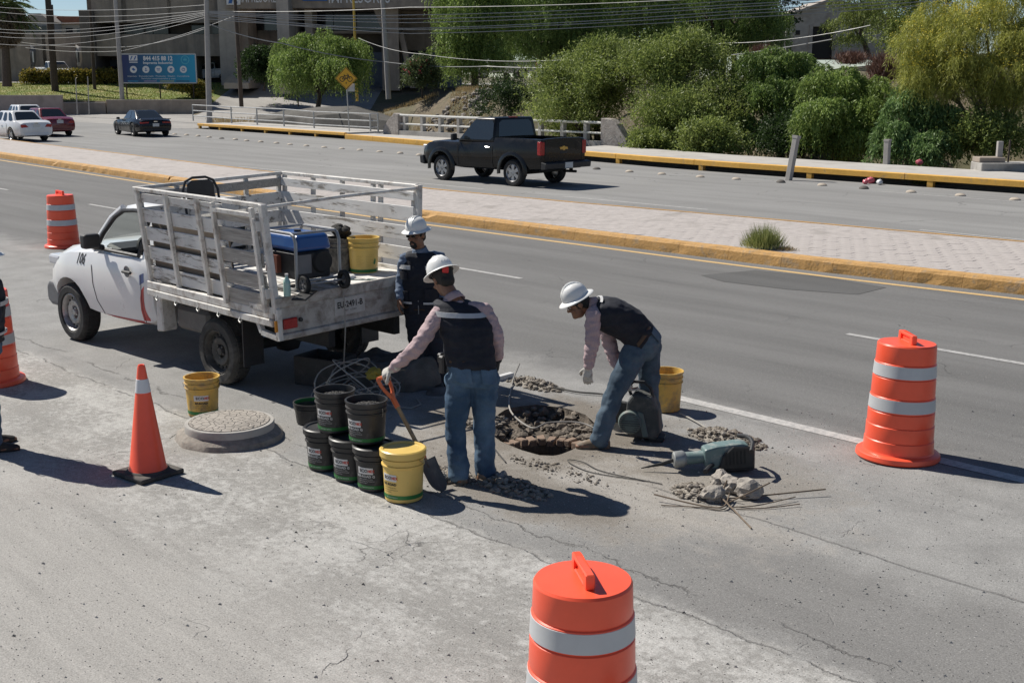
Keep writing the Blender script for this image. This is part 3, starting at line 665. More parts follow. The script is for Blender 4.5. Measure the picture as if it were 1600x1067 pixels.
for k in range(34):
    a = k*2.4; el = random.uniform(-.5, 1.0); dirv = np.array([math.cos(a)*math.cos(el), math.sin(a)*math.cos(el), math.sin(el)]); Lf = 2.6; m = 46
    s = np.linspace(.1, 1, m)[:, None]; pth = np.array(top)+dirv*s*Lf+np.array([0, 0, -1.0])*(s**2)*1.3; sd_ = unit(np.cross(dirv[None], [[0, 0, 1]]))
    for sg in (-1, 1):
        d = unit(sd_*sg+dirv*.5+np.array([0, 0, -.45])+RNG.normal(0, .1, (m, 3)))*.75; Q.append(leafq(pth, d, unit(np.cross(d, rsph(m)))*.035))
quads_mesh('crown', np.concatenate(Q), L_palm, pe)
# --- grass tufts
def tuft(name, label, base, n, spread, h, mat, cat='grass', lean=.5, w=.004):
    e = empty(name, base, 0, label, cat); p = RNG.normal(0, spread*.45, (n, 3)); p[:, 2] = 0
    d = unit(np.concatenate([p[:, :2]*lean/spread+RNG.normal(0, .22, (n, 2)), np.ones((n, 1))], 1))*RNG.uniform(.35, 1, (n, 1))*h*np.exp(-(np.linalg.norm(p, axis=1)/spread/1.3)**2)[:, None]
    tag(quads_mesh('blades', leafq(p, d, unit(np.cross(d, rsph(n)))*w), mat, e), kind='stuff'); return e
tuft('grass_tuft', 'green and straw grass tuft growing on the median', G(1192, 388, .18), 1500, .30, .52, L_grass)
tuft('grass_tuft', 'low dry weeds trailing beside the grass tuft on the median', G(1228, 391, .18), 300, .2, .1, L_dry)
tuft('weed', 'small green weed growing against the orange kerb beam', G(1455, 288, 0), 700, .45, .34, L_ole, w=.02); tuft('weed', 'dry weed under the bridge rail corner', G(922, 246, 0), 300, .3, .25, L_dry, w=.01)
def grass_field(name, mat, pts, h, w=.012):
    P = np.array(pts); n = len(P); d = unit(RNG.normal(0, .3, (n, 3))+np.array([0, 0, 1]))*RNG.uniform(.4, 1, (n, 1))*h
    o = quads_mesh(name, leafq(P, d, unit(np.cross(d, rsph(n)))*w), mat, None); return tag(o, kind='stuff')
pts = []
for (px0, px1, D0, D1, n) in ((595, 770, 73, 84, 9000), (330, 480, 78, 92, 6000), (1400, 1560, 39.5, 43, 5000), (480, 640, 80, 90, 2500), (560, 720, 84, 92, 2000)):
    for i in range(n):
        px = random.uniform(px0, px1); D = random.uniform(D0, D1); X = (px-800)/F*D; q = W(X, D)
        if q.y < inn_e(q.x)+.15 or noise.noise(Vector((q.x*.5, q.y*.5, 3))) < -.12: continue
        pts.append((q.x, q.y, terr(X, D)-.03))
tag(grass_field('dry_grass', L_dry, pts, .38, .014), 'dry straw coloured grass on the ravine banks', 'grass')
pts = []
for i in range(16000):
    X = random.uniform(-52, -26.6); D = random.uniform(104.8, 118); q = W(X, D); pts.append((q.x, q.y, terr(X, D)-.02))
tag(grass_field('lawn_grass', leaf_mat('lawn_blades', (.13, .18, .035), (.26, .27, .07)), pts, .16, .03), 'short mown grass of the sloping lawn', 'grass')
# ================================================================ vehicle kit (x forward, y left, z up, origin on the ground at mid length)
M_tyre = pm('tyre_rubber', (.028, .028, .028), .85, var=.3, vs=10, bump=.3, bs=40, dirt=(.09, .085, .08), damt=.1, ds=4)
M_tyred = pm('tyre_dusty', (.05, .048, .045), .9, var=.35, vs=7, bump=.3, bs=40, dirt=(.14, .13, .115), damt=.3, ds=5)
M_alu = pm('wheel_silver', (.45, .45, .46), .35, .8, var=.2, vs=9); M_rimd = pm('wheel_dark', (.09, .09, .09), .5, .3, var=.3, vs=9); M_rimg = pm('wheel_grey_steel', (.42, .41, .40), .45, .55, var=.25, vs=9, dirt=(.12, .11, .1), damt=.3, ds=8); M_rimdust = pm('wheel_black_dusty', (.07, .066, .06), .7, .2, var=.35, vs=9, dirt=(.15, .14, .125), damt=.25, ds=8)
M_under = pm('underbody', (.02, .02, .02), .8, var=.3); M_blackp = pm('black_plastic', (.022, .022, .024), .55, var=.25, vs=8); M_trim = pm('grey_plastic', (.16, .16, .165), .6, var=.15)
M_gl = glass('window_glass'); M_red = pm('lamp_red', (.36, .018, .02), .2, var=.2, vs=20); M_amb = pm('lamp_amber', (.55, .22, .02), .25, var=.2); M_clear = pm('lamp_clear', (.62, .63, .65), .15, var=.1); M_plate = pm('plate_white', (.62, .62, .6), .5, var=.1, vs=20); M_chrome = pm('chrome', (.65, .65, .66), .15, 1.0, var=.1); M_ink = pm('print_black', (.02, .02, .022), .6, var=.2)
def paint(name, c, rough=.28, coat=.6, dust=None, damt=.1):
    return pm(name, c, rough, 0, var=.06, vs=2, coat=coat, dirt=dust, damt=damt, ds=2.2, spec=.25 if c[0] < .05 else None)
M_pwhite = paint('paint_white', (.74, .74, .74)); M_pblack = paint('paint_black', (.007, .0075, .0085), .3, .2); M_pcharc = paint('paint_charcoal', (.010, .0105, .012), .26, .35); M_pred = paint('paint_maroon', (.16, .012, .018)); M_psil = paint('paint_silver', (.42, .43, .44)); M_porange = paint('paint_red_orange', (.6, .05, .02))
def wheel(parent, c, r, w, side, rimmat=None, spokes=5, style='alloy', tyremat=None):
    """side +1: outer face towards +y"""
    rimmat = rimmat or M_alu; e = empty('wheel', c); e.parent = parent
    R = Matrix.Rotation(-PI/2*side, 4, 'X')
    mb = MB(); ri = r*.66; h = w/2
    mb.lathe([(ri, -h*.8), (ri*1.05, -h), (r*.9, -h), (r*.975, -h*.8), (r, -h*.55), (r, h*.55), (r*.975, h*.8), (r*.9, h), (ri*1.07, h*1.0), (ri, h*.8), (ri, -h*.8)], 36, M=R)
    nt = 40
    for k in range(nt):
        a = 2*PI*k/nt
        for s_ in (-.28, .28): mb.box((0, 0, 0), (.012, r*.1, h*.42), M=R @ Matrix.Rotation(a+(.04 if s_ > 0 else 0), 4, 'Z') @ Matrix.Translation((r*1.001, 0, h*s_*1.35)))
    mb.build('tyre', tyremat or M_tyre, e)
    mb = MB(); mb.lathe([(ri*1.01, h*.86), (ri*.97, h*.9), (ri*.9, h*.72), (ri*.86, h*.35), (ri*.5, h*.35 if style == 'steel' else h*.1), (0, h*.3)], 36, M=R)
    mb.lathe([(0, h*.68), (ri*.16, h*.66), (ri*.2, h*.5), (ri*.22, h*.2)], 16, M=R)
    if style == 'alloy':
        for k in range(spokes):
            a = 2*PI*k/spokes; mb.prism([(-.035*r/.33, ri*.12), (.035*r/.33, ri*.12), (.05*r/.33, ri*.9), (-.05*r/.33, ri*.9)], (h*.45, h*.7), M=R @ Matrix.Rotation(a, 4, 'Z'), axis='z')
    else:
        mb.lathe([(ri*.3, h*.42), (ri*.5, h*.62), (ri*.62, h*.6), (ri*.68, h*.38)], 28, M=R)
        for k in range(5):
            a = 2*PI*k/5+.3; mb.cyl((ri*.27*math.cos(a), ri*.27*math.sin(a), h*.3), (ri*.27*math.cos(a), ri*.27*math.sin(a), h*.62), .014, n=6, M=R)
    mb.build('rim', rimmat, e)
    if style == 'steel':
        mb = MB()
        for k in range(16):
            a = 2*PI*k/16; mb.lathe([(0, .006), (ri*.062, .006), (ri*.062, -.004)], 10, M=R @ Matrix.Translation((ri*.76*math.cos(a), ri*.76*math.sin(a), h*.37)))
        mb.build('vent_holes', M_under, e)
    return e
def half_ring(x, pts):
    return [Vector((x, y, z)) for y, z in pts]+[Vector((x, -y, z)) for y, z in reversed(pts) if y > 1e-6]
def body_section(w, zb, zs, zt, crease=.0, tuck=.93):
    return [(w*.80, zb), (w*.95, zb+.05), (w*.99, zb+.2), (w*(1+crease), zb+(zs-zb)*.55), (w*.985, zs-.12), (w*tuck, zs), (w*.72, zs+(zt-zs)*.75), (w*.35, zt-.004), (0.0, zt)]
def lower_body(stations, wells, mats, parent, extra=(), name='body', smooth=True, sharp=32):
    """stations (x, half width, bottom, shoulder z, top z); wells (x, r, half-width outer)"""
    mb = MB(); mb.rings([half_ring(s[0], body_section(*s[1:])) for s in stations], smooth=smooth)
    o = link_mesh('tmp', mb.mesh('tmp', weld=True, sharp=None), None); o.data.materials.append(mats[0]); o.data.materials.append(mats[1])
    cut = []
    for (x, zc, r, y0, y1) in wells:
        for s_ in (1, -1):
            c = MB(); c.cyl((x, s_*y0, zc), (x, s_*y1, zc), r, n=28, mi=1); co = link_mesh('cut', c.mesh('cut', sharp=None), None); co.data.materials.append(mats[0]); co.data.materials.append(mats[1]); cut.append(co)
    for a, b in extra:
        c = MB(); c.b2(a, b, mi=1); co = link_mesh('cut', c.mesh('cut', sharp=None), None); co.data.materials.append(mats[0]); co.data.materials.append(mats[1]); cut.append(co)
    r = boolean(o, cut, name, list(mats), parent); r.data.set_sharp_from_angle(angle=rad(sharp)); return r
def greenhouse(parent, x0, x1, b0, b1, zb, zt, wb, wt, mat, glassmat=None, pillars=(), rear=True, name='cab', gl_split=None, inset=.05):
    """frustum cabin: base x0..x1 (rear..front), roof b0..b1"""
    glassmat = glassmat or M_gl; mb = MB()
    bot = [(x0, -wb, zb), (x1, -wb*.94, zb), (x1, wb*.94, zb), (x0, wb, zb)]; top = [(b0, -wt, zt), (b1, -wt*.95, zt-.01), (b1, wt*.95, zt-.01), (b0, wt, zt)]
    mb.add(bot+top, [(0, 3, 2, 1), (4, 5, 6, 7), (0, 1, 5, 4), (1, 2, 6, 5), (2, 3, 7, 6), (3, 0, 4, 7)])
    o = mb.build(name, mat, parent, bevel=.07, segs=3)
    for p in o.data.polygons: p.use_smooth = True
    B = [Vector(p) for p in bot]; T = [Vector(p) for p in top]
    def pane(nm, i, j, s0, s1, t0, t1):
        def P(s_, t_): return B[i].lerp(B[j], s_).lerp(T[i].lerp(T[j], s_), t_)
        nrm = (P(1, 0)-P(0, 0)).cross(P(0, 1)-P(0, 0)).normalized(); c = (B[i]+B[j]+T[i]+T[j])/4
        if nrm.dot(c-(sum(B+T, Vector())/8)) < 0: nrm = -nrm
        pts = []; d = .07
        for (s_, t_) in ((s0+d, t0), (s1-d, t0), (s1, t0+d*1.6), (s1, t1-d*1.6), (s1-d, t1), (s0+d, t1), (s0, t1-d*1.6), (s0, t0+d*1.6)): pts.append(P(s_, t_))
        m = MB(); m.rings([[p+nrm*.001 for p in pts], [p+nrm*.007 for p in pts]], smooth=False); return m.build(nm, glassmat, parent)
    pane('windscreen', 1, 2, .06, .94, .1, .93)
    if rear: pane('rear_window', 3, 0, .09, .91, .14, .9)
    cuts = [0]+list(pillars)+[1]
    for a, b in zip(cuts, cuts[1:]):
        for (i, j) in ((0, 1), (3, 2)): pane('side_window', i, j, a+.05, b-.05, .12, .88)
    return o
def place(e, x, y, heading, z=0.0):
    e.location = (x, y, z); e.rotation_euler = (0, 0, heading)
def sedan(name, label, pmat, L=4.6, w=.89, H=1.46, coupe=False, wr=.33, rimmat=None, group=None, plate=True, hatch=None):
    e = empty(name, (0, 0, 0), 0, label, 'car', group); h = L/2; q = H/1.46
    sh = .92*q if not coupe else .93*q; fw = h-.9*L/4.6; rw = -h+1.0*L/4.6
    st = [(-h, w*.78, .40, .74*q, .78*q), (-h+.06, w*.90, .30, .86*q, .93*q), (-h+.35, w*.97, .24, .97*q, 1.04*q), (rw, w*(1.02 if coupe else .99), .22, .97*q, 1.03*q), (rw+.6, w*.985, .2, sh+.02, 1.0*q), (0, w*.98, .19, sh, .98*q), (fw-.6, w*.985, .2, sh-.02, .95*q), (fw, w*(1.0), .21, .86*q, .93*q), (h-.35, w*.95, .22, .76*q, .85*q), (h-.08, w*.84, .26, .66*q, .72*q), (h, w*.70, .34, .56*q, .6*q)]
    lower_body(st, [(fw, wr, wr+.06, .5, 1.2), (rw, wr, wr+.06, .5, 1.2)], (pmat, M_under), e)
    if coupe: greenhouse(e, rw-.35, fw-.55, -.75, .28, sh-.02, H, w*.82, w*.58, pmat, pillars=(.42,))
    else: greenhouse(e, rw-.3, fw-.45, -.95, .45, sh-.02, H, w*.87, w*.64, pmat, pillars=(.30, .60))
    for x in (fw, rw):
        for s_ in (1, -1): wheel(e, (x, s_*(w-.115), wr), wr, .21, s_, rimmat, 5)
    for s_ in (1, -1):
        mb = MB(); mb.prism([(s_*w*.42, .70*q), (s_*w*.83, .68*q), (s_*w*.86, .82*q), (s_*w*.60, .84*q)] if not coupe else [(s_*w*.38, .76*q), (s_*w*.85, .75*q), (s_*w*.87, .84*q), (s_*w*.38, .85*q)], (-h-.005, -h+.2), axis='x'); mb.build('tail_light', M_red, e, bevel=.012)
        MB().prism([(s_*w*.48, .56*q), (s_*w*.80, .58*q), (s_*w*.84, .68*q), (s_*w*.5, .64*q)], (h-.28, h-.03), axis='x').build('headlight', M_clear, e, bevel=.012)
        MB().box((fw-.75, s_*(w+.07), sh+.05), (.12, .17, .12)).build('mirror', pmat if not coupe else M_blackp, e, bevel=.03, segs=2)
        MB().box((-.35, s_*(w*.985), sh-.14), (.2, .03, .03)).build('door_handle', pmat, e, bevel=.008)
        for xx in ((-.95, fw-.72) if coupe else (-.9, .12, fw-.72)):
            MB().b2((xx-.006, s_*(w*.983), .3), (xx+.006, s_*(w*.99), sh-.04)).build('door_seam', M_under, e)
    MB().b2((-h-.012, -w*.72, .30), (-h+.1, w*.72, .44)).build('rear_bumper', M_blackp if coupe else pmat, e, bevel=.03, segs=2)
    if plate: MB().box((-h-.006, 0, .78*q if not coupe else .62), (.02, .34, .16)).build('number_plate', M_plate, e)
    if not coupe: MB().box((-h+.02, 0, .9*q), (.03, .18, .05)).build('badge', M_chrome, e, bevel=.01)
    else:
        MB().box((-h+.05, 0, 1.0*q), (.22, w*1.7, .03)).build('spoiler', pmat, e, bevel=.01); MB().box((-h+.0, 0, .86*q), (.03, .2, .06)).build('badge', M_chrome, e, bevel=.01)
    return e
def pickup(name, label, pmat, L=5.1, w=1.0, H=1.93, wb=3.03, cabf=.55, cabr=-.68, rimmat=None, detail=True, group=None, cat='pickup truck', crew=False, wr=.38):
    """regular-cab pickup; rear axle at rw, bed behind cabr"""
    e = empty(name, (0, 0, 0), 0, label, cat, group); h = L/2; fw = h-.95; rw = fw-wb; q = 1.0
    zb = .46; sh = 1.18*q; hz = 1.23*q; bz = 1.39*q
    st = [(-h, w*.93, .52, bz-.05, bz), (-h+.04, w*.965, .50, bz-.03, bz+.005), (-h+.5, w*.985, zb, bz-.03, bz+.005), (rw-.25, w*1.0, zb, bz-.03, bz+.005), (rw+.25, w*1.0, zb, bz-.03, bz+.005), (rw+.62, w*.985, zb, bz-.03, bz+.005), (cabr, w*.985, zb-.02, bz-.03, bz+.005), (cabr+.02, w*.985, zb-.03, sh+.05, sh+.1), (.5, w*.985, zb-.04, sh+.01, sh+.07), (cabf+.35, w*.985, zb-.04, sh, hz+.02), (fw, w*1.0, zb, sh, hz+.01), (h-.35, w*.985, zb, sh-.06, hz-.05), (h-.1, w*.93, .48, sh-.18, hz-.14), (h, w*.85, .5, .86*q, .92*q)]
    ex = [((-h+.07, -w*.82, .78*q), (cabr-.05, w*.82, 2.0))]
    lower_body(st, [(fw, wr+.03, wr+.085, .55, 1.3), (rw, wr+.03, wr+.085, .55, 1.3)], (pmat, M_under), e, ex)
    greenhouse(e, cabr, cabf+.45, cabr+.09, cabf-.28, sh+.02, H, w*.94, w*.80, pmat, pillars=((.5,) if crew else ()))
    for x in (fw, rw):
        for s_ in (1, -1): wheel(e, (x, s_*(w-.15), wr), wr, .26, s_, rimmat, 6)
    for s_ in (1, -1):
        MB().b2((-h-.012, s_*w*.80, .92*q), (-h+.13, s_*(w*.975), 1.30*q)).build('tail_light', M_red, e, bevel=.02, segs=2)
        MB().b2((h-.2, s_*w*.55, .88*q), (h-.02, s_*w*.88, 1.05*q)).build('headlight', M_clear, e, bevel=.02)
        mb = MB(); mb.box((cabf+.30, s_*(w+.13), sh+.16), (.1, .2, .2)); mb.bar((cabf+.3, s_*(w*.92), sh+.08), (cabf+.3, s_*(w+.08), sh+.12), .05, .05); mb.build('mirror', M_blackp, e, bevel=.03, segs=2)
        MB().b2((cabr+.16, s_*(w*.984), sh-.12), (cabr+.34, s_*(w*1.008), sh-.085)).build('door_handle', M_chrome, e, bevel=.008)
        for xx in (cabr+.06, cabf+.3): MB().b2((xx-.007, s_*(w*.983), .5), (xx+.007, s_*(w*.991), sh-.02)).build('door_seam', M_under, e)
        if detail:
            for (wx) in (fw, rw):                       # flared arch lips
                R = []
                for k in range(13):
                    a = rad(-8+196*k/12); R.append([Vector((wx+(wr+.085)*math.cos(a), s_*w*.985, wr+.03+(wr+.085)*math.sin(a))), Vector((wx+(wr+.1)*math.cos(a), s_*w*1.022, wr+.03+(wr+.1)*math.sin(a))), Vector((wx+(wr+.17)*math.cos(a), s_*w*1.02, wr+.03+(wr+.17)*math.sin(a))), Vector((wx+(wr+.24)*math.cos(a), s_*w*.982, wr+.03+(wr+.24)*math.sin(a)))])
                MB().rings(R, closed=True).build('arch_flare', pmat, e)
    mb = MB(); mb.prism([(-h-.02, .52), (-h-.2, .54), (-h-.22, .70), (-h-.02, .74)], (-w*.97, w*.97), axis='y'); mb.build('rear_bumper', M_blackp, e, bevel=.02, segs=2)
    MB().prism([(h-.15, .45), (h+.06, .48), (h+.08, .72), (h-.1, .74)], (-w*.95, w*.95), axis='y').build('front_bumper', M_blackp, e, bevel=.03, segs=2)
    MB().box((-h-.215, 0, .63), (.02, .32, .16)).build('number_plate', M_plate, e)
    mb = MB(); mb.box((0, 0, .5), (L*.82, 1.0, .2)); mb.cyl((rw, -w*.7, wr), (rw, w*.7, wr), .07); mb.cyl((-h+.3, -.35, .42), (-h-.12, -.42, .42), .04); mb.build('chassis', M_under, e)
    if detail:
        mb = MB()
        bx_ = [(-.17, .0), (-.15, .035), (-.05, .035), (-.04, .06), (.06, .06), (.05, .035), (.17, .035), (.15, -.035), (.05, -.035), (.04, -.06), (-.06, -.06), (-.05, -.035), (-.17, -.035)]
        mb.prism([(a, b+1.10*q) for a, b in bx_[1:]], (-h-.015, -h+.01), axis='x'); mb.build('badge', pm('badge_gold', (.55, .36, .1), .3, .6), e)
        MB().b2((-h-.006, -.14, .95*q), (-h+.02, .14, 1.0*q)).build('tailgate_handle', M_blackp, e)
        MB().b2((cabr+.12, -.16, H-.055), (cabr+.21, .16, H+.012)).build('brake_light', M_red, e)
        for xx, nm in ((-h-.004, 'tailgate_seam'),):
            for s_ in (1, -1): MB().b2((xx-.004, s_*w*.775-.008, .76), (xx+.03, s_*w*.775+.008, bz-.04)).build(nm, M_under, e)
    return e
# ================================================================ concrete building, billboard, poles
BR = rad(90-YAW)
M_bc = pm('board_concrete', (.33, .275, .225), .92, var=.22, vs=1.2, bump=.3, bs=8, dirt=(.17, .15, .135), damt=.3, ds=.5, streak=(1, 1, .15))
M_bcl = pm('column_concrete', (.40, .355, .31), .9, var=.15, vs=1.5, bump=.2, bs=8, dirt=(.25, .23, .21), damt=.25, ds=.5, streak=(1, 1, .12))
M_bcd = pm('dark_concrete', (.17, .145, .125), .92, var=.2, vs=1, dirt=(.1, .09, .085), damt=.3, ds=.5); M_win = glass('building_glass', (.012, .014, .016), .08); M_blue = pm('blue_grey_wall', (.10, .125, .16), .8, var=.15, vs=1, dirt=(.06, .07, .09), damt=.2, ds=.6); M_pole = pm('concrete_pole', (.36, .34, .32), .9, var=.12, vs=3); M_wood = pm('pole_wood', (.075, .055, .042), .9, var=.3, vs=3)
bl = empty('concrete_building', W(-22, 118, 2.4), BR, 'brown board formed concrete printworks with deep dark window bands and blue white signs', 'building')
bl_inv = (Matrix.Translation(bl.location) @ Matrix.Rotation(BR, 4, 'Z')).inverted()
def bpart(nm, px0, px1, py0, py1, D0, D1, mat, parent=None, bev=0.0, M=None):
    a = AT(px0, py1, D0); b = AT(px1, py0, D0); la, lb = bl_inv @ a, bl_inv @ b
    mb = MB(); mb.b2((la.x, la.y, la.z), (lb.x, la.y+(D1-D0), lb.z)); o = mb.build(nm, mat, parent or bl, bevel=bev); return o
bpart('low_wall', -60, 131, 53, 128, 125, 126, M_bc); bpart('coping', -60, 131, 51, 53.2, 124.9, 126.1, M_bcl)
for a, b in ((-60, 8), (8.5, 70), (70.5, 131)): bpart('wall_panel', a, b, 54, 128, 124.9, 125, M_bc)
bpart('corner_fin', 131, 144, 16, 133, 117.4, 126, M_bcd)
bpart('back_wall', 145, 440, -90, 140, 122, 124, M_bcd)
for a, b in ((144.5, 190.5), (191.5, 261.5), (262.5, 345.5)): bpart('upper_panel', a, b, -90, 36, 118, 122, M_bc); bpart('lower_panel', a, b, 54, 88, 118, 122, M_bc)
for a, b in ((146, 180), (194, 238), (240, 262), (300, 343)): bpart('window', a, b, 36.5, 53.5, 121.2, 121.9, M_win)
bpart('blind', 238, 258, 37, 45, 121.0, 121.15, M_psil)
bpart('pier', 144.5, 152, 88.5, 134, 118.2, 122, M_bc); bpart('pier', 190, 305, 88.5, 134, 118.2, 122, M_bc)
bpart('roller_door', 153, 189, 94, 134, 121.5, 121.9, M_blue)
bpart('bay_floor', 305, 347, 131.5, 136, 117, 122, M_conc)
bpart('column', 346, 366, -90, 134, 115.6, 122, M_bcl); bpart('column', 366.5, 381, -90, 132, 116.6, 122, M_bc)
bpart('recess_wall', 381, 440, -90, 150, 121, 122, M_bc); bpart('window', 384, 436, 16, 48, 120.6, 120.95, M_win)
for i, (a, b, y0, y1) in enumerate(((350, 388, 130, 139), (352, 391, 125, 130), (354, 394, 120, 125), (356, 396, 116, 120))): bpart('step', a, b, y0, y1, 111+i*1.1, 116.5, M_bcl)
bpart('fin', 437, 446.5, -90, 147, 110, 121, M_bcl)
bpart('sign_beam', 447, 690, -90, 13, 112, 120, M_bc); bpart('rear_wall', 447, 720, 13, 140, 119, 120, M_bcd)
for a, b in ((463, 476), (488, 520), (522, 556), (558, 596)): bpart('window', a, b, 16, 48, 118.2, 118.9, M_win)
bpart('ledge', 447, 600, 49, 53, 116, 118.9, M_bc); bpart('column', 477, 487, 13.5, 60, 114, 116.9, M_bcl)
bpart('column', 598, 622, 13.5, 142, 113, 118.5, M_bc)
for a in range(5):
    x0 = 626+a*15; bpart('wall_panel', x0, x0+14.2, 18, 80, 117, 118.8, M_bc)
bpart('base_wall', 560, 720, 82, 142, 116.2, 118.8, M_blue)
mb = MB()
for (p, q, wd) in (((583, 13, 113), (598, 52, 113), 9), ((622, 52, 113.4), (641, 138, 113.4), 8)):
    a, b = bl_inv @ AT(*p), bl_inv @ AT(*q); wd *= 113/F
    MB().prism([(a.x, a.z), (a.x+wd, a.z), (b.x+wd, b.z), (b.x, b.z)], (a.y, a.y+1.2), axis='y').build('brace', M_bc, bl)
M_sw = pm('sign_white', (.7, .7, .7), .5, var=.05); M_sb = pm('sign_blue', (.03, .12, .36), .5, var=.08)
def bsign(txt, pxc, pyc, D, hpx, wpx, mat):
    p = bl_inv @ AT(pxc, pyc, D); size = hpx*D/F/.72; vs, _ = text_geo(txt, size); w0 = max(v.x for v in vs)-min(v.x for v in vs); sx = wpx*D/F/w0
    x0_ = -w0*sx/2
    for i, ch_ in enumerate(txt):
        a_, _ = text_geo(txt[:i+1], size, 'LEFT'); b_, _ = text_geo(ch_, size, 'LEFT'); off_ = max(v.x for v in a_)-max(v.x for v in b_)
        text_obj('letter', ch_, size, Matrix.Translation(p+Vector((x0_+off_*sx, 0, 0))) @ Matrix.Rotation(PI/2, 4, 'X'), mat, bl, 'LEFT', .01, sx=sx)
bsign('IMPRESORES', 408, -3, 117.9, 16, 52, M_sw) if 0 else None
bpart('sign_board', 384, 436, -14, -13, 118, 118.5, M_bc) if 0 else None
# left sign stands on a narrow fascia between column and fin
bpart('fascia', 352, 437, -90, 14, 115.2, 115.55, M_bc)
bsign('IMPRESORES', 405, -3, 115.15, 16, 58, M_sw); bsign('IMPRESORES', 560, -3, 111.95, 18, 92, M_sw)
bpart('logo_plate', 354, 374, -26, 8, 115.0, 115.18, M_sw); bpart('logo_plate', 473, 510, -30, 2, 111.8, 111.98, M_sb)
for (pts) in ([(357, 6), (361, -10), (366, -10), (362, 6)], [(371, 6), (367, -10), (363, -10), (366, 6)]):
    P_ = [bl_inv @ AT(x_, y_, 114.98) for x_, y_ in pts]; MB().prism([(p.x, p.z) for p in P_], (P_[0].y-.04, P_[0].y), axis='y').build('logo_mark', M_sb, bl)
P_ = [bl_inv @ AT(x_, y_, 111.78) for x_, y_ in [(478, -1), (484, -16), (500, -16), (505, -1)]]; MB().prism([(p.x, p.z) for p in P_], (P_[0].y-.04, P_[0].y), axis='y').build('logo_mark', M_sw, bl)
# retaining wall of the lawn, steps of kerb
def wallbox(name, label, px0, px1, D0, D1, z0, z1, mat, cat='wall', cop=True):
    a = W((px0-800)/F*D0*.98, D0); b = W((px1-800)/F*D1*.98, D1); e = empty(name, a, 0, label, cat)
    mb = MB(); mb.bar(Vector((0, 0, (z0+z1)/2)), b-a+Vector((0, 0, (z0+z1)/2)), .3, z1-z0); mb.build('wall', mat, e)
    if cop: mb = MB(); mb.bar(Vector((0, 0, z1+.04)), b-a+Vector((0, 0, z1+.04)), .38, .08); mb.build('coping', M_bcl, e)
M_pinkw = pm('wall_pinkish', (.34, .28, .255), .9, var=.12, vs=1.5, dirt=(.22, .19, .17), damt=.2, ds=.7)
wallbox('retaining_wall', 'low pinkish retaining wall behind the white sedans', -70, 97, 100.5, 101.0, -.2, 1.55, M_pinkw); wallbox('retaining_wall', 'low grey retaining wall under the lawn edge', 99, 164, 104.3, 104.3, -.2, .9, M_bc); wallbox('retaining_wall', 'long grey kerb wall along the lawn under the billboard', 166, 322, 104.45, 104.45, -.1, 1.12, M_bc)
# houses far left
def house(label, px0, px1, py0, py1, D, wall, roof):
    e = empty('house', AT((px0+px1)/2, py1, D), BR, label, 'house'); inv = (Matrix.Translation(e.location) @ Matrix.Rotation(BR, 4, 'Z')).inverted()
    a, b = inv @ AT(px0, py1, D), inv @ AT(px1, py0, D); a.z -= 6
    MB().b2((a.x, 0, a.z), (b.x, 9, b.z)).build('wall', wall, e)
    MB().prism([(a.x-.3, b.z), (b.x+.3, b.z), (b.x-1, b.z+1.1), (a.x+1, b.z+1.1)], (-.3, 9.3), axis='y').build('roof', roof, e)
    for k in range(3):
        xx = a.x+(b.x-a.x)*(k+.5)/3; MB().b2((xx-.5, -.06, b.z-1.9), (xx+.5, .02, b.z-.6)).build('window', M_win, e)
M_cream = pm('wall_cream', (.5, .45, .36), .9); M_tile = pm('roof_tile', (.33, .14, .08), .9, var=.25, vs=2); M_grey = pm('wall_grey', (.33, .33, .32), .9)
house('cream house with terracotta roof above the low concrete wall', 83, 134, 38, 56, 185, M_cream, M_tile); house('flat grey house beside the palm above the low concrete wall', 40, 76, 34, 56, 180, M_grey, M_bcl)
# billboard
bb = empty('billboard', AT(248, 155, 107), BR, 'blue printed billboard with phone number and five white icons on the lawn', 'billboard'); binv = (Matrix.Translation(bb.location) @ Matrix.Rotation(BR, 4, 'Z')).inverted()
t = NT('billboard_print'); sp = t.n('ShaderNodeSeparateXYZ'); t.l(t.tc.outputs['Object'], sp.inputs[0]); t.out(t.mix(t.ramp(t.math('SUBTRACT', sp.outputs[0], t.math('MULTIPLY', sp.outputs[2], .25)), -3.4, 2.6), (.016, .03, .125), (.01, .30, .50)), .45, 0)
a, b = binv @ AT(190.5, 130, 107), binv @ AT(305.5, 85, 107)
MB().b2((a.x, -.1, a.z), (b.x, 0, b.z)).build('panel', t.m, bb); mb = MB()
for p, q in (((a.x, a.z), (b.x, a.z)), ((a.x, b.z), (b.x, b.z)), ((a.x, a.z), (a.x, b.z)), ((b.x, a.z), (b.x, b.z))): mb.bar((p[0], -.05, p[1]), (q[0], -.05, q[1]), .16, .09)
mb.build('frame', M_psil, bb)
for xx in (a.x+.35, (a.x+b.x)/2, b.x-.35): MB().cyl((xx, .06, -.4), (xx, .06, a.z+.3), .06).build('post', M_wood, bb)
def btext(s_, px, py, hpx, wpx=None, bold=0.0):
    p = binv @ AT(px, py, 106.89); size = hpx*107/F/.72; sx = 1
    if wpx: vs, _ = text_geo(s_, size); sx = wpx*107/F/(max(v.x for v in vs)-min(v.x for v in vs))
    text_obj('lettering', s_, size, Matrix.Translation((p.x, -.108, p.z)) @ Matrix.Rotation(PI/2, 4, 'X'), M_sw, bb, bold=bold, sx=sx)['kind'] = 'stuff'
btext('844 415 88 12', 246.5, 92, 6.4, 44, .02); btext('Imprenta Industrial', 246.5, 98.8, 3.6, 44, .008)
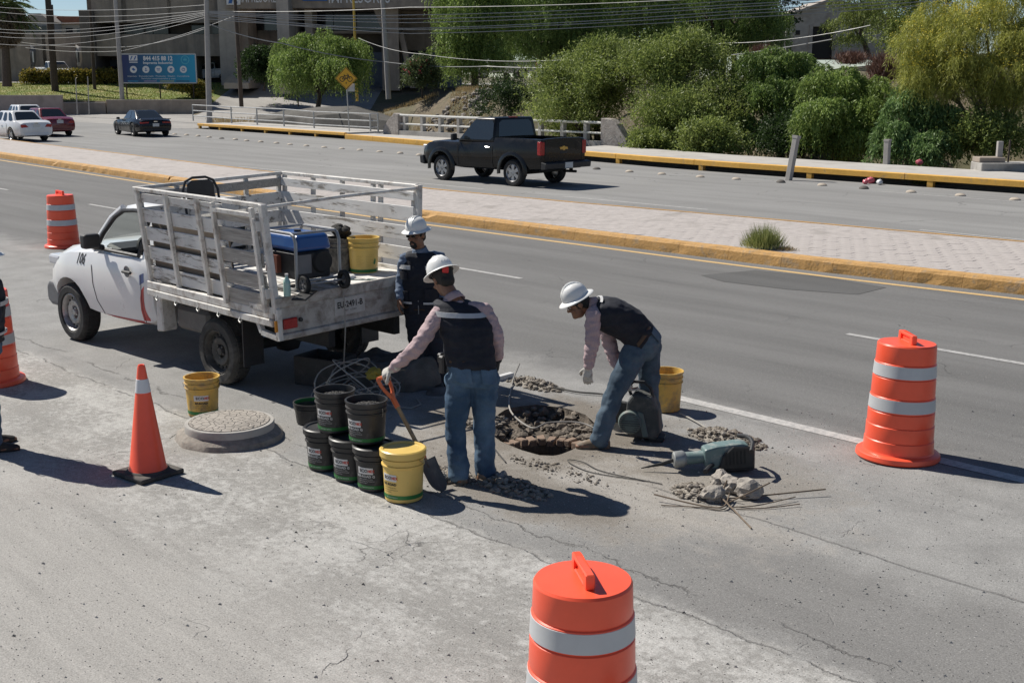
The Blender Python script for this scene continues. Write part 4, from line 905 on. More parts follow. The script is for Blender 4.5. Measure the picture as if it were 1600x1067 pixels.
for k, px in enumerate((208.5, 228, 247.5, 267, 286.5)):
    p = binv @ AT(px, 109, 106.89); mb = MB(); mb.lathe([(0, 0), (.30, 0), (.30, .012), (0, .012)], 24, M=Matrix.Translation((p.x, -.101, p.z)) @ Matrix.Rotation(PI/2, 4, 'X')); mb.build('icon', M_sw, bb)
    M2 = Matrix.Translation((p.x, -.12, p.z)); mb = MB()
    if k == 0: mb.prism([(-.16, .02), (.0, .14), (.17, -.03), (.02, -.13)], (0, .004), M=M2)
    if k == 1: mb.box((0, 0, 0), (.05, .004, .28), M=M2); mb.box((0, 0, -.1), (.2, .004, .05), M=M2); mb.box((0, 0, .06), (.14, .004, .04), M=M2)
    if k == 2: mb.box((0, 0, .05), (.3, .004, .06), M=M2); mb.box((0, 0, -.06), (.22, .004, .05), M=M2)
    if k == 3: mb.prism([(-.15, .02), (.02, .13), (.16, .05), (.0, -.05)], (0, .004), M=M2); mb.prism([(-.12, -.04), (0, -.1), (.12, -.02), (.1, -.1), (0, -.16), (-.1, -.1)], (0, .004), M=M2)
    if k == 4: mb.lathe([(.1, 0), (.14, 0), (.14, .004), (.1, .004)], 16, M=M2 @ Matrix.Rotation(PI/2, 4, 'X')); mb.box((.05, 0, .05), (.16, .004, .04), M=M2)
    mb.build('icon_mark', M_sb, bb)
btext('Impresos · Encuadernado · Plotteado · Diseño · Consultoría', 247.5, 119.5, 2.4, 94); btext('Servicios empresariales y más', 247.5, 123.2, 2.4, 52)
p = binv @ AT(208, 91, 106.89); M2 = Matrix.Translation((p.x, -.103, p.z)); mb = MB(); mb.box((0, 0, 0), (.72, .006, .46), M=M2); mb.box((0, 0, -.36), (.72, .006, .08), M=M2); mb.build('logo_plate', M_sw, bb)
mb = MB(); M2 = Matrix.Translation((p.x, -.11, p.z))
for s_ in (-.17, .15): mb.prism([(s_-.12, -.16), (s_-.02, -.16), (s_+.14, .16), (s_+.04, .16)], (0, .004), M=M2)
mb.build('logo_mark', M_sb, bb)
p = binv @ AT(289, 94, 106.89); mb = MB(); mb.lathe([(.30, 0), (.36, 0), (.36, .006), (.30, .006)], 28, M=Matrix.Translation((p.x, -.104, p.z)) @ Matrix.Rotation(PI/2, 4, 'X')); mb.box((p.x, -.105, p.z), (.3, .006, .12)); mb.box((p.x, -.105, p.z+.13), (.2, .006, .05)); mb.build('seal', pm('seal_teal', (.08, .42, .52), .5), bb)
for x0, x1, c in ((200, 216, (.02, .3, .55)), (225, 245, (.42, .3, .45)), (250, 272, (.5, .45, .12)), (275, 296, (.02, .03, .06))):
    p, q = binv @ AT(x0, 127.8, 106.89), binv @ AT(x1, 126.6, 106.89); MB().b2((p.x, -.106, p.z), (q.x, -.1, q.z)).build('stripe', pm('stripe_%d' % x0, c, .5), bb)
# poles
def pole(label, px0, py0, px1, py1, D, r, mat, name='utility_pole', cat='utility pole', arms=0, group=None):
    a = AT(px1, py1, D); b = AT(px0, py0, D); e = empty(name, a, 0, label, cat, group)
    MB().loft_tube([(0, 0, -.4), (b-a)*.5, b-a], [r, r*.85, r*.7], 10).build('shaft', mat, e)
    for k in range(arms):
        z = (b-a)*(.80-.05*k); mb = MB(); d = W(1, 0)*.55; mb.bar(z-d, z+d, .09, .09)
        for s_ in (-.9, -.4, .4, .9): mb.cyl(z+d*s_+Vector((0, 0, .04)), z+d*s_+Vector((0, 0, .2)), .04, n=6)
        mb.build('crossarm', M_wood, e)
    return e
pole('grey concrete utility pole beside the billboard', 176, -60, 191, 154, 105, .2, M_pole); pole('grey concrete utility pole with tangled cables at the pipe railing', 321, -60, 327, 186, 80, .19, M_pole)
pole('pale concrete utility pole beside the oleander', 594, -60, 607, 146, 84, .18, M_pole); pole('thick dark wooden pole leaning over the lawn', 70, -60, 86, 136, 112, .33, M_wood); pole('thin dark wooden pole at the hedge end', 141, 16, 148, 139, 113, .16, M_wood); pole('leaning dark wooden pole beside the driveway', 366, -20, 377, 160, 97, .17, M_wood); pole('small dark pole in front of the cream house', 81, 8, 83, 52, 150, .2, M_wood)
M_yelp = pm('yellow_post_paint', (.55, .36, .06), .6); pole('yellow steel post behind the weeping tree', 551, -40, 558, 150, 93, .1, M_yelp, 'post', 'post'); pole('short grey sign post in front of the retaining wall', 118, 122, 120.5, 171, 99, .05, M_pole, 'post', 'post'); pole('short grey post at the retaining wall joint', 137, 120, 139, 171, 99, .05, M_pole, 'post', 'post'); pole('thin black stake before the weeping tree', 464, 136, 466, 158, 88, .05, M_wood, 'post', 'post')
def flag(label, px, py0, py1, D, c):
    e = empty('feather_flag', AT(px, py1, D), BR, label, 'flag'); hgt = (py1-py0)*D/F; MB().cyl((0, 0, 0), (0, 0, hgt), .03, n=6).build('mast', M_wood, e)
    R = []
    for k in range(11):
        t_ = k/10; w_ = .62*(.55+.45*math.sin(t_*PI*.6))*(1 if t_ < .85 else (1-t_)/.15*.9+.1); z = hgt*(.32+.68*t_); R.append([Vector((.02, -.01+.06*math.sin(k*.8), z)), Vector((.02+w_, .1*math.sin(k*.7), z))])
    mb = MB()
    for r0, r1 in zip(R, R[1:]): mb.add([r0[0], r0[1], r1[1], r1[0]], [(0, 1, 2, 3)], 0, True)
    o = mb.build('cloth', pm('flag_cloth_%d' % px, c, .9), e, weld=True); s_ = o.modifiers.new('s', 'SOLIDIFY'); s_.thickness = .01
    MB().box((.3, -.12, hgt*.62), (.12, .01, hgt*.34)).build('print', M_ink if c[0] > .3 else M_sw, e)
flag('dark feather flag with white print behind the hedge', 50, 73, 120, 119, (.12, .12, .13)); flag('pale feather flag with dark print behind the hedge', 121, 73, 120, 119, (.42, .40, .38))
# overhead wires
M_wire = pm('cable_grey', (.34, .34, .335), .5, var=.2, vs=1)
def wire(label, pts, r=.026, sag=.5, group='overhead cables'):
    P = [AT(*p) for p in pts]; path = []
    for a, b in zip(P, P[1:]):
        for k in range(12):
            t_ = k/12; path.append(a.lerp(b, t_)-Vector((0, 0, sag*4*t_*(1-t_))))
    path.append(P[-1]); o0 = P[0]; mb = MB(); mb.loft_tube([p-o0 for p in path], r, 5, cap=False); o = mb.build('overhead_cable', M_wire); o.location = o0; return tag(o, label, 'cable', group)
for k, (y0, y1) in enumerate(((6, 8), (12, 17), (26, 19), (40, 20), (44, 22), (50, 24), (62, 27))): wire('overhead cable running left from the pole at the pipe railing', [(-60, y0, 110), (324, y1, 80)], .015, .45+.1*k)
for k, (y0, y1, y2) in enumerate(((18, 12, -4), (19, 24, 2), (20, 30, 8), (21, 36, 12), (23, 47, 23), (25, 53, 29), (30, 45, 18))): wire('overhead cable sweeping across the tall trees', [(324, y0, 80), (640, y1, 72), (1140, y2, 62), (1700, y2-45, 54)], .021, .12)
wire('twisted service cable dropping in front of the weeping tree', [(327, 38, 80), (440, 68, 80), (600, 97, 83), (760, 104, 80), (1000, 100, 66), (1300, 62, 62)], .03, .15); wire('thin cable passing behind the black pickup and trees', [(560, 60, 84), (660, 85, 80), (860, 95, 74), (1130, 68, 66), (1360, 40, 60)], .018, .2); wire('thin cable crossing the tall concrete facade', [(40, 75, 112), (191, 80, 106), (365, 26, 97)], .02, .2); wire('thin cable from the dark pole to the grey pole', [(0, 62, 112), (191, 74, 106), (324, 44, 80)], .02, .25)
# ---------------------------------------------------------------- railings, bridge, sign
M_galv = pm('galvanised_pipe', (.42, .42, .41), .45, .5, var=.15, vs=4); M_railw = pm('rail_white', (.56, .56, .53), .6, var=.12, vs=2, dirt=(.35, .33, .3), damt=.15, ds=2); M_stone = pm('rough_stone', (.34, .31, .285), .95, var=.35, vs=10, bump=.8, bs=20, bd=.04, dirt=(.22, .19, .17), damt=.3, ds=4)
ra = empty('pipe_railing', G(302, 188, .3), 0, 'galvanised three rail pipe railing along the sidewalk', 'railing'); o0 = ra.location.copy()
pp = [G(302, 188, .3), G(362, 193, .3), G(402, 195.5, .3), G(444, 198, .3), G(491, 203, .22), G(579, 208, .22), G(591, 208, .22)]
for p in pp: MB().cyl(p-o0-Vector((0, 0, .05)), p-o0+Vector((0, 0, 1.0)), .045, n=8).build('post', M_galv, ra)
for h in (.98, .62, .28): MB().loft_tube([p-o0+Vector((0, 0, h)) for p in pp], .032, 8).build('rail', M_galv, ra)
br = empty('bridge_parapet', G(606, 210, .22), 0, 'bridge parapet with white pipe rails between speckled stone end blocks', 'parapet'); o0 = br.location.copy()
A_, B_ = G(612, 210.5, .22), G(965, 231, .22); ax = (B_-A_); Lb = ax.length; ax.normalize(); nr = Vector((-ax.y, ax.x, 0)); nr = nr if nr.y > 0 else -nr
FR = Matrix((ax, nr, Vector((0, 0, 1)))).transposed().to_4x4(); FR = Matrix.Translation(A_-o0) @ FR
def onb(nm, pts, mat, bev=0): mb = MB(); mb.prism(pts, (0, .38), M=FR); return mb.build(nm, mat, br, bevel=bev)
onb('end_block', [(-.75, 0), (.55, 0), (.55, 1.02), (.2, 1.08), (-.3, .72), (-.75, .35)], M_stone, .02); onb('end_block', [(Lb-1.0, 0), (Lb+.55, 0), (Lb+.45, .35), (Lb-.1, .95), (Lb-.4, 1.15), (Lb-1.0, 1.18)], M_stone, .02)
MB().b2((.55, .02, 0), (Lb-1.0, .42, .22), M=FR).build('plinth', M_conc, br)
k = .9
while k < Lb-1.2: MB().b2((k-.1, .12, .2), (k+.1, .34, .98), M=FR).build('post', M_conc, br, bevel=.01); k += 1.42
for h, r in ((.98, .055), (.55, .045)): MB().cyl((.5, .16, h), (Lb-.95, .16, h), r, n=8, M=FR).build('rail', M_railw, br)
# bicycle warning sign
sg = empty('warning_sign', G(546, 208, .22), BR-rad(0), 'yellow diamond bicycle warning sign on a grey post by the sidewalk', 'sign'); z0 = AT(543, 123, 62).z-.22
MB().loft_tube([(0, 0, 0), (-.03, 0, .9), (-.1, 0, z0+.4)], .03, 8).build('post', M_galv, sg)
M_sgy = pm('sign_yellow', (.66, .36, .02), .5, var=.06); q = .58; ML = Matrix.Translation((-.09, -.045, z0))
MB().prism([(0, -q), (q, 0), (0, q), (-q, 0)], (0, .012), M=ML).build('plate', M_sgy, sg)
MB().prism([(-.02, -q*1.15), (.42, -q*1.15), (.42, -.45*q), (-.02, -.45*q)], (.1, .112), M=ML).build('back_plate', M_galv, sg)
mb = MB()
for cx in (-.2, .2): mb.lathe([(.105, 0), (.14, 0), (.14, .004), (.105, .004)], 20, M=ML @ Matrix.Translation((cx, -.006, -.04)) @ Matrix.Rotation(PI/2, 4, 'X'))
for a, b in (((-.2, -.04), (-.08, .14)), ((-.08, .14), (.12, .14)), ((.12, .14), (.0, -.04)), ((0, -.04), (-.08, .14)), ((.2, -.04), (.11, .2)), ((-.2, -.04), (0, -.04)), ((.11, .2), (.04, .22)), ((-.08, .14), (-.1, .2))): mb.bar((a[0], -.007, a[1]), (b[0], -.007, b[1]), .004, .032, M=ML)
mb.bar((0, -.007, -.2), (0, -.007, -.27), .004, .05, M=ML); mb.build('bicycle_symbol', M_ink, sg)
for a, b in (((-q*.93, 0), (0, q*.93)), ((0, q*.93), (q*.93, 0)), ((q*.93, 0), (0, -q*.93)), ((0, -q*.93), (-q*.93, 0))): MB().bar((a[0], -.004, a[1]), (b[0], -.004, b[1]), .004, .022, M=ML).build('border', M_ink, sg)
# concrete bank of the culvert + rubble
mb = MB()
for k in range(800):
    px = random.uniform(615, 770); D = random.uniform(70, 78); X = (px-800)/F*D; p = W(X, D, terr(X, D)); 
    if p.y < inn_e(p.x)+1: continue
    mb.rock(p, random.uniform(.06, .32)*random.random()+.05, k, sq=(1, .8, .6), sub=1)
tag(mb.build('bank_rubble', [M_spoil]), 'broken stone and rubbish spilled down the far bank', 'rubble', kind='stuff')
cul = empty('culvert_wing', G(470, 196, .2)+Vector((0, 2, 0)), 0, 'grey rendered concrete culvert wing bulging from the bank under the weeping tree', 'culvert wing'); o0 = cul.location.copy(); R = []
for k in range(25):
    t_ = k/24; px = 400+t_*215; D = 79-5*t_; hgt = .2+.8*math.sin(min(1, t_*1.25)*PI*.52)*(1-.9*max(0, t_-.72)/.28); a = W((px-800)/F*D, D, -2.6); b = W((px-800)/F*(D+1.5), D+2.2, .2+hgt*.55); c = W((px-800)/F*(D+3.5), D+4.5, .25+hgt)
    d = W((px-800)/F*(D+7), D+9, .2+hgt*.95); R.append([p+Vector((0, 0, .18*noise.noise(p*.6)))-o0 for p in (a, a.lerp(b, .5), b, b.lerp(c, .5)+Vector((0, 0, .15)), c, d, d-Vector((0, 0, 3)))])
MB().rings(R, closed=False, cap=False).build('shell', pm('culvert_render_shaded', (.085, .08, .072), .9, var=.3, vs=1.5, bump=.6, bs=10, dirt=(.065, .06, .055), damt=.25, ds=.6), cul)  # shade of the tree and bank is put into this dark base colour
# leaning concrete posts, block wall, shed
for lab, a, b, D in (('leaning grey concrete post beside the orange beam', (1245, 212), (1233, 277), 37.4), ('upright grey concrete post behind the sidewalk', (1387, 218), (1385, 258), 39.5)):
    p, q = AT(*a, D), AT(*b, D); e = empty('concrete_post', q, 0, lab, 'post'); mb = MB(); mb.bar(-(p-q)*.2, p-q, .17, .17, up=(1, 0, 0)); mb.build('shaft', M_pole, e, bevel=.015)
    MB().bar((p-q)*.93, (p-q)*1.0, .19, .19, up=(1, 0, 0)).build('cap', M_pole, e)
bw = empty('block_wall', AT(1560, 262, 37), BR, 'low grey block wall with a post stub at the sidewalk end', 'wall'); s_ = 37/F
MB().b2((-34*s_, -.4, -.2), (120*s_, .5, 8*s_)).build('footing', M_conc, bw, bevel=.02); MB().b2((-34*s_, -.2, 8*s_+.003), (6*s_, .4, 16*s_)).build('block', M_bc, bw, bevel=.015); MB().b2((-3*s_, 0, 16*s_), (5*s_, .15, 40*s_)).build('post_stub', M_pole, bw, bevel=.01); MB().cyl((16*s_, .1, 0), (17*s_, .1, 42*s_), .03, n=6).build('stake', M_bark, bw)
sh = empty('gabled_shed', AT(1310, 88, 150), BR, 'white weathered gabled shed with a dark doorway on the hill', 'shed'); si = (Matrix.Translation(sh.location) @ Matrix.Rotation(BR, 4, 'Z')).inverted(); M_shw = pm('shed_wall', (.40, .385, .36), .9, var=.15, vs=1, dirt=(.25, .23, .21), damt=.3, ds=.5)
L_ = lambda px, py: si @ AT(px, py, 150)
a, b, c, d0, d1, dt = L_(1228, 92), L_(1228, 27), L_(1300, 1), L_(1268, 92), L_(1300, 92), L_(1300, 42)
e_ = L_(1420, 40)
for poly, nm in (([(a.x, a.z), (d0.x, a.z), (d0.x, dt.z), (d0.x, dt.z), (d1.x, dt.z), (d1.x, a.z), (e_.x, a.z), (e_.x, e_.z), (c.x, c.z), (b.x, b.z)], 'gable_wall'),): MB().prism([p for i, p in enumerate(poly) if i == 0 or p != poly[i-1]], (0, .3), axis='y').build(nm, M_shw, sh)
MB().b2((a.x, .35, a.z), (e_.x, 12, b.z)).build('dark_interior', M_under, sh)
MB().prism([(b.x-.6, b.z-.2), (c.x, c.z+.05), (c.x, c.z+.3), (b.x-.6, b.z+.05)], (-.6, 14), axis='y').build('roof', M_bcl, sh); MB().prism([(c.x+.002, c.z+.05), (e_.x+.6, e_.z-.2), (e_.x+.6, e_.z+.05), (c.x+.002, c.z+.3)], (-.6, 14), axis='y').build('roof', M_bcl, sh)
for x0 in (1262, 1302): p, q = L_(x0, 92), L_(x0+3, 40); MB().b2((p.x, -.12, p.z), (q.x, -.003, q.z)).build('door_frame', M_bcl, sh)
p, q = L_(1243, 55), L_(1250, 48); MB().b2((p.x, -.08, p.z), (q.x, -.003, q.z)).build('vent', M_under, sh)
# road studs
M_stud = pm('stud_ceramic', (.42, .36, .29), .7, var=.3, vs=8); M_studd = pm('stud_dark', (.1, .09, .08), .8, var=.3)
sm_ = []
for k in range(3): mb = MB(); mb.lathe([(.14, 0), (.135, .03), (.10, .065), (.05, .083), (0, .088)], 14); sm_.append(mb.mesh('stud'))
sm_[0].materials.append(M_stud); sm_[1].materials.append(M_stud); sm_[2].materials.append(M_studd)
x = -66.0; k = 0; K_ST = [(-66, 33.4), (-60, 32.95), (-47, 31.75), (-41, 31.5), (-33, 31.0), (-27, 30.85), (-20, 31.0), (-8, 30.9)]
while x < -8:
    yy = lerp_poly(K_ST, x); dk = random.random() < .16
    o = bpy.data.objects.new('road_stud', sm_[2 if dk else 0]); COL.objects.link(o); o.location = (x+random.uniform(-.1, .1), yy+random.uniform(-.06, .06), .001); o.scale = (1, 1, random.uniform(.7, 1.05))
    tag(o, 'dark worn dome road stud in the far lane row' if dk else 'pale dome road stud in the row along the far lane', 'road stud', 'dark road studs' if dk else 'pale road studs'); x += 1.45; k += 1
# litter
M_pk = pm('plastic_pink', (.6, .12, .16), .4, var=.15); M_wp = pm('plastic_white', (.62, .62, .62), .5, var=.15)
for i, (px, py, r, m, lab) in enumerate(((1352, 283, .13, M_pk, 'pale pink crumpled bag touching the bright pink bag'), (1360, 282, .17, M_pk, 'bright pink crumpled bag under the orange beam'), (1374, 284, .14, M_wp, 'white crumpled bag beside the pink bags'), (1436, 258, .16, M_pk, 'red ball shaped bag in the dry grass behind the sidewalk'))):
    mb = MB(); mb.rock((0, 0, r*.75), r, i+3, sub=3, smooth=True, amp=.18, sq=(1, .9, .8)); mb.cyl((0, 0, r*1.4), (.03, 0, r*1.7), .03, .01, n=6); o = mb.build('plastic_bag', m); o.location = G(px, py+(5 if i < 3 else 0), .0 if i < 3 else .34); o.scale = (.72, .72, .72); tag(o, lab, 'bag')
# ================================================================ traffic
H_L = PI            # heading: towards -x
v = pickup('pickup_truck', 'black single cab pickup driving past the median', M_pblack, rimmat=M_alu)
c1, c2 = G(688, 280), G(795, 289); place(v, -27.1, 25.25, PI+rad(2))
v = sedan('sports_coupe', 'black two door sports coupe heading for the side street', M_pcharc, 4.78, .95, 1.35, True, .36, M_rimd); place(v, -62.2, 31.4, PI-rad(9))
v = sedan('sedan_car', 'white sedan with red tail lights in front of the maroon car', M_pwhite, 4.6, .9, 1.46); place(v, -61.6, 24.4, PI+rad(2))
v = sedan('sedan_car', 'maroon sedan half hidden behind the white sedan', M_pred, 4.6, .9, 1.46); place(v, -65.8, 27.6, PI-rad(3))
v = sedan('sedan_car', 'white hatch backed sedan farther along the far lanes beyond the maroon car', M_pwhite, 4.5, .9, 1.5); place(v, -72.5, 29.2, PI-rad(4))
def parked(v, px, py, D, heading):
    p = AT(px, py, D); X, DD = XD(p); v.location = (p.x, p.y, max(p.z, terr(X, DD)+.01)); v.rotation_euler = (0, 0, rad(90-YAW)+heading)
v = pickup('pickup_truck', 'white crew cab pickup parked behind the croton hedge', M_pwhite, detail=False, crew=True); parked(v, 90, 128, 121, -rad(40))
v = sedan('sedan_car', 'red car parked behind the hedge beside the billboard', M_porange); parked(v, 183, 128, 122, -rad(60))
v = pickup('pickup_truck', 'white pickup parked inside the open garage bay', M_pwhite, detail=False); parked(v, 330, 131, 121.5, PI)
v = pickup('pickup_truck', 'silver pickup parked in the shade under the tall trees', M_psil, detail=False); parked(v, 785, 123, 97, PI+.2)
v = sedan('sedan_car', 'white car parked in the shade beside the silver pickup', M_pwhite); parked(v, 858, 122, 97, PI/2+.3)
v = sedan('sedan_car', 'orange red car glimpsed through the olive bushes', M_porange); parked(v, 1040, 112, 88, PI/2)
# ================================================================ stake-bed work truck (local: rear axle at x=0, x forward, y left)
TK = empty('work_truck', (-10.95, 7.06, 0), PI+rad(3.2), 'white work truck with a peeling wooden stake bed parked by the dig', 'truck')
TM = Matrix.Translation(TK.location) @ Matrix.Rotation(PI+rad(3.2), 4, 'Z')
M_tw = pm('truck_white', (.72, .72, .715), .33, var=.05, vs=2, coat=.5, dirt=(.5, .48, .45), damt=.1, ds=1.6)
M_steelw = pm('bed_steel_white', (.62, .60, .565), .55, var=.1, vs=5, bump=.25, bs=25, dirt=(.27, .225, .185), damt=.27, ds=7)
M_tail = pm('tail_steel_dusty', (.46, .435, .40), .7, var=.14, vs=5, bump=.25, bs=25, dirt=(.2, .17, .145), damt=.36, ds=7)
def plank_mat(name, wood, cover):
    t = NT(name); vec = t.obj((1.2, 9, 9)); n = t.noise(1.6, 10, .72, vec, .5); big = t.noise(.9, 4, .6); g = t.noise(3.0, 8, .7, t.obj((1.0, 22, 22)), .3)
    m = t.ramp(t.math('ADD', t.math('MULTIPLY', n, .75), t.math('MULTIPLY', big, .35)), cover-.02, cover+.04)
    wd = t.scalecol(wood, t.ramp(g, .3, .7, .55, 1.35)); pt = t.scalecol((.68, .665, .64), t.ramp(t.noise(4, 5), .3, .7, .86, 1.08))
    return t.out(t.mix(m, wd, pt), .85, 0, t.bump(t.math('ADD', t.math('MULTIPLY', g, .5), m), .45, .006))
M_plk = plank_mat('plank_painted', (.25, .225, .195), .465); M_plkg = plank_mat('plank_weathered', (.36, .335, .305), .60); M_floor = plank_mat('bed_floor', (.42, .39, .35), .50)
w = .885
st = [(1.30, w*.93, .44, 1.10, 1.14), (1.36, w*.97, .40, 1.13, 1.17), (1.7, w*.99, .37, 1.13, 1.18), (2.2, w, .37, 1.125, 1.19), (2.5, w, .38, 1.12, 1.205), (2.75, w, .40, 1.10, 1.205), (3.10, w*1.015, .42, 1.07, 1.18), (3.40, w*1.0, .42, 1.01, 1.13), (3.58, w*.95, .40, .94, 1.05), (3.68, w*.87, .40, .82, .92), (3.73, w*.76, .42, .68, .76)]
CABBODY = lower_body(st, [(3.10, .36, .415, .5, 1.2)], (M_tw, M_under), TK, [((1.44, -.70, .55), (2.38, .70, 2.0))], sharp=30)
# marks that follow the bodywork: points are laid on the panel from the side
from mathutils.bvhtree import BVHTree
_bv = BVHTree.FromPolygons([v.co.copy() for v in CABBODY.data.vertices], [tuple(p.vertices) for p in CABBODY.data.polygons])
def onbody(x, z, s_=1, off=.003):
    hit = _bv.ray_cast(Vector((x, s_*3, z)), Vector((0, -s_, 0)))[0]
    return Vector((x, (hit.y if hit else s_*.86)+s_*off, z))
def decal(nm, A, B, mat, n=10, m=5, s_=1):
    def at(P, t_):
        t_ *= len(P)-1; i = min(int(t_), len(P)-2); f_ = t_-i; return (P[i][0]*(1-f_)+P[i+1][0]*f_, P[i][1]*(1-f_)+P[i+1][1]*f_)
    vs = []; fs = []
    for i in range(n+1):
        a, b = at(A, i/n), at(B, i/n)
        for j in range(m+1): vs.append(onbody(a[0]*(1-j/m)+b[0]*j/m, a[1]*(1-j/m)+b[1]*j/m, s_))
    for i in range(n):
        for j in range(m): q = i*(m+1)+j; fs.append((q, q+1, q+m+2, q+m+1))
    return MB().add(vs, fs, 0, True).build(nm, mat, TK)
# roof, pillars, back panel
R = []
for x, hw, z in ((1.33, .60, 1.60), (1.36, .655, 1.665), (1.6, .68, 1.705), (1.85, .68, 1.715), (2.05, .665, 1.69), (2.16, .63, 1.645)):
    R.append([Vector((x, -hw, z-.05)), Vector((x, -hw*.95, z-.012)), Vector((x, -hw*.6, z+.012)), Vector((x, 0, z+.02)), Vector((x, hw*.6, z+.012)), Vector((x, hw*.95, z-.012)), Vector((x, hw, z-.05)), Vector((x, 0, z-.04))])
MB().rings(R).build('roof', M_tw, TK, sharp=50)
for s_ in (1, -1):
    MB().loft_tube([(2.62, s_*.77, 1.15), (2.46, s_*.74, 1.34), (2.28, s_*.70, 1.53), (2.1, s_*.655, 1.65)], [.045, .042, .042, .045], 8).build('pillar', M_tw, TK)
    mb = MB(); mb.prism([(1.33, 1.1), (1.56, 1.1), (1.50, 1.42), (1.44, 1.66), (1.33, 1.64)], (.72, .80)); 
    vs_ = [Vector((v.x, s_*(v.y-(v.z-1.1)*.22), v.z)) for v in mb.v]; m2 = MB(); m2.add(vs_, mb.f); m2.build('rear_pillar', M_tw, TK, bevel=.02, segs=2)
    m3 = MB(); m3.loft_tube([(2.50, s_*.81, 1.175), (2.38, s_*.775, 1.35), (2.20, s_*.715, 1.545), (2.05, s_*.683, 1.625), (1.8, s_*.683, 1.645), (1.5, s_*.675, 1.64), (1.54, s_*.72, 1.42), (1.585, s_*.80, 1.165), (2.1, s_*.81, 1.17), (2.50, s_*.81, 1.175)], .025, 6); m3.build('window_seal', M_blackp, TK)
    mb = MB(); mb.box((2.30, s_*.985, 1.285), (.12, .20, .165)); mb.bar((2.34, s_*.80, 1.19), (2.30, s_*.95, 1.22), .06, .07); mb.build('mirror', M_blackp, TK, bevel=.035, segs=3)
    dh = MB(); dh.box((1.70, s_*(w+.012), .985), (.19, .035, .035)); dh.build('door_handle', M_blackp, TK, bevel=.012)
    MB().lathe([(0, 0), (.062, 0), (.066, .004), (.06, .008), (0, .002)], 20, M=Matrix.Translation((1.72, s_*(w*.995-.002), .99)) @ Matrix.Rotation(-s_*PI/2, 4, 'X')).build('handle_cup', M_trim, TK)
    for pts in ([(1.47, .98), (1.47, .58), (1.47, .44)], [(2.53, .98), (2.50, .75), (2.44, .58), (2.34, .43)], [(1.47, .405), (2.34, .405)]):
        P_ = []
        for a, b in zip(pts, pts[1:]):
            for k in range(6): P_.append(onbody(a[0]+(b[0]-a[0])*k/6, a[1]+(b[1]-a[1])*k/6, s_, .0))
        P_.append(onbody(*pts[-1], s_, .0)); mb = MB(); mb.loft_tube(P_, .0055, 5)
        mb.build('door_seam', M_under, TK)
    MB().b2((3.36, s_*.62, .88), (3.64, s_*.85, 1.0)).build('headlight', M_clear, TK, bevel=.03, segs=2)
M_sr = pm('stripe_red', (.42, .03, .03), .4)
decal('red_stripe', [(2.45, .40), (1.50, .40)], [(2.45, .425), (1.50, .45)], M_sr); decal('red_stripe', [(1.315, .45), (1.40, .52), (1.43, .66), (1.41, .86)], [(1.50, .42), (1.505, .55), (1.50, .70), (1.47, .80)], M_sr)
decal('blue_stripe', [(1.41, .90), (1.415, 1.0)], [(1.495, .86), (1.50, .97)], pm('stripe_blue', (.06, .09, .22), .4))
MT = Matrix.Translation((2.79, .885, 1.0)) @ Matrix.Rotation(PI, 4, 'Z') @ Matrix.Rotation(PI/2-rad(14), 4, 'X')
text_obj('fleet_number', '106', .17, None, M_ink, TK, bold=.004, sx=.8, wrap=lambda v: onbody(2.79-v.x, 1.02+v.y, 1, .004))
MB().b2((1.31, -.62, 1.16), (1.325, .62, 1.56)).build('rear_window', M_gl, TK)
wsp = [(2.61, -.75, 1.18), (2.61, .75, 1.18), (2.14, .62, 1.65), (2.14, -.62, 1.65)]
MB().add(wsp, [(0, 1, 2, 3)]).build('windscreen', glass('clear_glass', (.82, .88, .87), .02, .05), TK)
MB().add([(1.60, -.80, 1.165), (2.50, -.805, 1.17), (2.10, -.69, 1.62), (1.52, -.68, 1.63)], [(0, 1, 2, 3)]).build('side_window', MATS['clear_glass'], TK)
mb = MB(); mb.prism([(2.15, .8), (2.45, .8), (2.6, 1.15), (2.48, 1.215), (2.2, 1.17)], (-.68, .68)); mb.build('dashboard', M_blackp, TK, bevel=.03)
mb = MB(); mb.lathe([(.16, -.012), (.18, 0), (.16, .012), (.14, 0), (.16, -.012)], 24, M=Matrix.Translation((2.06, .36, 1.16)) @ Matrix.Rotation(-.9, 4, 'Y')); mb.cyl((2.06, .36, 1.16), (2.3, .36, 1.0), .03); mb.build('steering_wheel', M_blackp, TK)
mb = MB(); mb.b2((1.5, -.66, .6), (2.05, .66, .82)); mb.prism([(1.46, .8), (1.62, .8), (1.52, 1.38), (1.42, 1.38)], (-.64, .64)); mb.build('bench_seat', pm('seat_cloth', (.06, .06, .065), .9), TK, bevel=.04, segs=2)
MB().prism([(3.45, .36), (3.68, .36), (3.78, .42), (3.78, .60), (3.70, .68), (3.42, .66)], (-.84, .84)).build('front_bumper', M_trim, TK, bevel=.05, segs=3)
MB().b2((3.6, -.5, .68), (3.745, .5, .86)).build('grille', M_blackp, TK)
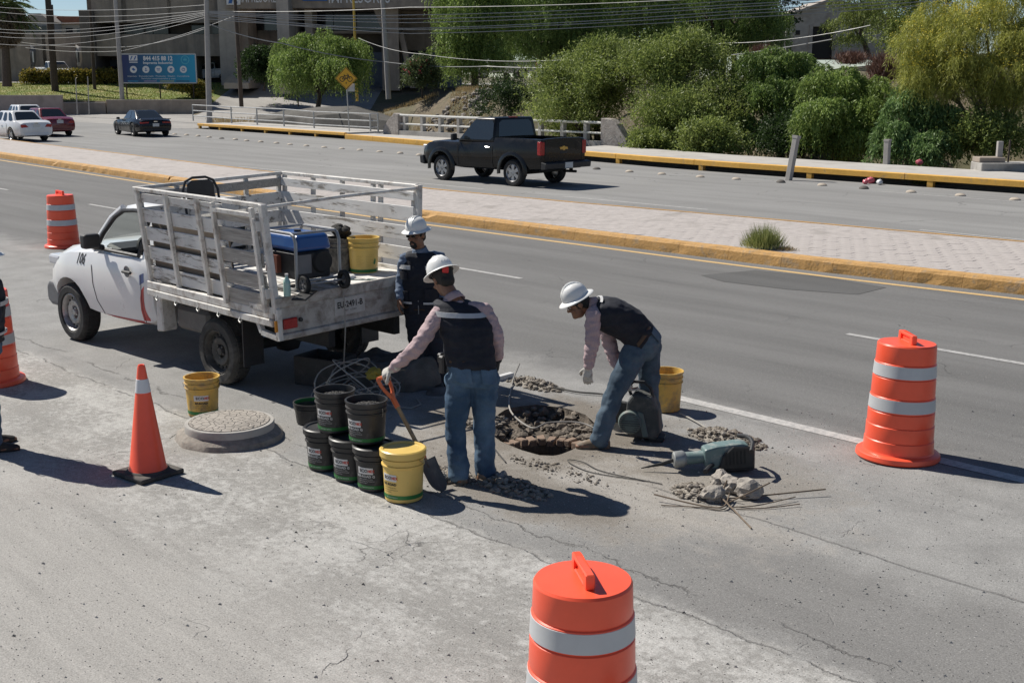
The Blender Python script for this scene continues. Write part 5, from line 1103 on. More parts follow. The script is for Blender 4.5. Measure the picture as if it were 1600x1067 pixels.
# chassis
mb = MB()
for s_ in (1, -1): mb.b2((-1.3, s_*.42-.04, .52), (1.6, s_*.42+.04, .70))
mb.cyl((0, -.7, .345), (0, .7, .345), .06); mb.lathe([(0, -.14), (.12, -.1), (.15, 0), (.12, .1), (0, .14)], 14, c=(0, 0, .345)); mb.b2((.35, .15, .42), (1.15, .38, .72)); mb.build('chassis', M_under, TK)
mb = MB(); mb.b2((.5, .44, .40), (1.12, .66, .66)); mb.build('fuel_tank', pm('tank_dusty', (.16, .15, .14), .8, dirt=(.25, .23, .2), damt=.3), TK, bevel=.04)
MB().prism([(1.16, .38), (1.30, .36), (1.28, .95), (1.10, .95), (1.18, .7)], (.62, .80)).build('cab_step_panel', M_steelw, TK, bevel=.015)
for s_ in (1, -1):
    MB().b2((-.47, s_*.64, .26), (-.455, s_*.88, .78)).build('mud_flap', M_blackp, TK)
    wheel(TK, (3.10, s_*.775, .345), .345, .225, s_, M_rimg, style='steel'); wheel(TK, (0, s_*.785, .345), .345, .225, s_, M_rimdust, style='steel', tyremat=M_tyred)
# bed floor and steel frame
Y0 = .885; X0, X1 = -1.33, 1.17
fl = empty('bed_floor'); fl.parent = TK
for k in range(9):
    y0 = -Y0+.06+k*(2*Y0-.12)/9; MB().b2((X0+.03, y0+.003, 1.045), (X1, y0+(2*Y0-.12)/9-.003, 1.075+.002*(k % 3))).build('floor_plank', M_floor, fl)
for s_ in (1, -1):
    mb = MB(); mb.b2((X0+.06, s_*(Y0-.055), .875), (X1, s_*Y0, .955)); mb.b2((X0+.06, s_*(Y0-.055), .80), (X1, s_*(Y0+.012), .872)); mb.build('side_rail', M_steelw, TK, bevel=.008)
    MB().b2((X0+.03, s_*(Y0-.10), .958), (X1, s_*(Y0-.068), 1.04)).build('floor_edge', M_steelw, TK, bevel=.006)
for xx in (-1.0, -.5, .2, .7): MB().b2((xx-.04, -Y0+.06, .90), (xx+.04, Y0-.06, 1.042)).build('cross_member', M_under, TK)
for xx in (.95, .55, .1, -.3, -.7):
    mb = MB(); mb.loft_tube([(xx, Y0-.0, .835), (xx-.01, Y0+.03, .79), (xx-.045, Y0+.035, .775), (xx-.06, Y0+.03, .80)], .007, 6); mb.build('rope_hook', M_galv, TK)
# tail: upper lip, panel, lower bumper beam, open corner brackets
MB().b2((X0-.012, -Y0, .985), (X0+.028, Y0, 1.085)).build('tail_lip', M_tail, TK, bevel=.006)
MB().b2((X0+.0, -Y0+.02, .735), (X0+.02, Y0-.02, .982)).build('tail_panel', M_tail, TK)
MB().b2((X0-.03, -Y0, .675), (X0+.05, Y0, .733)).build('tail_beam', M_tail, TK, bevel=.01)
for s_ in (1, -1):
    for a, b in (((X0-.01, .68), (X0-.01, .98)), ((X0-.01, .70), (X0+.28, .72)), ((X0+.28, .72), (X0+.42, .96)), ((X0-.01, .965), (X0+.45, .965))):
        MB().bar((a[0], s_*(Y0-.02), a[1]), (b[0], s_*(Y0-.02), b[1]), .045, .05).build('corner_bracket', M_steelw, TK)
    MB().b2((X0-.022, s_*.66, .775), (X0-.002, s_*.82, .875)).build('tail_light', M_red, TK, bevel=.008); MB().b2((X0-.022, s_*.845, .765), (X0-.002, s_*.915, .875)).build('turn_light', M_amb, TK, bevel=.008); MB().lathe([(0, .02), (.02, .018), (.022, 0)], 10, M=Matrix.Translation((X0-.002, s_*.62, .84)) @ Matrix.Rotation(-PI/2, 4, 'Y')).build('lamp_socket', M_blackp, TK)
MB().b2((X0-.010, -.14, .80), (X0-.001, .22, .97)).build('number_plate', pm('plate_dusty', (.50, .48, .45), .7, var=.15, vs=20), TK)
MTL = Matrix.Translation((X0-.013, .04, .90)) @ Matrix.Rotation(-PI/2, 4, 'Z') @ Matrix.Rotation(PI/2, 4, 'X')
text_obj('plate_text', 'EU-2491-B', .085, MTL, M_ink, TK, bold=.002, sx=.82); text_obj('plate_text', 'MEX   COAH', .026, MTL @ Matrix.Translation((0, -.058, 0)), M_ink, TK)
# stakes and planks
rows = [(.972, 1.12), (1.185, 1.33), (1.395, 1.54), (1.60, 1.745), (1.81, 1.90)]
TOPZ = 1.935
def jit(a): return a+random.uniform(-.006, .006)
def side_panel(y, xa, xb, posts, pm_, face, proud=0.0, rows_=rows, top=True, nm='side_rack'):
    e = empty(nm); e.parent = TK
    for px_ in posts: MB().b2((px_-.024, y-.02+proud, .93), (px_+.024, y+.02+proud, TOPZ-.004)).build('stake', M_steelw, e, bevel=.005)
    for (z0, z1) in rows_:
        mb = MB(); yy = y-face*.034+proud; mb.box(((xa+xb)/2, yy, (jit(z0)+jit(z1))/2), (xb-xa, .024, z1-z0), R=Matrix.Rotation(random.uniform(-.004, .004), 3, 'Y')); mb.build('plank', pm_, e, bevel=.003)
    if top: MB().b2((xa, y-.024+proud, TOPZ-.002), (xb, y+.024+proud, TOPZ+.036)).build('top_rail', M_steelw, e, bevel=.005)
    return e
side_panel(Y0-.03, -.52, X1-.02, [1.12, .52, -.10], M_plk, 1)
MB().b2((-.45, Y0-.105, 1.08), (X1-.06, Y0-.092, 1.58)).build('liner_board', pm('plywood_brown', (.21, .165, .125), .9, var=.2, vs=3), TK)
MB().b2((X0+.03, Y0-.054, TOPZ-.002), (-.523, Y0-.006, TOPZ+.036)).build('top_rail', M_steelw, TK, bevel=.005)
side_panel(Y0-.03, X0+.12, -.50, [-.49, X0+.145], M_plkg, 1, .048, [(.93, 1.10), (1.15, 1.29), (1.36, 1.50), (1.56, 1.70), (1.765, 1.87)], False, 'side_gate')
MB().b2((X0+.12, Y0+.0, TOPZ-.09), (-.50, Y0+.04, TOPZ-.055)).build('gate_rail', M_steelw, TK)
MB().b2((X0+.0, Y0-.06, .93), (X0+.06, Y0+.0, TOPZ+.03)).build('corner_stake', M_steelw, TK, bevel=.006)
for z in (1.08, 1.72): mb = MB(); mb.b2((X0+.05, Y0+.002, z), (X0+.12, Y0+.045, z+.09)); mb.cyl((X0+.085, Y0+.05, z-.02), (X0+.085, Y0+.05, z+.12), .012, n=8); mb.build('hinge', M_steelw, TK)
side_panel(-Y0+.03, X0+.05, X1-.02, [1.12, .55, 0, -.55, -.68, X0+.10], M_plk, -1)
MB().b2((X0+.0, -Y0-.0, .93), (X0+.06, -Y0+.06, TOPZ+.03)).build('corner_stake', M_steelw, TK, bevel=.006)
hb = empty('head_rack'); hb.parent = TK
for yy in (-.81, -.4, .0, .4, .81): MB().b2((X1-.02, yy-.024, 1.0), (X1+.02, yy+.024, TOPZ-.004)).build('stake', M_steelw, hb, bevel=.005)
for (z0, z1) in rows: MB().b2((X1-.046, -Y0+.06, jit(z0)), (X1-.022, Y0-.06, jit(z1))).build('plank', M_plkg if z0 > 1.8 else M_plk, hb, bevel=.003)
MB().b2((X1-.024, -Y0+.02, TOPZ-.002), (X1+.024, Y0-.02, TOPZ+.034)).build('top_rail', M_steelw, hb, bevel=.005)
mb = MB(); mb.loft_tube([(X0+.03, Y0-.03, TOPZ+.0), (X0+.03, 0, TOPZ+.012), (X0+.03, -Y0+.03, TOPZ+.0)], .017, 8); mb.build('rear_bar', M_steelw, TK)

# the bed sits a little twisted and heeled over on its springs; racks flare outward
BEDM = Matrix.Translation((0, .10, 0)) @ Matrix.Rotation(rad(-2.8), 4, 'Z') @ Matrix.Translation((0, .8, .7)) @ Matrix.Rotation(rad(-2.0), 4, 'X') @ Matrix.Translation((0, -.8, -.7))
CABN = {'body', 'roof', 'pillar', 'rear_pillar', 'window_seal', 'mirror', 'door_handle', 'handle_cup', 'door_seam', 'headlight', 'red_stripe', 'blue_stripe', 'fleet_number', 'rear_window', 'windscreen', 'side_window', 'dashboard', 'steering_wheel', 'bench_seat', 'front_bumper', 'grille', 'chassis', 'fuel_tank', 'cab_step_panel', 'mud_flap', 'wheel'}
def flare(o):
    for v in o.data.vertices:
        if v.co.z > 1.0: v.co.y *= 1+.085*(v.co.z-1.0)
for o in list(TK.children):
    nm = o.name.split('.')[0]
    if nm in CABN: continue
    for q in ([o] if o.type == 'MESH' else list(o.children)):
        if q.name.split('.')[0] in ('stake', 'plank', 'top_rail', 'gate_rail', 'corner_stake', 'hinge', 'rear_bar'): flare(q)
    o.matrix_basis = BEDM @ o.matrix_basis
BW = TM @ BEDM                                   # bed frame -> world
# ================================================================ work site: drums, cone, buckets
t = NT('drum_orange'); n1 = t.noise(5, 5, .6); c = t.scalecol((.95, .112, .05), t.ramp(n1, .3, .7, .93, 1.05)); c = t.mix(t.ramp(t.noise(9, 9, .75, t.obj((1, 1, .5))), .66, .78), c, (.62, .14, .08)); M_or = t.out(c, .33, 0, t.bump(t.noise(30, 3), .05, .004), Specular_IOR_Level=.55)
t = NT('reflective_band'); c = t.scalecol((.52, .53, .54), t.ramp(t.noise(3, 5), .3, .7, .9, 1.08)); c = t.mix(t.ramp(t.noise(7, 9, .75, t.obj((1, 1, 2.5))), .64, .70), c, (.72, .72, .71)); M_rf = t.out(c, .42, 0.1, t.bump(t.noise(5, 8, .7, t.obj((1, 1, 3))), .12, .01))
M_rub = pm('cone_rubber', (.05, .045, .042), .85, var=.3, vs=6, bump=.2, bs=30, dirt=(.13, .115, .1), damt=.25, ds=5)
def drum(label, p, hdir, tilt=(0, 0), seed=0):
    e = empty('traffic_drum', p, 0, label, 'traffic drum'); e.rotation_euler = (tilt[0], tilt[1], 0)
    prof = [(.285, .055), (.282, .17), (.276, .175), (.274, .29), (.27, .295)]; zs = []
    def rr(z): return .285-.05*(z-.055)/.915
    prof = [(0, .03), (.29, .03), (rr(.055), .055)]
    for z in (.165, .29, .405, .53, .69, .81): prof += [(rr(z)+.002, z-.004), (rr(z)-.006, z+.003), (rr(z)-.003, z+.012)]
    prof += [(rr(.955), .955), (rr(.97)-.008, .968), (.12, .974), (0, .976)]
    MB().lathe(prof, 48).build('body', M_or, e, sharp=28)
    for z0, z1 in ((.418, .522), (.70, .802)):
        mb = MB(); mb.lathe([(rr(z0)-.001, z0), (rr(z0)+.0035, z0+.002), (rr(z1)+.0035, z1-.002), (rr(z1)-.001, z1)], 48); mb.build('reflective_band', M_rf, e)
    MB().lathe([(.25, 0), (.335, 0), (.343, .012), (.338, .045), (.325, .055), (.29, .06), (.283, .075)], 48).build('base_ring', M_or, e)
    h = empty('handle', (0, 0, .972)); h.parent = e; h.rotation_euler = (0, 0, hdir)
    mb = MB()
    for x0, x1 in ((-.15, -.10), (.10, .15)): mb.b2((x0, -.022, 0), (x1, .022, .075))
    mb.b2((-.10, -.022, .05), (.10, .022, .075)); mb.b2((-.10, -.022, 0), (.10, .022, .012)); o = mb.build('grip', M_or, h, bevel=.006, weld=True)
    o.rotation_euler = (0, 0, 0); MB().b2((-.098, -.006, .012), (.098, .006, .05)).build('grip_web', M_or, h)
    return e
hd = math.atan2(*(lambda d: (d.y, d.x))(G(1418, 530, .97)-G(1388, 513, .97)))
drum('striped orange drum on the white edge line with wrinkled lower band', G(1402, 712), hd, (rad(-2), rad(0)))
drum('orange drum standing alone on the pale worn gutter strip', Vector((G(911, 902, .92).x, G(911, 902, .92).y, 0)), hd+.12).scale = (.945, .945, .945)
drum('orange drum standing on the road ahead of the work truck', G(100, 386), hd+.7)
drum('orange drum right behind the person in dark vest and jeans', G(-14, 597), hd+.4)
# cone
cn = empty('traffic_cone', G(232, 741), rad(8), 'orange traffic cone with one white band on a black rubber base', 'traffic cone')
mb = MB(); mb.box((0, 0, .022), (.40, .40, .04)); mb.lathe([(.17, .04), (.165, .055), (.15, .058)], 32); mb.build('base', M_rub, cn, bevel=.012, segs=2)
rc = lambda z: .145-.117*(z-.05)/.85
MB().lathe([(rc(.05)+.012, .05), (rc(.06), .07), (rc(.668), .668), (rc(.678)-.001, .678), (rc(.79), .79), (rc(.88), .88), (rc(.9)-.004, .9), (.015, .898), (.012, .8)], 40).build('cone_body', M_or, cn)
MB().lathe([(rc(.68)-.001, .68), (rc(.68)+.003, .681), (rc(.788)+.003, .787), (rc(.788)-.001, .788)], 40).build('reflective_band', pm('cone_band', (.66, .66, .67), .5, var=.06), cn)
# buckets
M_bk = pm('bucket_black', (.022, .022, .023), .45, var=.25, vs=8, dirt=(.10, .095, .09), damt=.14, ds=7); M_by = pm('bucket_yellow', (.70, .485, .13), .4, var=.06, vs=5, dirt=(.5, .38, .16), damt=.06, ds=5)
M_byd = pm('bucket_yellow_dirty', (.62, .39, .085), .55, var=.15, vs=5, dirt=(.22, .17, .11), damt=.3, ds=7); M_bkd = pm('bucket_grey_dirty', (.07, .068, .062), .85, var=.3, vs=7, dirt=(.24, .22, .19), damt=.4, ds=8, bump=.4, bs=30)
M_lab = pm('label_white', (.62, .61, .6), .5, var=.08); M_gr = pm('label_green', (.02, .17, .035), .45, var=.12); M_lr = pm('print_red', (.5, .05, .03), .5); M_lg = pm('print_grey', (.45, .45, .45), .5); M_grav = pm('gravel_dark', (.06, .058, .055), .9, var=.45, vs=40, bump=.6, bs=60); M_wirem = pm('wire_steel', (.3, .29, .27), .45, .7)
def bucket(label, p, mat, r0=.135, r1=.155, h=.335, az=0.0, lid=None, fill=None, text=True, tcol=None, green=True, tilt=(0, 0), bail=0, name='bucket', group=None, title='REF-ROAD G'):
    e = empty(name, p, 0, label, 'bucket', group); e.rotation_euler = (tilt[0], tilt[1], 0); rr = lambda z: r0+(r1-r0)*z/h
    pr = [(0, .004), (r0-.01, .004), (r0, .012), (rr(h*.70), h*.70), (rr(h*.72)+.010, h*.72), (rr(h*.745)+.010, h*.745), (rr(h*.75)+.001, h*.75), (rr(h*.83)+.001, h*.83), (rr(h*.84)+.009, h*.84), (rr(h*.865)+.009, h*.865), (rr(h*.87)+.002, h*.87), (rr(h*.955)+.001, h*.955), (rr(h)+.009, h*.96), (rr(h)+.010, h), (rr(h)-.004, h), (rr(h*.95)-.006, h*.95), (r0-.004, .02), (0, .018)]
    MB().lathe(pr, 40).build('shell', mat, e, sharp=30)
    if lid is not None:
        q = r1+.012; MB().lathe([(q-.002, h*.90), (q+.006, h*.905), (q+.007, h+.008), (q-.004, h+.016), (q-.022, h+.014), (q-.028, h+.004), (q*.3, h+.006), (0, h+.008)], 40).build('lid', lid, e, sharp=30)
    if fill is not None:
        mb = MB(); rng = random.Random(int(p[0]*1000))
        mb.lathe([(rr(h*.9)-.006, h*.80), (rr(h)*.7, h*.85), (0, h*.91)], 24)
        for k in range(260):
            a = rng.random()*2*PI; q = math.sqrt(rng.random())*(rr(h)-.02); mb.rock((q*math.cos(a), q*math.sin(a), h*.91-(q/rr(h))*h*.09), rng.uniform(.005, .012), k, sub=1)
        tag(mb.build('gravel_fill', fill, e), kind='stuff')
    if green:
        z0, z1 = h*.09, h*.17; MB().lathe([(rr(z0)+.0005, z0), (rr(z0)+.002, z0), (rr(z1)+.002, z1), (rr(z1)+.0005, z1)], 40).build('green_band', M_gr, e)
    if text:
        def wrapz(off): return lambda v: Vector(((rr(v.y+off[1])+off[2])*math.cos(az+(v.x+off[0])/r0), (rr(v.y+off[1])+off[2])*math.sin(az+(v.x+off[0])/r0), v.y+off[1]))
        zl = h*.52; mb = MB(); n = 10; ww = .062; hh = .026; R = []
        for i in range(n+1):
            a = az+(-ww+2*ww*i/n)/r0; R.append([Vector(((rr(z)+o_)*math.cos(a), (rr(z)+o_)*math.sin(a), z)) for z, o_ in ((zl-hh, .0005), (zl-hh, .0022), (zl+hh, .0022), (zl+hh, .0005))])
        mb.rings(R); mb.build('label', M_lab, e)
        text_obj('label_text', 'ECO', .034, None, M_ink, e, align='LEFT', bold=.0012, wrap=wrapz((-.045, zl, .0034))); text_obj('label_text', '@', .026, None, M_lg, e, align='LEFT', wrap=wrapz((.008, zl, .0034))); text_obj('label_text', 'MEX', .03, None, M_lr, e, align='LEFT', bold=.0012, wrap=wrapz((.024, zl, .0034)), sx=.8)
        tc = tcol or M_lg; text_obj('label_text', title, .026, None, tc, e, bold=.0012, wrap=wrapz((0, h*.39, .0022)))
        for k, s_ in enumerate(('mezcla asfáltica en frío', 'para bacheo permanente', 'uso inmediato')): text_obj('label_text', s_, .0125, None, tc, e, align='LEFT', wrap=wrapz((-.055, h*(.325-.045*k), .0022)))
        if green: text_obj('label_text', 'BACHEO RAPIDO', .012, None, M_lab, e, wrap=wrapz((.02, h*.13, .0036)))
    if bail is not None:
        pts = []; rb = r1+.016
        for k in range(15):
            q = PI*k/14; pts.append(Vector((rb*math.cos(q), .11*math.sin(q)*math.sin(bail)*1.0+rb*.0, h*.86+rb*math.sin(q)*(-math.cos(bail)*.9))))
        mb = MB(); mb.loft_tube([Matrix.Rotation(az+PI/2, 3, 'Z') @ p_ for p_ in pts], .0022, 5); mb.build('bail_handle', M_wirem, e)
    return e
CAMAZ = lambda p: math.atan2(-p[1], -p[0])
pL = [G(509, 730), G(550, 747), G(587, 761)]
azl = CAMAZ(pL[1])-.72
gB = 'black buckets stacked beside the shovel'
bucket('black lidded bucket in the bottom row, farthest from the yellow one', pL[0], M_bk, az=azl, lid=M_bk, group=gB, bail=.5)
bucket('black lidded bucket in the middle of the bottom row', pL[1], M_bk, az=azl+.05, lid=M_bk, group=gB, bail=.4)
bucket('black lidded bucket tucked right behind the yellow lidded bucket', pL[2], M_bk, az=azl+.12, lid=M_bk, group=gB, bail=.4)
u1 = pL[0].lerp(pL[1], .44)+Vector((0, 0, .352)); u2 = pL[1].lerp(pL[2], .70)+Vector((0, 0, .352))
bucket('open black bucket of gravel on the stack beside the coil of cable', u1, M_bk, az=azl+.02, fill=M_grav, group=gB, bail=.3); bucket('open black bucket of gravel on the stack beside the shovel shaft', u2, M_bk, az=azl-.08, fill=M_grav, group=gB, bail=.35)
bucket('clean yellow lidded bucket with a green band in front of the black stack', G(631, 778), M_by, .142, .157, .385, azl-.12, M_by, tcol=M_ink, bail=1.2, title='REF-ROAD')
bucket('open stained yellow bucket beside the raised manhole', G(318, 648), M_byd, .135, .157, .375, CAMAZ(G(318, 648))-.1, tcol=M_ink, bail=.3, title='RF-ROAD')
bucket('open grimy yellow bucket behind the bending person', G(1039, 640), M_byd, .14, .158, .385, 0, text=False, green=False, bail=.2)
tb = bucket('low black tub with green rim leaning behind the black stack', G(486, 660), M_bk, .13, .15, .2, 0, text=False, green=False, bail=.2, name='tub'); MB().lathe([(.146, .17), (.141, .165), (.138, .19), (.143, .199)], 30).build('green_rim', M_gr, tb)
fz = lambda px, py: G(px, py, 1.10)
bucket('dirty grey bucket heaped with dark lumps on the truck bed', fz(532, 426), M_bkd, .135, .155, .37, CAMAZ(fz(532, 426)), text=False, green=False, bail=.2)
p = fz(532, 426); mb = MB()
for k in range(22): a = random.random()*6.28; q = random.random()*.1; mb.rock((q*math.cos(a), q*math.sin(a), .0+random.random()*.08+.05*(1-q*10)), random.uniform(.03, .055), k, sub=2, smooth=True)
o = mb.build('mortar_lumps', pm('mortar_dark', (.035, .033, .03), .95, var=.4, vs=30, bump=.6, bs=50)); o.location = p+Vector((0, 0, .36)); tag(o, 'dark hardened lumps heaped in the dirty bucket on the truck', 'rubble', kind='stuff')
yb = bucket('yellow bucket with green leaf print on the truck bed', fz(569, 428), M_by, .14, .158, .385, CAMAZ(fz(569, 428))-.1, tcol=M_ink, bail=.2, text=False)
e_, h_ = yb, .385; azy = CAMAZ(fz(569, 428))
for k in range(9): 
    for c0 in (-.55, .15): text_obj('print_line', '============='[:6+(k*7) % 5], .014, None, pm('print_brown', (.3, .2, .04), .5), yb, align='LEFT', wrap=lambda v, c0=c0, k=k: Vector(((.1475+.002)*math.cos(azy+c0+v.x/.145), (.1475+.002)*math.sin(azy+c0+v.x/.145), v.y+.10+.016*k)))
mb = MB(); q = [(0, 0), (.02, .012), (.03, .04), (.018, .07), (.004, .05), (-.006, .02)]; mb.add([Vector((.151*math.cos(azy+.75+x/.15), .151*math.sin(azy+.75+x/.15), .11+y)) for x, y in q], [tuple(range(len(q)))]); mb.build('leaf_print', M_gr, yb)
# manhole
mh = empty('manhole', G(360, 683), 0, 'raised round manhole with cracked collar and patterned cover in the road', 'manhole')
mb = MB(); R = []
for k in range(48):
    a = 2*PI*k/48; nz = noise.noise(Vector((math.cos(a)*2, math.sin(a)*2, 5))); rO = .44+.035*nz
    R.append([Vector((r_*math.cos(a), r_*math.sin(a), z_)) for r_, z_ in ((rO+.03, -.01), (rO+.01, .045+.02*nz), (rO-.03, .07+.012*nz), (.385, .085), (.37, .05))])
R.append(R[0]); mb.rings(R, closed=False, cap=False); mb.build('collar', M_spoil, mh)
MB().lathe([(.385, .06), (.388, .135), (.382, .148), (.352, .15), (.35, .135), (.3, .13)], 48).build('frame', M_conc, mh)
t = NT('cover_cast'); e1 = t.voro(16, 'DISTANCE_TO_EDGE'); c = t.scalecol((.33, .30, .265), t.ramp(t.noise(6, 5), .3, .7, .85, 1.12)); c = t.mix(t.ramp(e1, .05, .01), c, (.2, .18, .155)); mc = t.out(c, .85, 0, t.bump(t.ramp(e1, 0, .1), .8, .01))
MB().lathe([(.348, .12), (.347, .156), (.335, .158), (.32, .152), (.30, .158), (0, .159)], 48).build('cover', mc, mh)
# ---------------------------------------------------------------- excavation
SC = G(852, 711)+W(0, .375); SC.z = 0; SR = .33
n = len(HOLE); rings = []
for (k, z, amp) in ((1.0, -.001, 0), (.985, -.035, .02), (.955, -.06, .04), (.91, -.085, .05), (.84, -.10, .05)):
    rr_ = []
    for p in HOLE:
        d = p-HC; q = HC+d*k; q = q+Vector((noise.noise(p*6+Vector((z*40, 0, 0)))*amp, noise.noise(p*6+Vector((0, z*40, 3)))*amp, z+noise.noise(p*7+Vector((9, z*30, 0)))*amp*.6*(1 if k < 1 else 0))); rr_.append(q)
    rings.append(rr_)
for z in (-.135, -.30, -.6, -1.1, -1.9):
    rr_ = []
    for p in HOLE:
        d = (p-SC); d.z = 0; d.normalize(); q = SC+d*(SR+.012*noise.noise(p*8+Vector((0, 0, z*6))))
        lim = (p-SC).length*.92; 
        if (q-SC).length > lim: q = SC+d*lim
        q.z = z; rr_.append(q)
    rings.append(rr_)
mb = MB(); mb.rings(rings, cap=False, smooth=False); c = SC+Vector((0, 0, -1.9)); mb.add(rings[-1], [tuple(range(n))]); pit = mb.build('excavation_pit', pm('pit_earth', (.105, .085, .065), .95, var=.35, vs=5, bump=.7, bs=18, dirt=(.05, .04, .032), damt=.3, ds=3, bd=.03)); tag(pit, kind='structure')
MBr = pm('brick_dirty', (.24, .17, .125), .95, var=.3, vs=12, bump=.6, bs=40)
for k in range(26):
    a = 2*PI*k/26; d = Vector((math.cos(a), math.sin(a), 0)); q = SC+d*(SR+.055)
    lim = min((h-q).length for h in HOLE)
    ins = all(True for _ in (0,)); 
    hp = min(HOLE, key=lambda h: (h-(SC+d*2)).length); 
    if (hp-SC).length < SR+.10: continue
    b_ = MB(); b_.box((0, 0, 0), (.115, .07, .065)); o = b_.build('brick', MBr, pit, bevel=.008); o.location = q+Vector((0, 0, -.105+random.uniform(-.012, .012))); o.rotation_euler = (random.uniform(-.1, .1), random.uniform(-.12, .12), a+random.uniform(-.12, .12))
mb = MB()
for k in range(420):
    a = random.random()*2*PI; d = Vector((math.cos(a), math.sin(a), 0)); hp = min(HOLE, key=lambda h: -((h-HC).normalized().dot(d))); L_e = (hp-HC).length; q = HC+d*L_e*random.uniform(.35, .99)
    if (q-SC).length < SR+.11: continue
    f_ = (q-HC).length/L_e; q.z = -.10+.08*max(0, (f_-.75)/.25)+random.uniform(-.01, .02); mb.rock(q, .01+.055*random.random()**2.5, k, sub=1, amp=.5)
tag(mb.build('loose_rubble', pm('rubble_dark', (.15, .125, .1), .95, var=.45, vs=16, bump=.6, bs=50), pit), kind='stuff')
t = NT('spoil_mixed'); g_n = t.n('ShaderNodeNewGeometry'); c = t.mix(g_n.outputs['Random Per Island'], (.13, .108, .085), (.32, .29, .25)); c = t.scalecol(c, t.ramp(t.noise(30, 4, .6), .3, .7, .75, 1.2)); M_spoil2 = t.out(c, .95, 0, t.bump(t.noise(90, 4), .5, .006))
def pile(label, px, py, rx, ry, h, n, smin=.004, smax=.032, mat=None, name='spoil_heap'):
    n = int(n*3.2); mat = mat or M_spoil2
    c = G(px, py); mb = MB(); R = []
    for j in range(6):
        t_ = j/5; R.append([Vector((rx*(1-t_)*math.cos(a)*(1+.25*noise.noise(Vector((math.cos(a)*2+px, math.sin(a)*2, j*.3)))), ry*(1-t_)*math.sin(a)*(1+.25*noise.noise(Vector((math.cos(a)*2, math.sin(a)*2+py, j*.3)))), -.01+h*.8*(1-(1-t_)**2)*1.0)) for a in [2*PI*k/20 for k in range(20)]])
    mb.rings(R, smooth=False)
    for k in range(n):
        a = random.random()*2*PI; q = math.sqrt(random.random())*1.15; s_ = smin+(smax-smin)*random.random()**3.2; mb.rock((rx*q*math.cos(a), ry*q*math.sin(a), max(0, h*.8*(1-q*q))+s_*.25), s_, k+px, sub=1, amp=.5, sq=(1.15, .8, .7))
    o = mb.build(name, mat); o.location = c; return tag(o, label, 'rubble heap', kind='stuff')
pile('dark crumbly spoil heap behind the blue jeans boots', 800, 762, .34, .15, .06, 190); pile('grey gravelly spoil heap behind the green hammer', 1135, 687, .36, .17, .09, 220); pile('dark damp spoil heap beside the broken concrete chunks', 1088, 772, .2, .13, .08, 140); pile('low spoil heap at the shovel blade', 705, 745, .24, .14, .03, 110); pile('brown spoil heap on the far side of the dig', 835, 602, .34, .14, .07, 150); pile('low gravel scatter in front of the dig', 870, 735, .5, .12, .006, 60, .004, .02); pile('crumbled edge rubble left of the dig', 755, 660, .16, .2, .04, 110)
M_chunk = pm('chunk_concrete', (.33, .30, .265), .95, var=.25, vs=14, bump=.8, bs=60)
for (px, py, r, lab) in ((1115, 782, .085, 'angular grey concrete chunk beside the dark damp spoil'), (1142, 768, .09, 'grey concrete chunk under the black hammer motor'), (1166, 775, .105, 'largest rounded concrete chunk beside the rebar tangle'), (1125, 760, .09, 'flat concrete slab piece behind the angular chunk'), (689, 752, .06, 'grey stone beside the shovel blade'), (783, 752, .055, 'grey stone next to the right boot of the shovelling person')):
    mb = MB(); mb.rock((0, 0, r*.62), r, px, sub=3, sq=(1.1, .85, .8), amp=.42); o = mb.build('concrete_chunk', M_chunk); o.location = G(px, py); tag(o, lab, 'stone')
# pebbles
t = NT('grit'); g_n = t.n('ShaderNodeNewGeometry'); M_grit = t.out(t.mix(g_n.outputs['Random Per Island'], (.17, .155, .14), (.52, .5, .47)), .95, 0)
mb = MB()
for k in range(5200):
    if k < 3900: px = random.uniform(-20, 1620); py = random.uniform(640, 1080)
    else: px = random.gauss(900, 260); py = random.gauss(735, 55)
    q = G(px, py)
    if (q-HC).length < .75: continue
    s_ = random.uniform(.002, .006)*(2.4 if random.random() < .06 else 1); mb.add([q+Vector(v)*s_ for v in ((1, .2, 0), (-.3, 1, 0), (-.9, -.7, 0), (.1, -.1, 1.1))], [(0, 1, 3), (1, 2, 3), (2, 0, 3)])
tag(mb.build('road_grit', M_grit), 'loose grit and pebbles scattered over the road surface', 'grit', kind='stuff')
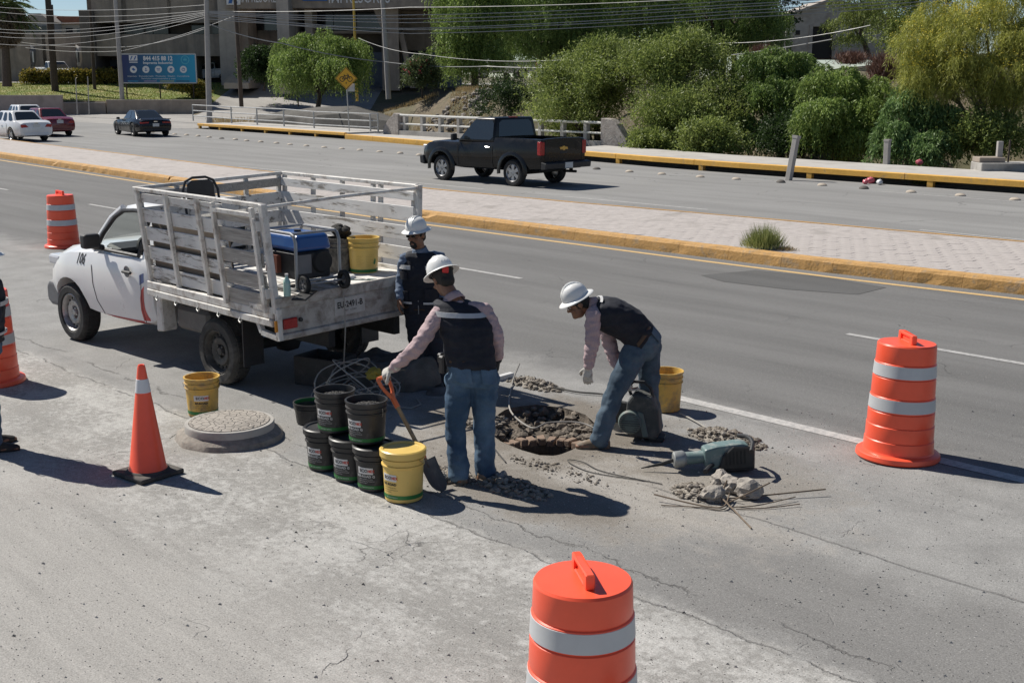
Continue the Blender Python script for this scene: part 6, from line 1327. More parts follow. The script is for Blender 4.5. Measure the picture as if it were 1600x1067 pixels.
# ---------------------------------------------------------------- rods, cables
M_rebar = pm('rebar_rust', (.19, .145, .105), .8, .2, var=.3, vs=12)
def rod(label, pts, r, mat, name, cat, group=None):
    P = [G(a, b, z) for a, b, z in pts]; o0 = P[0].copy(); path = []
    Q = [P[0]]+P+[P[-1]]
    for i in range(1, len(Q)-2):
        for k in range(8):
            t_ = k/8; p0, p1, p2, p3 = Q[i-1], Q[i], Q[i+1], Q[i+2]
            path.append(.5*((2*p1)+(p2-p0)*t_+(2*p0-5*p1+4*p2-p3)*t_*t_+(-p0+3*p1-3*p2+p3)*t_**3))
    path.append(P[-1]); mb = MB(); mb.loft_tube([p-o0 for p in path], r, 6); o = mb.build(name, mat); o.location = o0; return tag(o, label, cat, group)
gR = 'rebar rods tangled by the concrete chunks'
for lab, pts in (('long straight rebar rod pointing at the orange drum', [(1132, 779, .02), (1180, 775, .03), (1290, 764, .05)]), ('rebar rod bent from the damp spoil round into the tangle', [(1022, 772, .05), (1070, 784, .03), (1110, 792, .02), (1132, 790, .03), (1140, 770, .06)]), ('thin rebar rod curving back towards the wire loop', [(1033, 789, .01), (1090, 792, .01), (1128, 796, .01), (1142, 785, .02)]), ('short straight rebar rod poking out away from the hammer', [(1130, 780, .05), (1150, 800, .02), (1174, 825, .01)]), ('short rebar rod leaning on the rounded chunk', [(1136, 786, .02), (1170, 770, .10), (1203, 754, .15)]), ('thin rebar rod curving up towards the striped drum', [(1145, 792, .01), (1185, 789, .02), (1243, 776, .03)]), ('thin flat rebar rod lying farthest from the hammer', [(1150, 795, .01), (1200, 793, .01), (1250, 787, .02)]), ('rebar hook sticking up from the tangle', [(1128, 788, .01), (1129, 770, .06), (1136, 750, .16)])):
    rod(lab, pts, .006 if 'thin' not in lab else .0042, M_rebar, 'rebar_rod', 'rebar rod', gR)
M_cab = pm('cable_dusty', (.30, .285, .26), .8, var=.2); M_cabd = pm('cable_dark', (.05, .048, .045), .7, var=.2)
rod('thin steel wire looped on the pale dust before the dig', [(1035, 756, .008), (975, 744, .008), (935, 734, .008), (912, 722, .012), (888, 718, .012), (895, 726, .008), (930, 739, .008), (1015, 752, .008)], .004, M_cabd, 'wire_loop', 'wire')
rod('grey cable arching over the dig from the spoil heap', [(812, 568, .18), (800, 600, .02), (797, 640, .02), (830, 668, .02), (868, 690, .0), (930, 706, .01)][:4]+[(858, 660, .05), (905, 660, .05), (935, 672, .02)], .008, M_cab, 'power_cable', 'cable')
rod('long dark cable running from the heap to the bending person', [(800, 592, .02), (850, 602, .02), (900, 612, .02), (950, 618, .02), (975, 640, .02)], .009, M_cabd, 'power_cable', 'cable')
rod('pale hose stub lying towards the yellow dirty bucket', [(1062, 645, .02), (1090, 660, .02), (1122, 680, .03)], .009, M_cab, 'hose', 'hose')
rod('thin dark rod beside the blue jeans boots', [(772, 700, .02), (790, 722, .01)], .007, M_cabd, 'wire_loop', 'wire')
# coil under the tail
P0 = G(556, 628); path = []; 
tl = [BW @ Vector((X0+.25, .1, 1.10)), BW @ Vector((X0-.02, .12, 1.10)), BW @ Vector((X0-.045, .13, .95)), BW @ Vector((X0-.05, .14, .66)), G(537, 575, .25), G(548, 596, .1)]
for a, b in zip(tl, tl[1:]):
    for k in range(6): path.append(a.lerp(b, k/6))
rngc = random.Random(4)
for k in range(330):
    a = k*.2; lp = a/(2*PI); r_ = .22+.10*math.sin(lp*2.3)+.02*rngc.random(); tl_ = .95*abs(math.sin(lp*1.31)); c_ = Vector((.12*math.sin(lp*3.7), .12*math.cos(lp*2.3), 0)); az_ = lp*.8
    q = Vector((r_*1.2*math.cos(a), r_*math.sin(a)*math.cos(tl_), (1+math.sin(a))*r_*math.sin(tl_)*.8)); q = Matrix.Rotation(az_, 3, 'Z') @ q; path.append(P0+c_+q+Vector((0, 0, .012+.003*lp)))
path += [G(610, 640, .01), G(645, 640, .01), G(668, 632, .01), G(650, 622, .01)]
sm = [path[0]]+[(path[i-1]+path[i]*2+path[i+1])/4 for i in range(1, len(path)-1)]+[path[-1]]
o0 = P0.copy(); mb = MB(); mb.loft_tube([p-o0 for p in sm], .0075, 6); o = mb.build('power_cable', M_cab); o.location = o0; tag(o, 'grey cable hanging off the truck tail into a loose coil', 'cable')
# dark tarp bundle, crate and yellow rag in the truck's shade
M_tarp = pm('tarp_dark', (.10, .095, .085), .85, var=.35, vs=5, bump=.5, bs=12, dirt=(.17, .155, .135), damt=.25, ds=3); 
c = G(612, 596); mb = MB(); R = []
for j in range(19):
    t_ = j/18; row = []
    for k in range(60):
        a = 2*PI*k/60; ca, sa = math.cos(a), math.sin(a); f_ = 1-t_**2.2; q = Vector((.6*ca*f_, .42*sa*f_, 0)); lump = .5+.5*noise.noise(Vector((q.x*3.1, q.y*3.1, 4.2))); fold = noise.noise(Vector((q.x*9, q.y*9, 1.2)))
        ed = 1+.22*noise.noise(Vector((ca*2.2, sa*2.2, 3.3))); row.append(Vector((q.x*ed, q.y*ed, max(.004, (.30*lump+.10)*min(1, t_*2.4)**.7+.035*fold*min(1, t_*3)))))
    R.append(row)
mb.rings(R); o = mb.build('tarp_bundle', M_tarp, sharp=60); o.location = c; o.rotation_euler = (0, 0, .5); tag(o, 'dark crumpled tarp bundle in the shade behind the truck', 'tarp')
mb = MB(); mb.rock((0, 0, .05), .09, 5, sub=3, smooth=True, amp=.5, sq=(1.2, .8, .6)); o = mb.build('work_glove', pm('rag_yellow', (.4, .3, .05), .9, var=.2)); o.location = G(584, 592, .22); tag(o, 'crumpled yellow rag on the dark tarp', 'rag')
cr = empty('plastic_crate', G(510, 598), .3, 'dark grey open crate in the truck shade behind the black stack', 'crate'); M_cr = pm('crate_dark', (.05, .048, .046), .7, var=.2, dirt=(.11, .1, .09), damt=.25)
for a, b in (((-.26, -.2, 0), (.26, -.185, .3)), ((-.26, .185, 0), (.26, .2, .3)), ((-.26, -.183, 0), (-.245, .183, .3)), ((.245, -.183, 0), (.26, .183, .3))): MB().b2(a, b).build('side', M_cr, cr, bevel=.01)
MB().b2((-.243, -.183, .01), (.243, .183, .025)).build('bottom', M_cr, cr)
# ---------------------------------------------------------------- tools on the bed
gn = empty('generator', G(468, 446, 1.10), 0, 'blue topped portable generator with tube frame and wheels on the truck bed', 'generator'); gn.rotation_euler = (0, 0, PI+rad(.5))
M_gb = pm('tank_blue', (.015, .075, .26), .35, var=.1, coat=.3); M_tube = pm('tube_grey', (.34, .34, .34), .4, .5, var=.15)
GL, GW_, GH = .66, .50, .55
for s_ in (-1, 1):
    y = s_*GW_/2; mb = MB(); mb.loft_tube([(-GL/2, y, .05), (-GL/2, y, GH-.08), (-GL/2+.03, y, GH-.02), (-GL/2+.08, y, GH), (GL/2-.08, y, GH), (GL/2-.03, y, GH-.02), (GL/2, y, GH-.08), (GL/2, y, .05), (GL/2-.05, y, .02), (-GL/2+.05, y, .02), (-GL/2, y, .05)], .016, 8); mb.build('frame_tube', M_tube, gn)
for x in (-GL/2, GL/2):
    for xx, zz in ((x, .10), (x*.85, GH)): MB().cyl((xx, -GW_/2, zz), (xx, GW_/2, zz), .014, n=8).build('frame_tube', M_tube, gn)
MB().box((0, 0, GH-.10), (GL*.86, GW_*.84, .16), taper=(.88, .88)).build('fuel_tank', M_gb, gn, bevel=.04, segs=3)
MB().lathe([(0, .02), (.035, .02), (.035, 0)], 16, c=(.0, 0, GH-.02)).build('fuel_cap', M_blackp, gn)
MB().b2((-GL*.40, -GW_*.40, .10), (GL*.40, GW_*.40, GH-.185)).build('engine_block', M_blackp, gn, bevel=.02)
MB().lathe([(0, .03), (.1, .03), (.115, .0)], 20, M=Matrix.Translation((-GL*.40-.002, -.09, .26)) @ Matrix.Rotation(-PI/2, 4, 'Y')).build('recoil_starter', M_under, gn)
MB().b2((-GL*.40-.012, .04, .16), (-GL*.40-.002, .19, .34)).build('control_panel', M_trim, gn); MB().b2((.0, GW_*.40+.002, .15), (.2, GW_*.40+.05, .32)).build('muffler', pm('muffler_brown', (.16, .05, .03), .6), gn)
for s_ in (-1, 1): 
    we = wheel(gn, (-GL/2-.09, s_*(GW_/2-.02), .085), .085, .05, s_, M_trim, style='alloy')
mb = MB(); mb.cyl((-GL/2-.09, -GW_/2, .085), (-GL/2-.09, GW_/2, .085), .01, n=8); mb.build('axle', M_tube, gn)
pr = MB(); pr.b2((-.01, -.16, -.12), (.01, .16, .12)); o = pr.build('board_scrap', M_plkg); o.location = G(492, 396, 1.32); o.rotation_euler = (.3, 1.0, PI+.9); tag(o, 'loose pale board leaning on the generator', 'board')
# black chair back showing above the rack
ch = empty('folding_chair', BW @ Vector((.62, .45, 1.085)), TK.rotation_euler.z, 'black folding chair standing at the front of the truck bed', 'chair')
mb = MB(); mb.loft_tube([(-.16, -.21, 0), (-.02, -.21, .45), (.06, -.21, .84), (.075, -.17, .93), (.08, -.08, .965), (.08, .08, .965), (.075, .17, .93), (.06, .21, .84), (-.02, .21, .45), (-.16, .21, 0)], .014, 8); mb.build('back_frame', M_blackp, ch)
MB().prism([(-.17, .72), (.17, .72), (.16, .9), (.1, .94), (-.1, .94), (-.16, .9)], (.045, .065), axis='x').build('backrest', M_blackp, ch, bevel=.006); MB().b2((-.38, -.19, .42), (0, .19, .45)).build('seat', M_blackp, ch, bevel=.01)
for s_ in (-1, 1): MB().cyl((-.34, s_*.19, .42), (.1, s_*.19, 0), .012, n=8).build('leg', M_blackp, ch)
# bottle, bag, tray, bar
bt = empty('water_bottle', G(449, 463, 1.085), 0, 'small clear bottle with green liquid at the bed corner', 'bottle'); MB().lathe([(0, .002), (.032, .002), (.034, .02), (.034, .13), (.03, .15), (.013, .18), (.013, .2), (0, .2)], 20).build('body', pm('bottle_teal', (.36, .55, .5), .2, var=.1), bt); MB().lathe([(.016, .195), (.016, .215), (0, .215)], 16).build('cap', M_lab, bt)
mb = MB(); mb.rock((0, 0, .03), .1, 3, sub=3, smooth=True, amp=.6, sq=(1.3, .9, .4)); o = mb.build('plastic_bag', M_wp); o.location = G(535, 440, 1.085); tag(o, 'white crumpled plastic bag on the truck bed edge', 'bag')
mb = MB(); mb.b2((-.24, -.07, 0), (.24, .07, .02)); o = mb.build('tool_tray', M_blackp, bevel=.006); o.location = G(476, 463, 1.087); o.rotation_euler = (0, 0, -rad(47)); tag(o, 'flat black tray at the bed edge beside the bottle', 'tray')
mb = MB(); mb.b2((-.18, -.02, 0), (.18, .02, .03)); mb.b2((.1, -.03, .0), (.2, .03, .035)); o = mb.build('pry_bar', pm('bar_teal', (.02, .06, .055), .5), bevel=.006); o.location = G(558, 441, 1.087); o.rotation_euler = (0, 0, rad(40)); tag(o, 'dark teal bar lying on the bed edge', 'bar')
# ---------------------------------------------------------------- demolition hammer
hp0, hp1 = G(1052, 718, .10), G(1168, 706, .15); ax = (hp1-hp0); Lh = ax.length; ax.normalize(); up = Vector((0, 0, 1)); up = (up-ax*up.dot(ax)).normalized(); sd = up.cross(ax)
hm = empty('demolition_hammer', (hp0.x, hp0.y, 0), 0, 'scuffed teal demolition hammer lying on the broken road', 'power tool'); HF = Matrix.Translation(hp0-Vector((hp0.x, hp0.y, 0))) @ Matrix((ax, sd, up)).transposed().to_4x4()
M_teal = pm('tool_teal', (.135, .20, .20), .5, var=.15, vs=8, dirt=(.38, .37, .34), damt=.3, ds=10); M_castd = pm('tool_cast', (.34, .35, .34), .5, .4, var=.2, vs=10, dirt=(.16, .2, .2), damt=.2, ds=12)
XR = HF @ Matrix.Rotation(PI/2, 4, 'Y')
MB().lathe([(0, 0), (.055, 0), (.066, .01), (.068, .075), (.06, .09), (.052, .1)], 24, M=XR).build('nose', M_castd, hm); MB().lathe([(.052, .095), (.05, .26), (.06, .275)], 24, M=XR).build('barrel', M_teal, hm)
Lb_ = Lh; mb = MB(); mb.prism([(.24, -.07), (.30, -.085), (Lb_-.03, -.095), (Lb_, -.06), (Lb_, .08), (Lb_-.06, .1), (.34, .095), (.24, .075)], (-.075, .075), M=HF); mb.build('motor_housing', M_teal, hm, bevel=.02, segs=2)
MB().prism([(.34, -.10), (Lb_+.03, -.11), (Lb_+.04, .07), (Lb_-.14, .09), (.38, .02)], (-.098, -.077), M=HF).build('vent_cover', M_blackp, hm, bevel=.012); MB().prism([(.40, -.12), (Lb_+.03, -.13), (Lb_+.035, -.07), (.42, -.07)], (-.09, .085), M=HF).build('lower_cover', M_blackp, hm, bevel=.012)
for k in range(6): MB().b2((.40+.03*k, -.101, -.06), (.414+.03*k, -.0985, .05), M=HF).build('vent_slot', M_under, hm)
mb = MB(); mb.loft_tube([(Lb_-.02, -.2, .07), (Lb_+.02, -.1, .10), (Lb_+.03, 0, .105), (Lb_+.02, .1, .10), (Lb_-.02, .2, .08)], .018, 8, M=HF); mb.build('rear_handle', M_blackp, hm); mb = MB(); mb.loft_tube([(.30, -.08, -.05), (.26, -.14, -.045), (.20, -.25, -.04)], [.016, .019, .021], 8, M=HF); mb.build('side_handle', M_blackp, hm)
ch_ = MB(); ch_.loft_tube([(-.26, .02, -.05), (-.1, .01, -.03), (.02, 0, 0)], [.004, .014, .016], 6, M=HF); ch_.build('chisel', M_under, hm)
# ---------------------------------------------------------------- cut-off saw by the bending person's feet
sw = empty('cutoff_saw', G(1000, 686), rad(90-YAW)-rad(14), 'dark grey cut-off saw with ribbed round cover standing on the road', 'power tool'); sw.scale = (.86, .86, .86); M_saw = pm('saw_grey', (.055, .06, .06), .7, var=.2, vs=6, dirt=(.15, .14, .125), damt=.25, ds=6); M_saw2 = pm('saw_green_grey', (.12, .155, .145), .7, var=.2, dirt=(.2, .19, .17), damt=.25, ds=6)
MB().prism([(-.12, .05), (.17, .02), (.21, .10), (.19, .34), (.12, .47), (-.06, .50), (-.13, .40), (-.15, .18)], (-.09, .13)).build('engine_housing', M_saw, sw, bevel=.03, segs=2)
mb = MB(); mb.lathe([(0, .05), (.06, .048), (.11, .035), (.125, 0)], 28, M=Matrix.Translation((-.09, -.092, .20)) @ Matrix.Rotation(PI/2, 4, 'X')); mb.build('starter_cover', M_saw2, sw)
for k in range(9):
    z = -.09+.0225*k; wd = math.sqrt(max(.0, .105**2-z*z)); MB().b2((-.09-wd, -.144+abs(z)*.12, .20+z-.004), (-.09+wd, -.136+abs(z)*.12, .20+z+.004)).build('cover_rib', M_saw, sw)
mb = MB(); mb.loft_tube([(-.1, 0, .46), (-.13, 0, .54), (-.08, 0, .60), (.03, 0, .60), (.1, 0, .54), (.12, 0, .44)], .017, 8); mb.build('top_handle', M_blackp, sw)
MB().prism([(-.02, .32), (.04, .30), (.10, .06), (.04, .05)], (-.105, -.091)).build('side_panel', M_saw2, sw, bevel=.006)
mb = MB(); mb.prism([(.17*math.cos(a)-.22, .17*math.sin(a)+.175) for a in [rad(-20+220*k/16) for k in range(17)]], (.135, .19)); mb.build('blade_guard', M_saw, sw, bevel=.01); MB().lathe([(0, 0), (.155, 0), (.155, .004), (0, .004)], 32, M=Matrix.Translation((-.22, .16, .165)) @ Matrix.Rotation(PI/2, 4, 'X')).build('blade', M_castd, sw); MB().b2((-.2, .131, .15), (.0, .15, .24)).build('arm', M_saw, sw)
mb = MB(); mb.prism([(.10, .0), (.24, .0), (.26, .05), (.12, .06)], (-.07, .1)); mb.build('rear_foot', M_blackp, sw, bevel=.01)
# ---------------------------------------------------------------- shovels, level
M_shaft = pm('shovel_wood', (.36, .25, .14), .7, var=.2, vs=8, dirt=(.2, .15, .1), damt=.2, ds=6); M_blade = pm('shovel_steel', (.13, .12, .11), .6, .5, var=.3, vs=7, dirt=(.24, .21, .18), damt=.3, ds=6); M_dor = pm('grip_orange', (.72, .17, .06), .45, var=.1, dirt=(.4, .14, .07), damt=.15)
def shovel(label, top, tip, width_dir):
    e = empty('shovel', (tip.x, tip.y, 0), 0, label, 'shovel'); top = top-e.location; tip = tip-e.location; d = (tip-top); L = d.length; d.normalize(); w_ = (width_dir-d*width_dir.dot(d)).normalized(); nn = d.cross(w_)
    Mx = Matrix.Translation(top) @ Matrix((w_, nn, d)).transposed().to_4x4()
    mb = MB(); mb.cyl((0, 0, .20), (0, 0, L-.26), .0165, n=10, M=Mx); mb.build('shaft', M_shaft, e)
    mb = MB(); mb.cyl((-.055, 0, .0), (.055, 0, .0), .016, n=8, M=Mx)
    for s_ in (-1, 1): mb.loft_tube([(s_*.055, 0, 0), (s_*.055, 0, .06), (s_*.04, 0, .11), (s_*.012, 0, .17)], [.015, .014, .014, .016], 8, M=Mx)
    mb.cyl((0, 0, .14), (0, 0, .26), .021, n=10, M=Mx); mb.build('d_handle', M_dor, e)
    mb = MB(); mb.cyl((0, 0, L-.36), (0, 0, L-.28), .019, n=10, M=Mx); mb.build('ferrule', M_dor, e)
    mb = MB(); mb.cyl((0, 0, L-.30), (0, 0, L-.2), .017, .012, n=8, M=Mx); R = []
    for k in range(9):
        t_ = k/8; wd = .095*(1 if t_ < .6 else math.sqrt(max(0.02, 1-((t_-.6)/.42)**2))); cv = .018
        R.append([Vector((x*wd, cv*(x*x)-.012*math.sin(t_*PI), L-.26+.27*t_)) for x in (-1, -.6, -.2, .2, .6, 1)]+[Vector((x*wd*.98, cv*(x*x)-.012*math.sin(t_*PI)+.005, L-.26+.27*t_)) for x in (1, .6, .2, -.2, -.6, -1)])
    mb.rings(R, M=Mx); mb.build('blade', M_blade, e); return e, Mx
SH_TOP = AT(597, 590, 9.12); SH_TIP = G(690, 766, .005)
SHV, SHM = shovel('orange handled spade held upright over the spoil by the gloved person', SH_TOP, SH_TIP, W(.55, .8))
shovel('pale handled shovel lying behind the legs of the person with jeans', G(765, 604, .03), G(668, 612, .03), Vector((0, 0, .2))+W(.2, 1))
lv = MB(); lv.b2((-.12, -.03, 0), (.12, .03, .05)); lv.b2((-.1, -.031, .015), (.1, -.0305, .035)); o = lv.build('aluminium_level', M_lab, bevel=.004); o.location = G(788, 592); o.rotation_euler = (0, 0, rad(95)); tag(o, 'short white aluminium straightedge on the road behind the jeans', 'level')
# ================================================================ people
M_skin = pm('skin', (.23, .115, .068), .55, var=.12, vs=30); M_hair = pm('hair_black', (.012, .011, .010), .7, var=.3, vs=40, bump=.5, bs=120)
M_helm = pm('helmet_white', (.74, .74, .72), .35, var=.04, vs=10, dirt=(.6, .58, .54), damt=.08, ds=9); M_navy = pm('vest_navy', (.010, .012, .020), .85, var=.3, vs=8, bump=.25, bs=25, bd=.02); M_refl = pm('vest_reflective', (.50, .50, .50), .5, var=.12, vs=15, bump=.2, bs=30)
t = NT('shirt_check'); c = t.scalecol((.42, .315, .32), t.ramp(t.noise(7, 4), .3, .7, .88, 1.1)); wv = t.n('ShaderNodeTexWave'); wv.inputs['Scale'].default_value = 26; t.l(t.tc.outputs['Object'], wv.inputs[0]); c = t.mix(t.ramp(wv.outputs['Fac'], .7, .9, 0, .35), c, (.31, .22, .26)); w2 = t.n('ShaderNodeTexWave', bands_direction='Z'); w2.inputs['Scale'].default_value = 26; t.l(t.tc.outputs['Object'], w2.inputs[0]); c = t.mix(t.ramp(w2.outputs['Fac'], .7, .9, 0, .3), c, (.5, .36, .37)); M_pink = t.out(c, .9, 0, t.bump(t.noise(35, 5), .3, .01))
def denim(name, c1, c2):
    t = NT(name); g = t.noise(2.2, 4, .6); c = t.mix(t.ramp(g, .38, .66), c1, c2); c = t.scalecol(c, t.ramp(t.noise(120, 3, .7), .3, .7, .85, 1.15)); return t.out(c, .92, 0, t.bump(t.noise(22, 6, .6), .3, .012))
M_jean = denim('denim_blue', (.032, .07, .125), (.12, .195, .28)); M_jean2 = denim('denim_grey', (.03, .055, .085), (.10, .145, .19)); M_navyp = denim('trousers_navy', (.012, .014, .022), (.025, .028, .04)); M_chamb = denim('shirt_chambray', (.09, .125, .19), (.16, .205, .28))
M_glove = pm('glove_white', (.50, .48, .44), .9, var=.15, vs=20, bump=.3, bs=60, dirt=(.25, .22, .19), damt=.2, ds=18); M_gloved = pm('glove_dark', (.03, .03, .032), .85, var=.3); M_boot = pm('boot_tan', (.17, .125, .085), .85, var=.3, vs=15, bump=.3, bs=50, dirt=(.28, .25, .21), damt=.3, ds=12); M_bootd = pm('boot_dark', (.03, .026, .022), .7, var=.3, vs=15); M_belt = pm('belt_leather', (.06, .035, .02), .6, var=.2); M_lens = pm('lens_dark', (.012, .011, .01), .1, var=.1); M_eye = pm('eye_white', (.5, .48, .45), .3)
def solid(mb, name, mat, parent, voxel=.011, smooth=6, wrinkle=0.0, wscale=(9, 9, 20), seed=0, mats=None):
    me = mb.mesh('tmp', sharp=None); o = link_mesh('tmp', me, None)
    r = o.modifiers.new('r', 'REMESH'); r.mode = 'VOXEL'; r.voxel_size = voxel
    if smooth: s_ = o.modifiers.new('s', 'SMOOTH'); s_.iterations = smooth; s_.factor = .5
    o = evaluated(o, name, mat, parent); me = o.data
    if wrinkle:
        me.update(); nn = [v.normal.copy() for v in me.vertices]; off = Vector((seed*2.1, seed*.7, seed*1.3))
        for v, n_ in zip(me.vertices, nn):
            p = Vector((v.co.x*wscale[0], v.co.y*wscale[1], v.co.z*wscale[2]))+off
            a = noise.noise(p)+.5*noise.noise(p*2.1); v.co += n_*wrinkle*(a-.6*max(0, noise.noise(p*.7)))
    me.polygons.foreach_set('use_smooth', [True]*len(me.polygons)); me.update(); return o
def ell(mb, c, r, ax=None, seg=14):
    R = Matrix.Identity(3) if ax is None else Matrix(ax).transposed(); vs = []; rings = []
    for j in range(seg//2+1):
        th = PI*j/(seg//2); rings.append([Vector(c)+R @ Vector((r[0]*math.sin(th)*math.cos(2*PI*k/seg), r[1]*math.sin(th)*math.sin(2*PI*k/seg), r[2]*math.cos(th))) for k in range(seg)])
    rings[0] = [p+R @ Vector((1e-3*math.cos(2*PI*k/seg), 1e-3*math.sin(2*PI*k/seg), 0)) for k, p in enumerate(rings[0])]; rings[-1] = [p+R @ Vector((1e-3*math.cos(2*PI*k/seg), 1e-3*math.sin(2*PI*k/seg), 0)) for k, p in enumerate(rings[-1])]
    mb.rings(rings)
def limb(mb, pts, rs, n=12):
    pts = [Vector(p) for p in pts]; a = (pts[0]-pts[1]).normalized(); b = (pts[-1]-pts[-2]).normalized()
    P = [pts[0]+a*rs[0]*.75, pts[0]+a*rs[0]*.4]; R = [rs[0]*.4, rs[0]*.85]
    # densify with a smooth curve
    Q = [pts[0]]+pts+[pts[-1]]
    for i in range(1, len(Q)-2):
        for k in range(5):
            t_ = k/5; p0, p1, p2, p3 = Q[i-1], Q[i], Q[i+1], Q[i+2]
            cr_ = .5*((2*p1)+(p2-p0)*t_+(2*p0-5*p1+4*p2-p3)*t_*t_+(-p0+3*p1-3*p2+p3)*t_**3)
            P.append(p1.lerp(p2, t_).lerp(cr_, .5)); R.append(rs[i-1]*(1-t_)+rs[i]*t_)
    P += [pts[-1], pts[-1]+b*rs[-1]*.4, pts[-1]+b*rs[-1]*.75]; R += [rs[-1], rs[-1]*.85, rs[-1]*.4]
    mb.loft_tube(P, R, n)
def torso_rings(st, side, n=24, grow=0.0):
    """st: list of (centre, half width, half depth, front-dir)"""
    out = []
    for i, (c, a, b, f) in enumerate(st):
        s_ = (side[i] if isinstance(side, list) else side).normalized(); f = (f-s_*f.dot(s_)).normalized(); r = []; a, b = (a*1.07, b*1.09) if a > .1 else (a, b)
        for k in range(n):
            q = 2*PI*k/n; cx, cy = math.cos(q), math.sin(q); e = 2.4; m = (abs(cx)**e+abs(cy)**e)**(-1/e); r.append(c+s_*(a+grow)*cx*m+f*(b+grow)*cy*m)
        out.append(r)
    return out
def hand(mb, wr, d, pn, thumb, curl=.35, size=1.0, bare=False):
    d = d.normalized(); pn = (pn-d*pn.dot(d)).normalized(); s_ = d.cross(pn)*thumb; k = size
    mb.rings(torso_rings([(wr-d*.02*k, .027*k, .024*k, pn), (wr+d*.02*k, .034*k, .019*k, pn), (wr+d*.06*k, .043*k, .018*k, pn), (wr+d*.09*k, .042*k, .016*k, pn)], s_, 14))
    for i, (o_, L) in enumerate(((.033, .07), (.011, .08), (-.011, .074), (-.032, .058))):
        p = wr+d*.083*k+s_*o_*k; a = curl*(.9+.12*i); dd = d; pts = [p]
        for q, f_ in enumerate((.42, .33, .25)):
            ang = a*(1 if q == 0 else 1.25); dd = (dd*math.cos(ang)+pn*math.sin(ang)); 
            pnn = pn
            pts.append(pts[-1]+dd.normalized()*L*f_*1.15*k)
        limb(mb, pts, [.0105*k, .010*k, .0093*k, .0085*k], 8)
    p = wr+d*.025*k+s_*.03*k; limb(mb, [p, p+(d*.55+s_*.7+pn*.35).normalized()*.035*k, p+(d*.75+s_*.8+pn*.5).normalized()*.065*k, p+(d*1.0+s_*.65+pn*.75).normalized()*.088*k], [.014*k, .0125*k, .0115*k, .0095*k], 8)
def foot(mb, ankle, toe, sole_z, w=.047, h=.07):
    d = toe-ankle; d.z = 0; L = d.length; d.normalize(); s_ = Vector((-d.y, d.x, 0)); base = Vector((ankle.x, ankle.y, sole_z)); R = []
    for t_, ww, hh in ((-.085, .032, .05), (-.075, .042, .075), (-.02, .045, .095), (.05, .046, .085), (.10, .050, .068), (.15, .051, .055), (.19, .044, .045), (.212, .028, .03)):
        c = base+d*t_; hh *= h/.07; R.append([c+s_*ww*x+Vector((0, 0, z*hh)) for x, z in ((-.95, .0), (.95, 0), (1.0, .25), (.9, .7), (.45, 1), (-.45, 1), (-.9, .7), (-1.0, .25))])
    mb.rings(R, smooth=True); limb(mb, [base+Vector((0, 0, .07)), ankle+Vector((0, 0, .06))], [.05, .05], 10)
def helmet(parent, c, up, fwd, full=True, k=1.0):
    up = up.normalized(); fwd = (fwd-up*fwd.dot(up)).normalized(); sd_ = up.cross(fwd); M = Matrix.Translation(c) @ Matrix((fwd, sd_, up)).transposed().to_4x4() @ Matrix.Diagonal((k*1.1, k*.98, k, 1))
    e = empty('hard_hat'); e.parent = parent
    prof = [(.121, -.012), (.124, .0), (.122, .035), (.113, .07), (.097, .10), (.07, .125), (.038, .138), (0, .142), ]
    mb = MB(); mb.lathe(prof+[(0, .136), (.065, .118), (.108, .065), (.117, .0), (.121, -.012)], 40, M=M); mb.build('shell', M_helm, e, sharp=60)
    mb = MB(); mb.lathe([(.118, .002), (.150, -.010), (.168, -.020), (.171, -.026), (.165, -.027), (.148, -.018), (.118, -.008), (.118, .002)], 40, M=M); mb.build('brim', M_helm, e, sharp=60)
    for y in (-.028, 0, .028):
        mb = MB(); mb.loft_tube([Vector((.150*math.cos(a)*.80, y, .149*math.sin(a)*.965)) for a in [rad(22+136*j/14) for j in range(15)]], .007 if y else .009, 6, M=M); mb.build('ridge', M_helm, e)
    mb = MB(); mb.lathe([(.116, -.02), (.113, -.006), (.108, -.006), (.108, -.022), (.116, -.02)], 32, M=M); mb.build('headband', M_blackp, e); return e
def head(mb, c, up, fwd, k=1.0):
    up = up.normalized(); fwd = (fwd-up*fwd.dot(up)).normalized(); sd_ = up.cross(fwd); A = (fwd, sd_, up)
    P = lambda f, s_, u: c+fwd*f*k+sd_*s_*k+up*u*k
    ell(mb, P(-.008, 0, .03), (.098*k, .078*k, .098*k), A, 18); ell(mb, P(.028, 0, -.055), (.062*k, .058*k, .068*k), A, 16); ell(mb, P(.07, 0, -.088), (.028*k, .03*k, .026*k), A, 10)
    limb(mb, [P(.086, 0, .012), P(.104, 0, -.026)], [.010*k, .0155*k], 8); ell(mb, P(.083, 0, .028), (.016*k, .05*k, .014*k), A, 10)
    for s_ in (-1, 1): ell(mb, P(-.005, s_*.079, -.01), (.02*k, .008*k, .03*k), A, 10); ell(mb, P(.07, s_*.045, -.03), (.02*k, .02*k, .018*k), A, 8)
    for dz in (-.058, -.072): limb(mb, [P(.078, -.022, dz), P(.086, 0, dz), P(.078, .022, dz)], [.006*k]*3, 6)
    return P, A
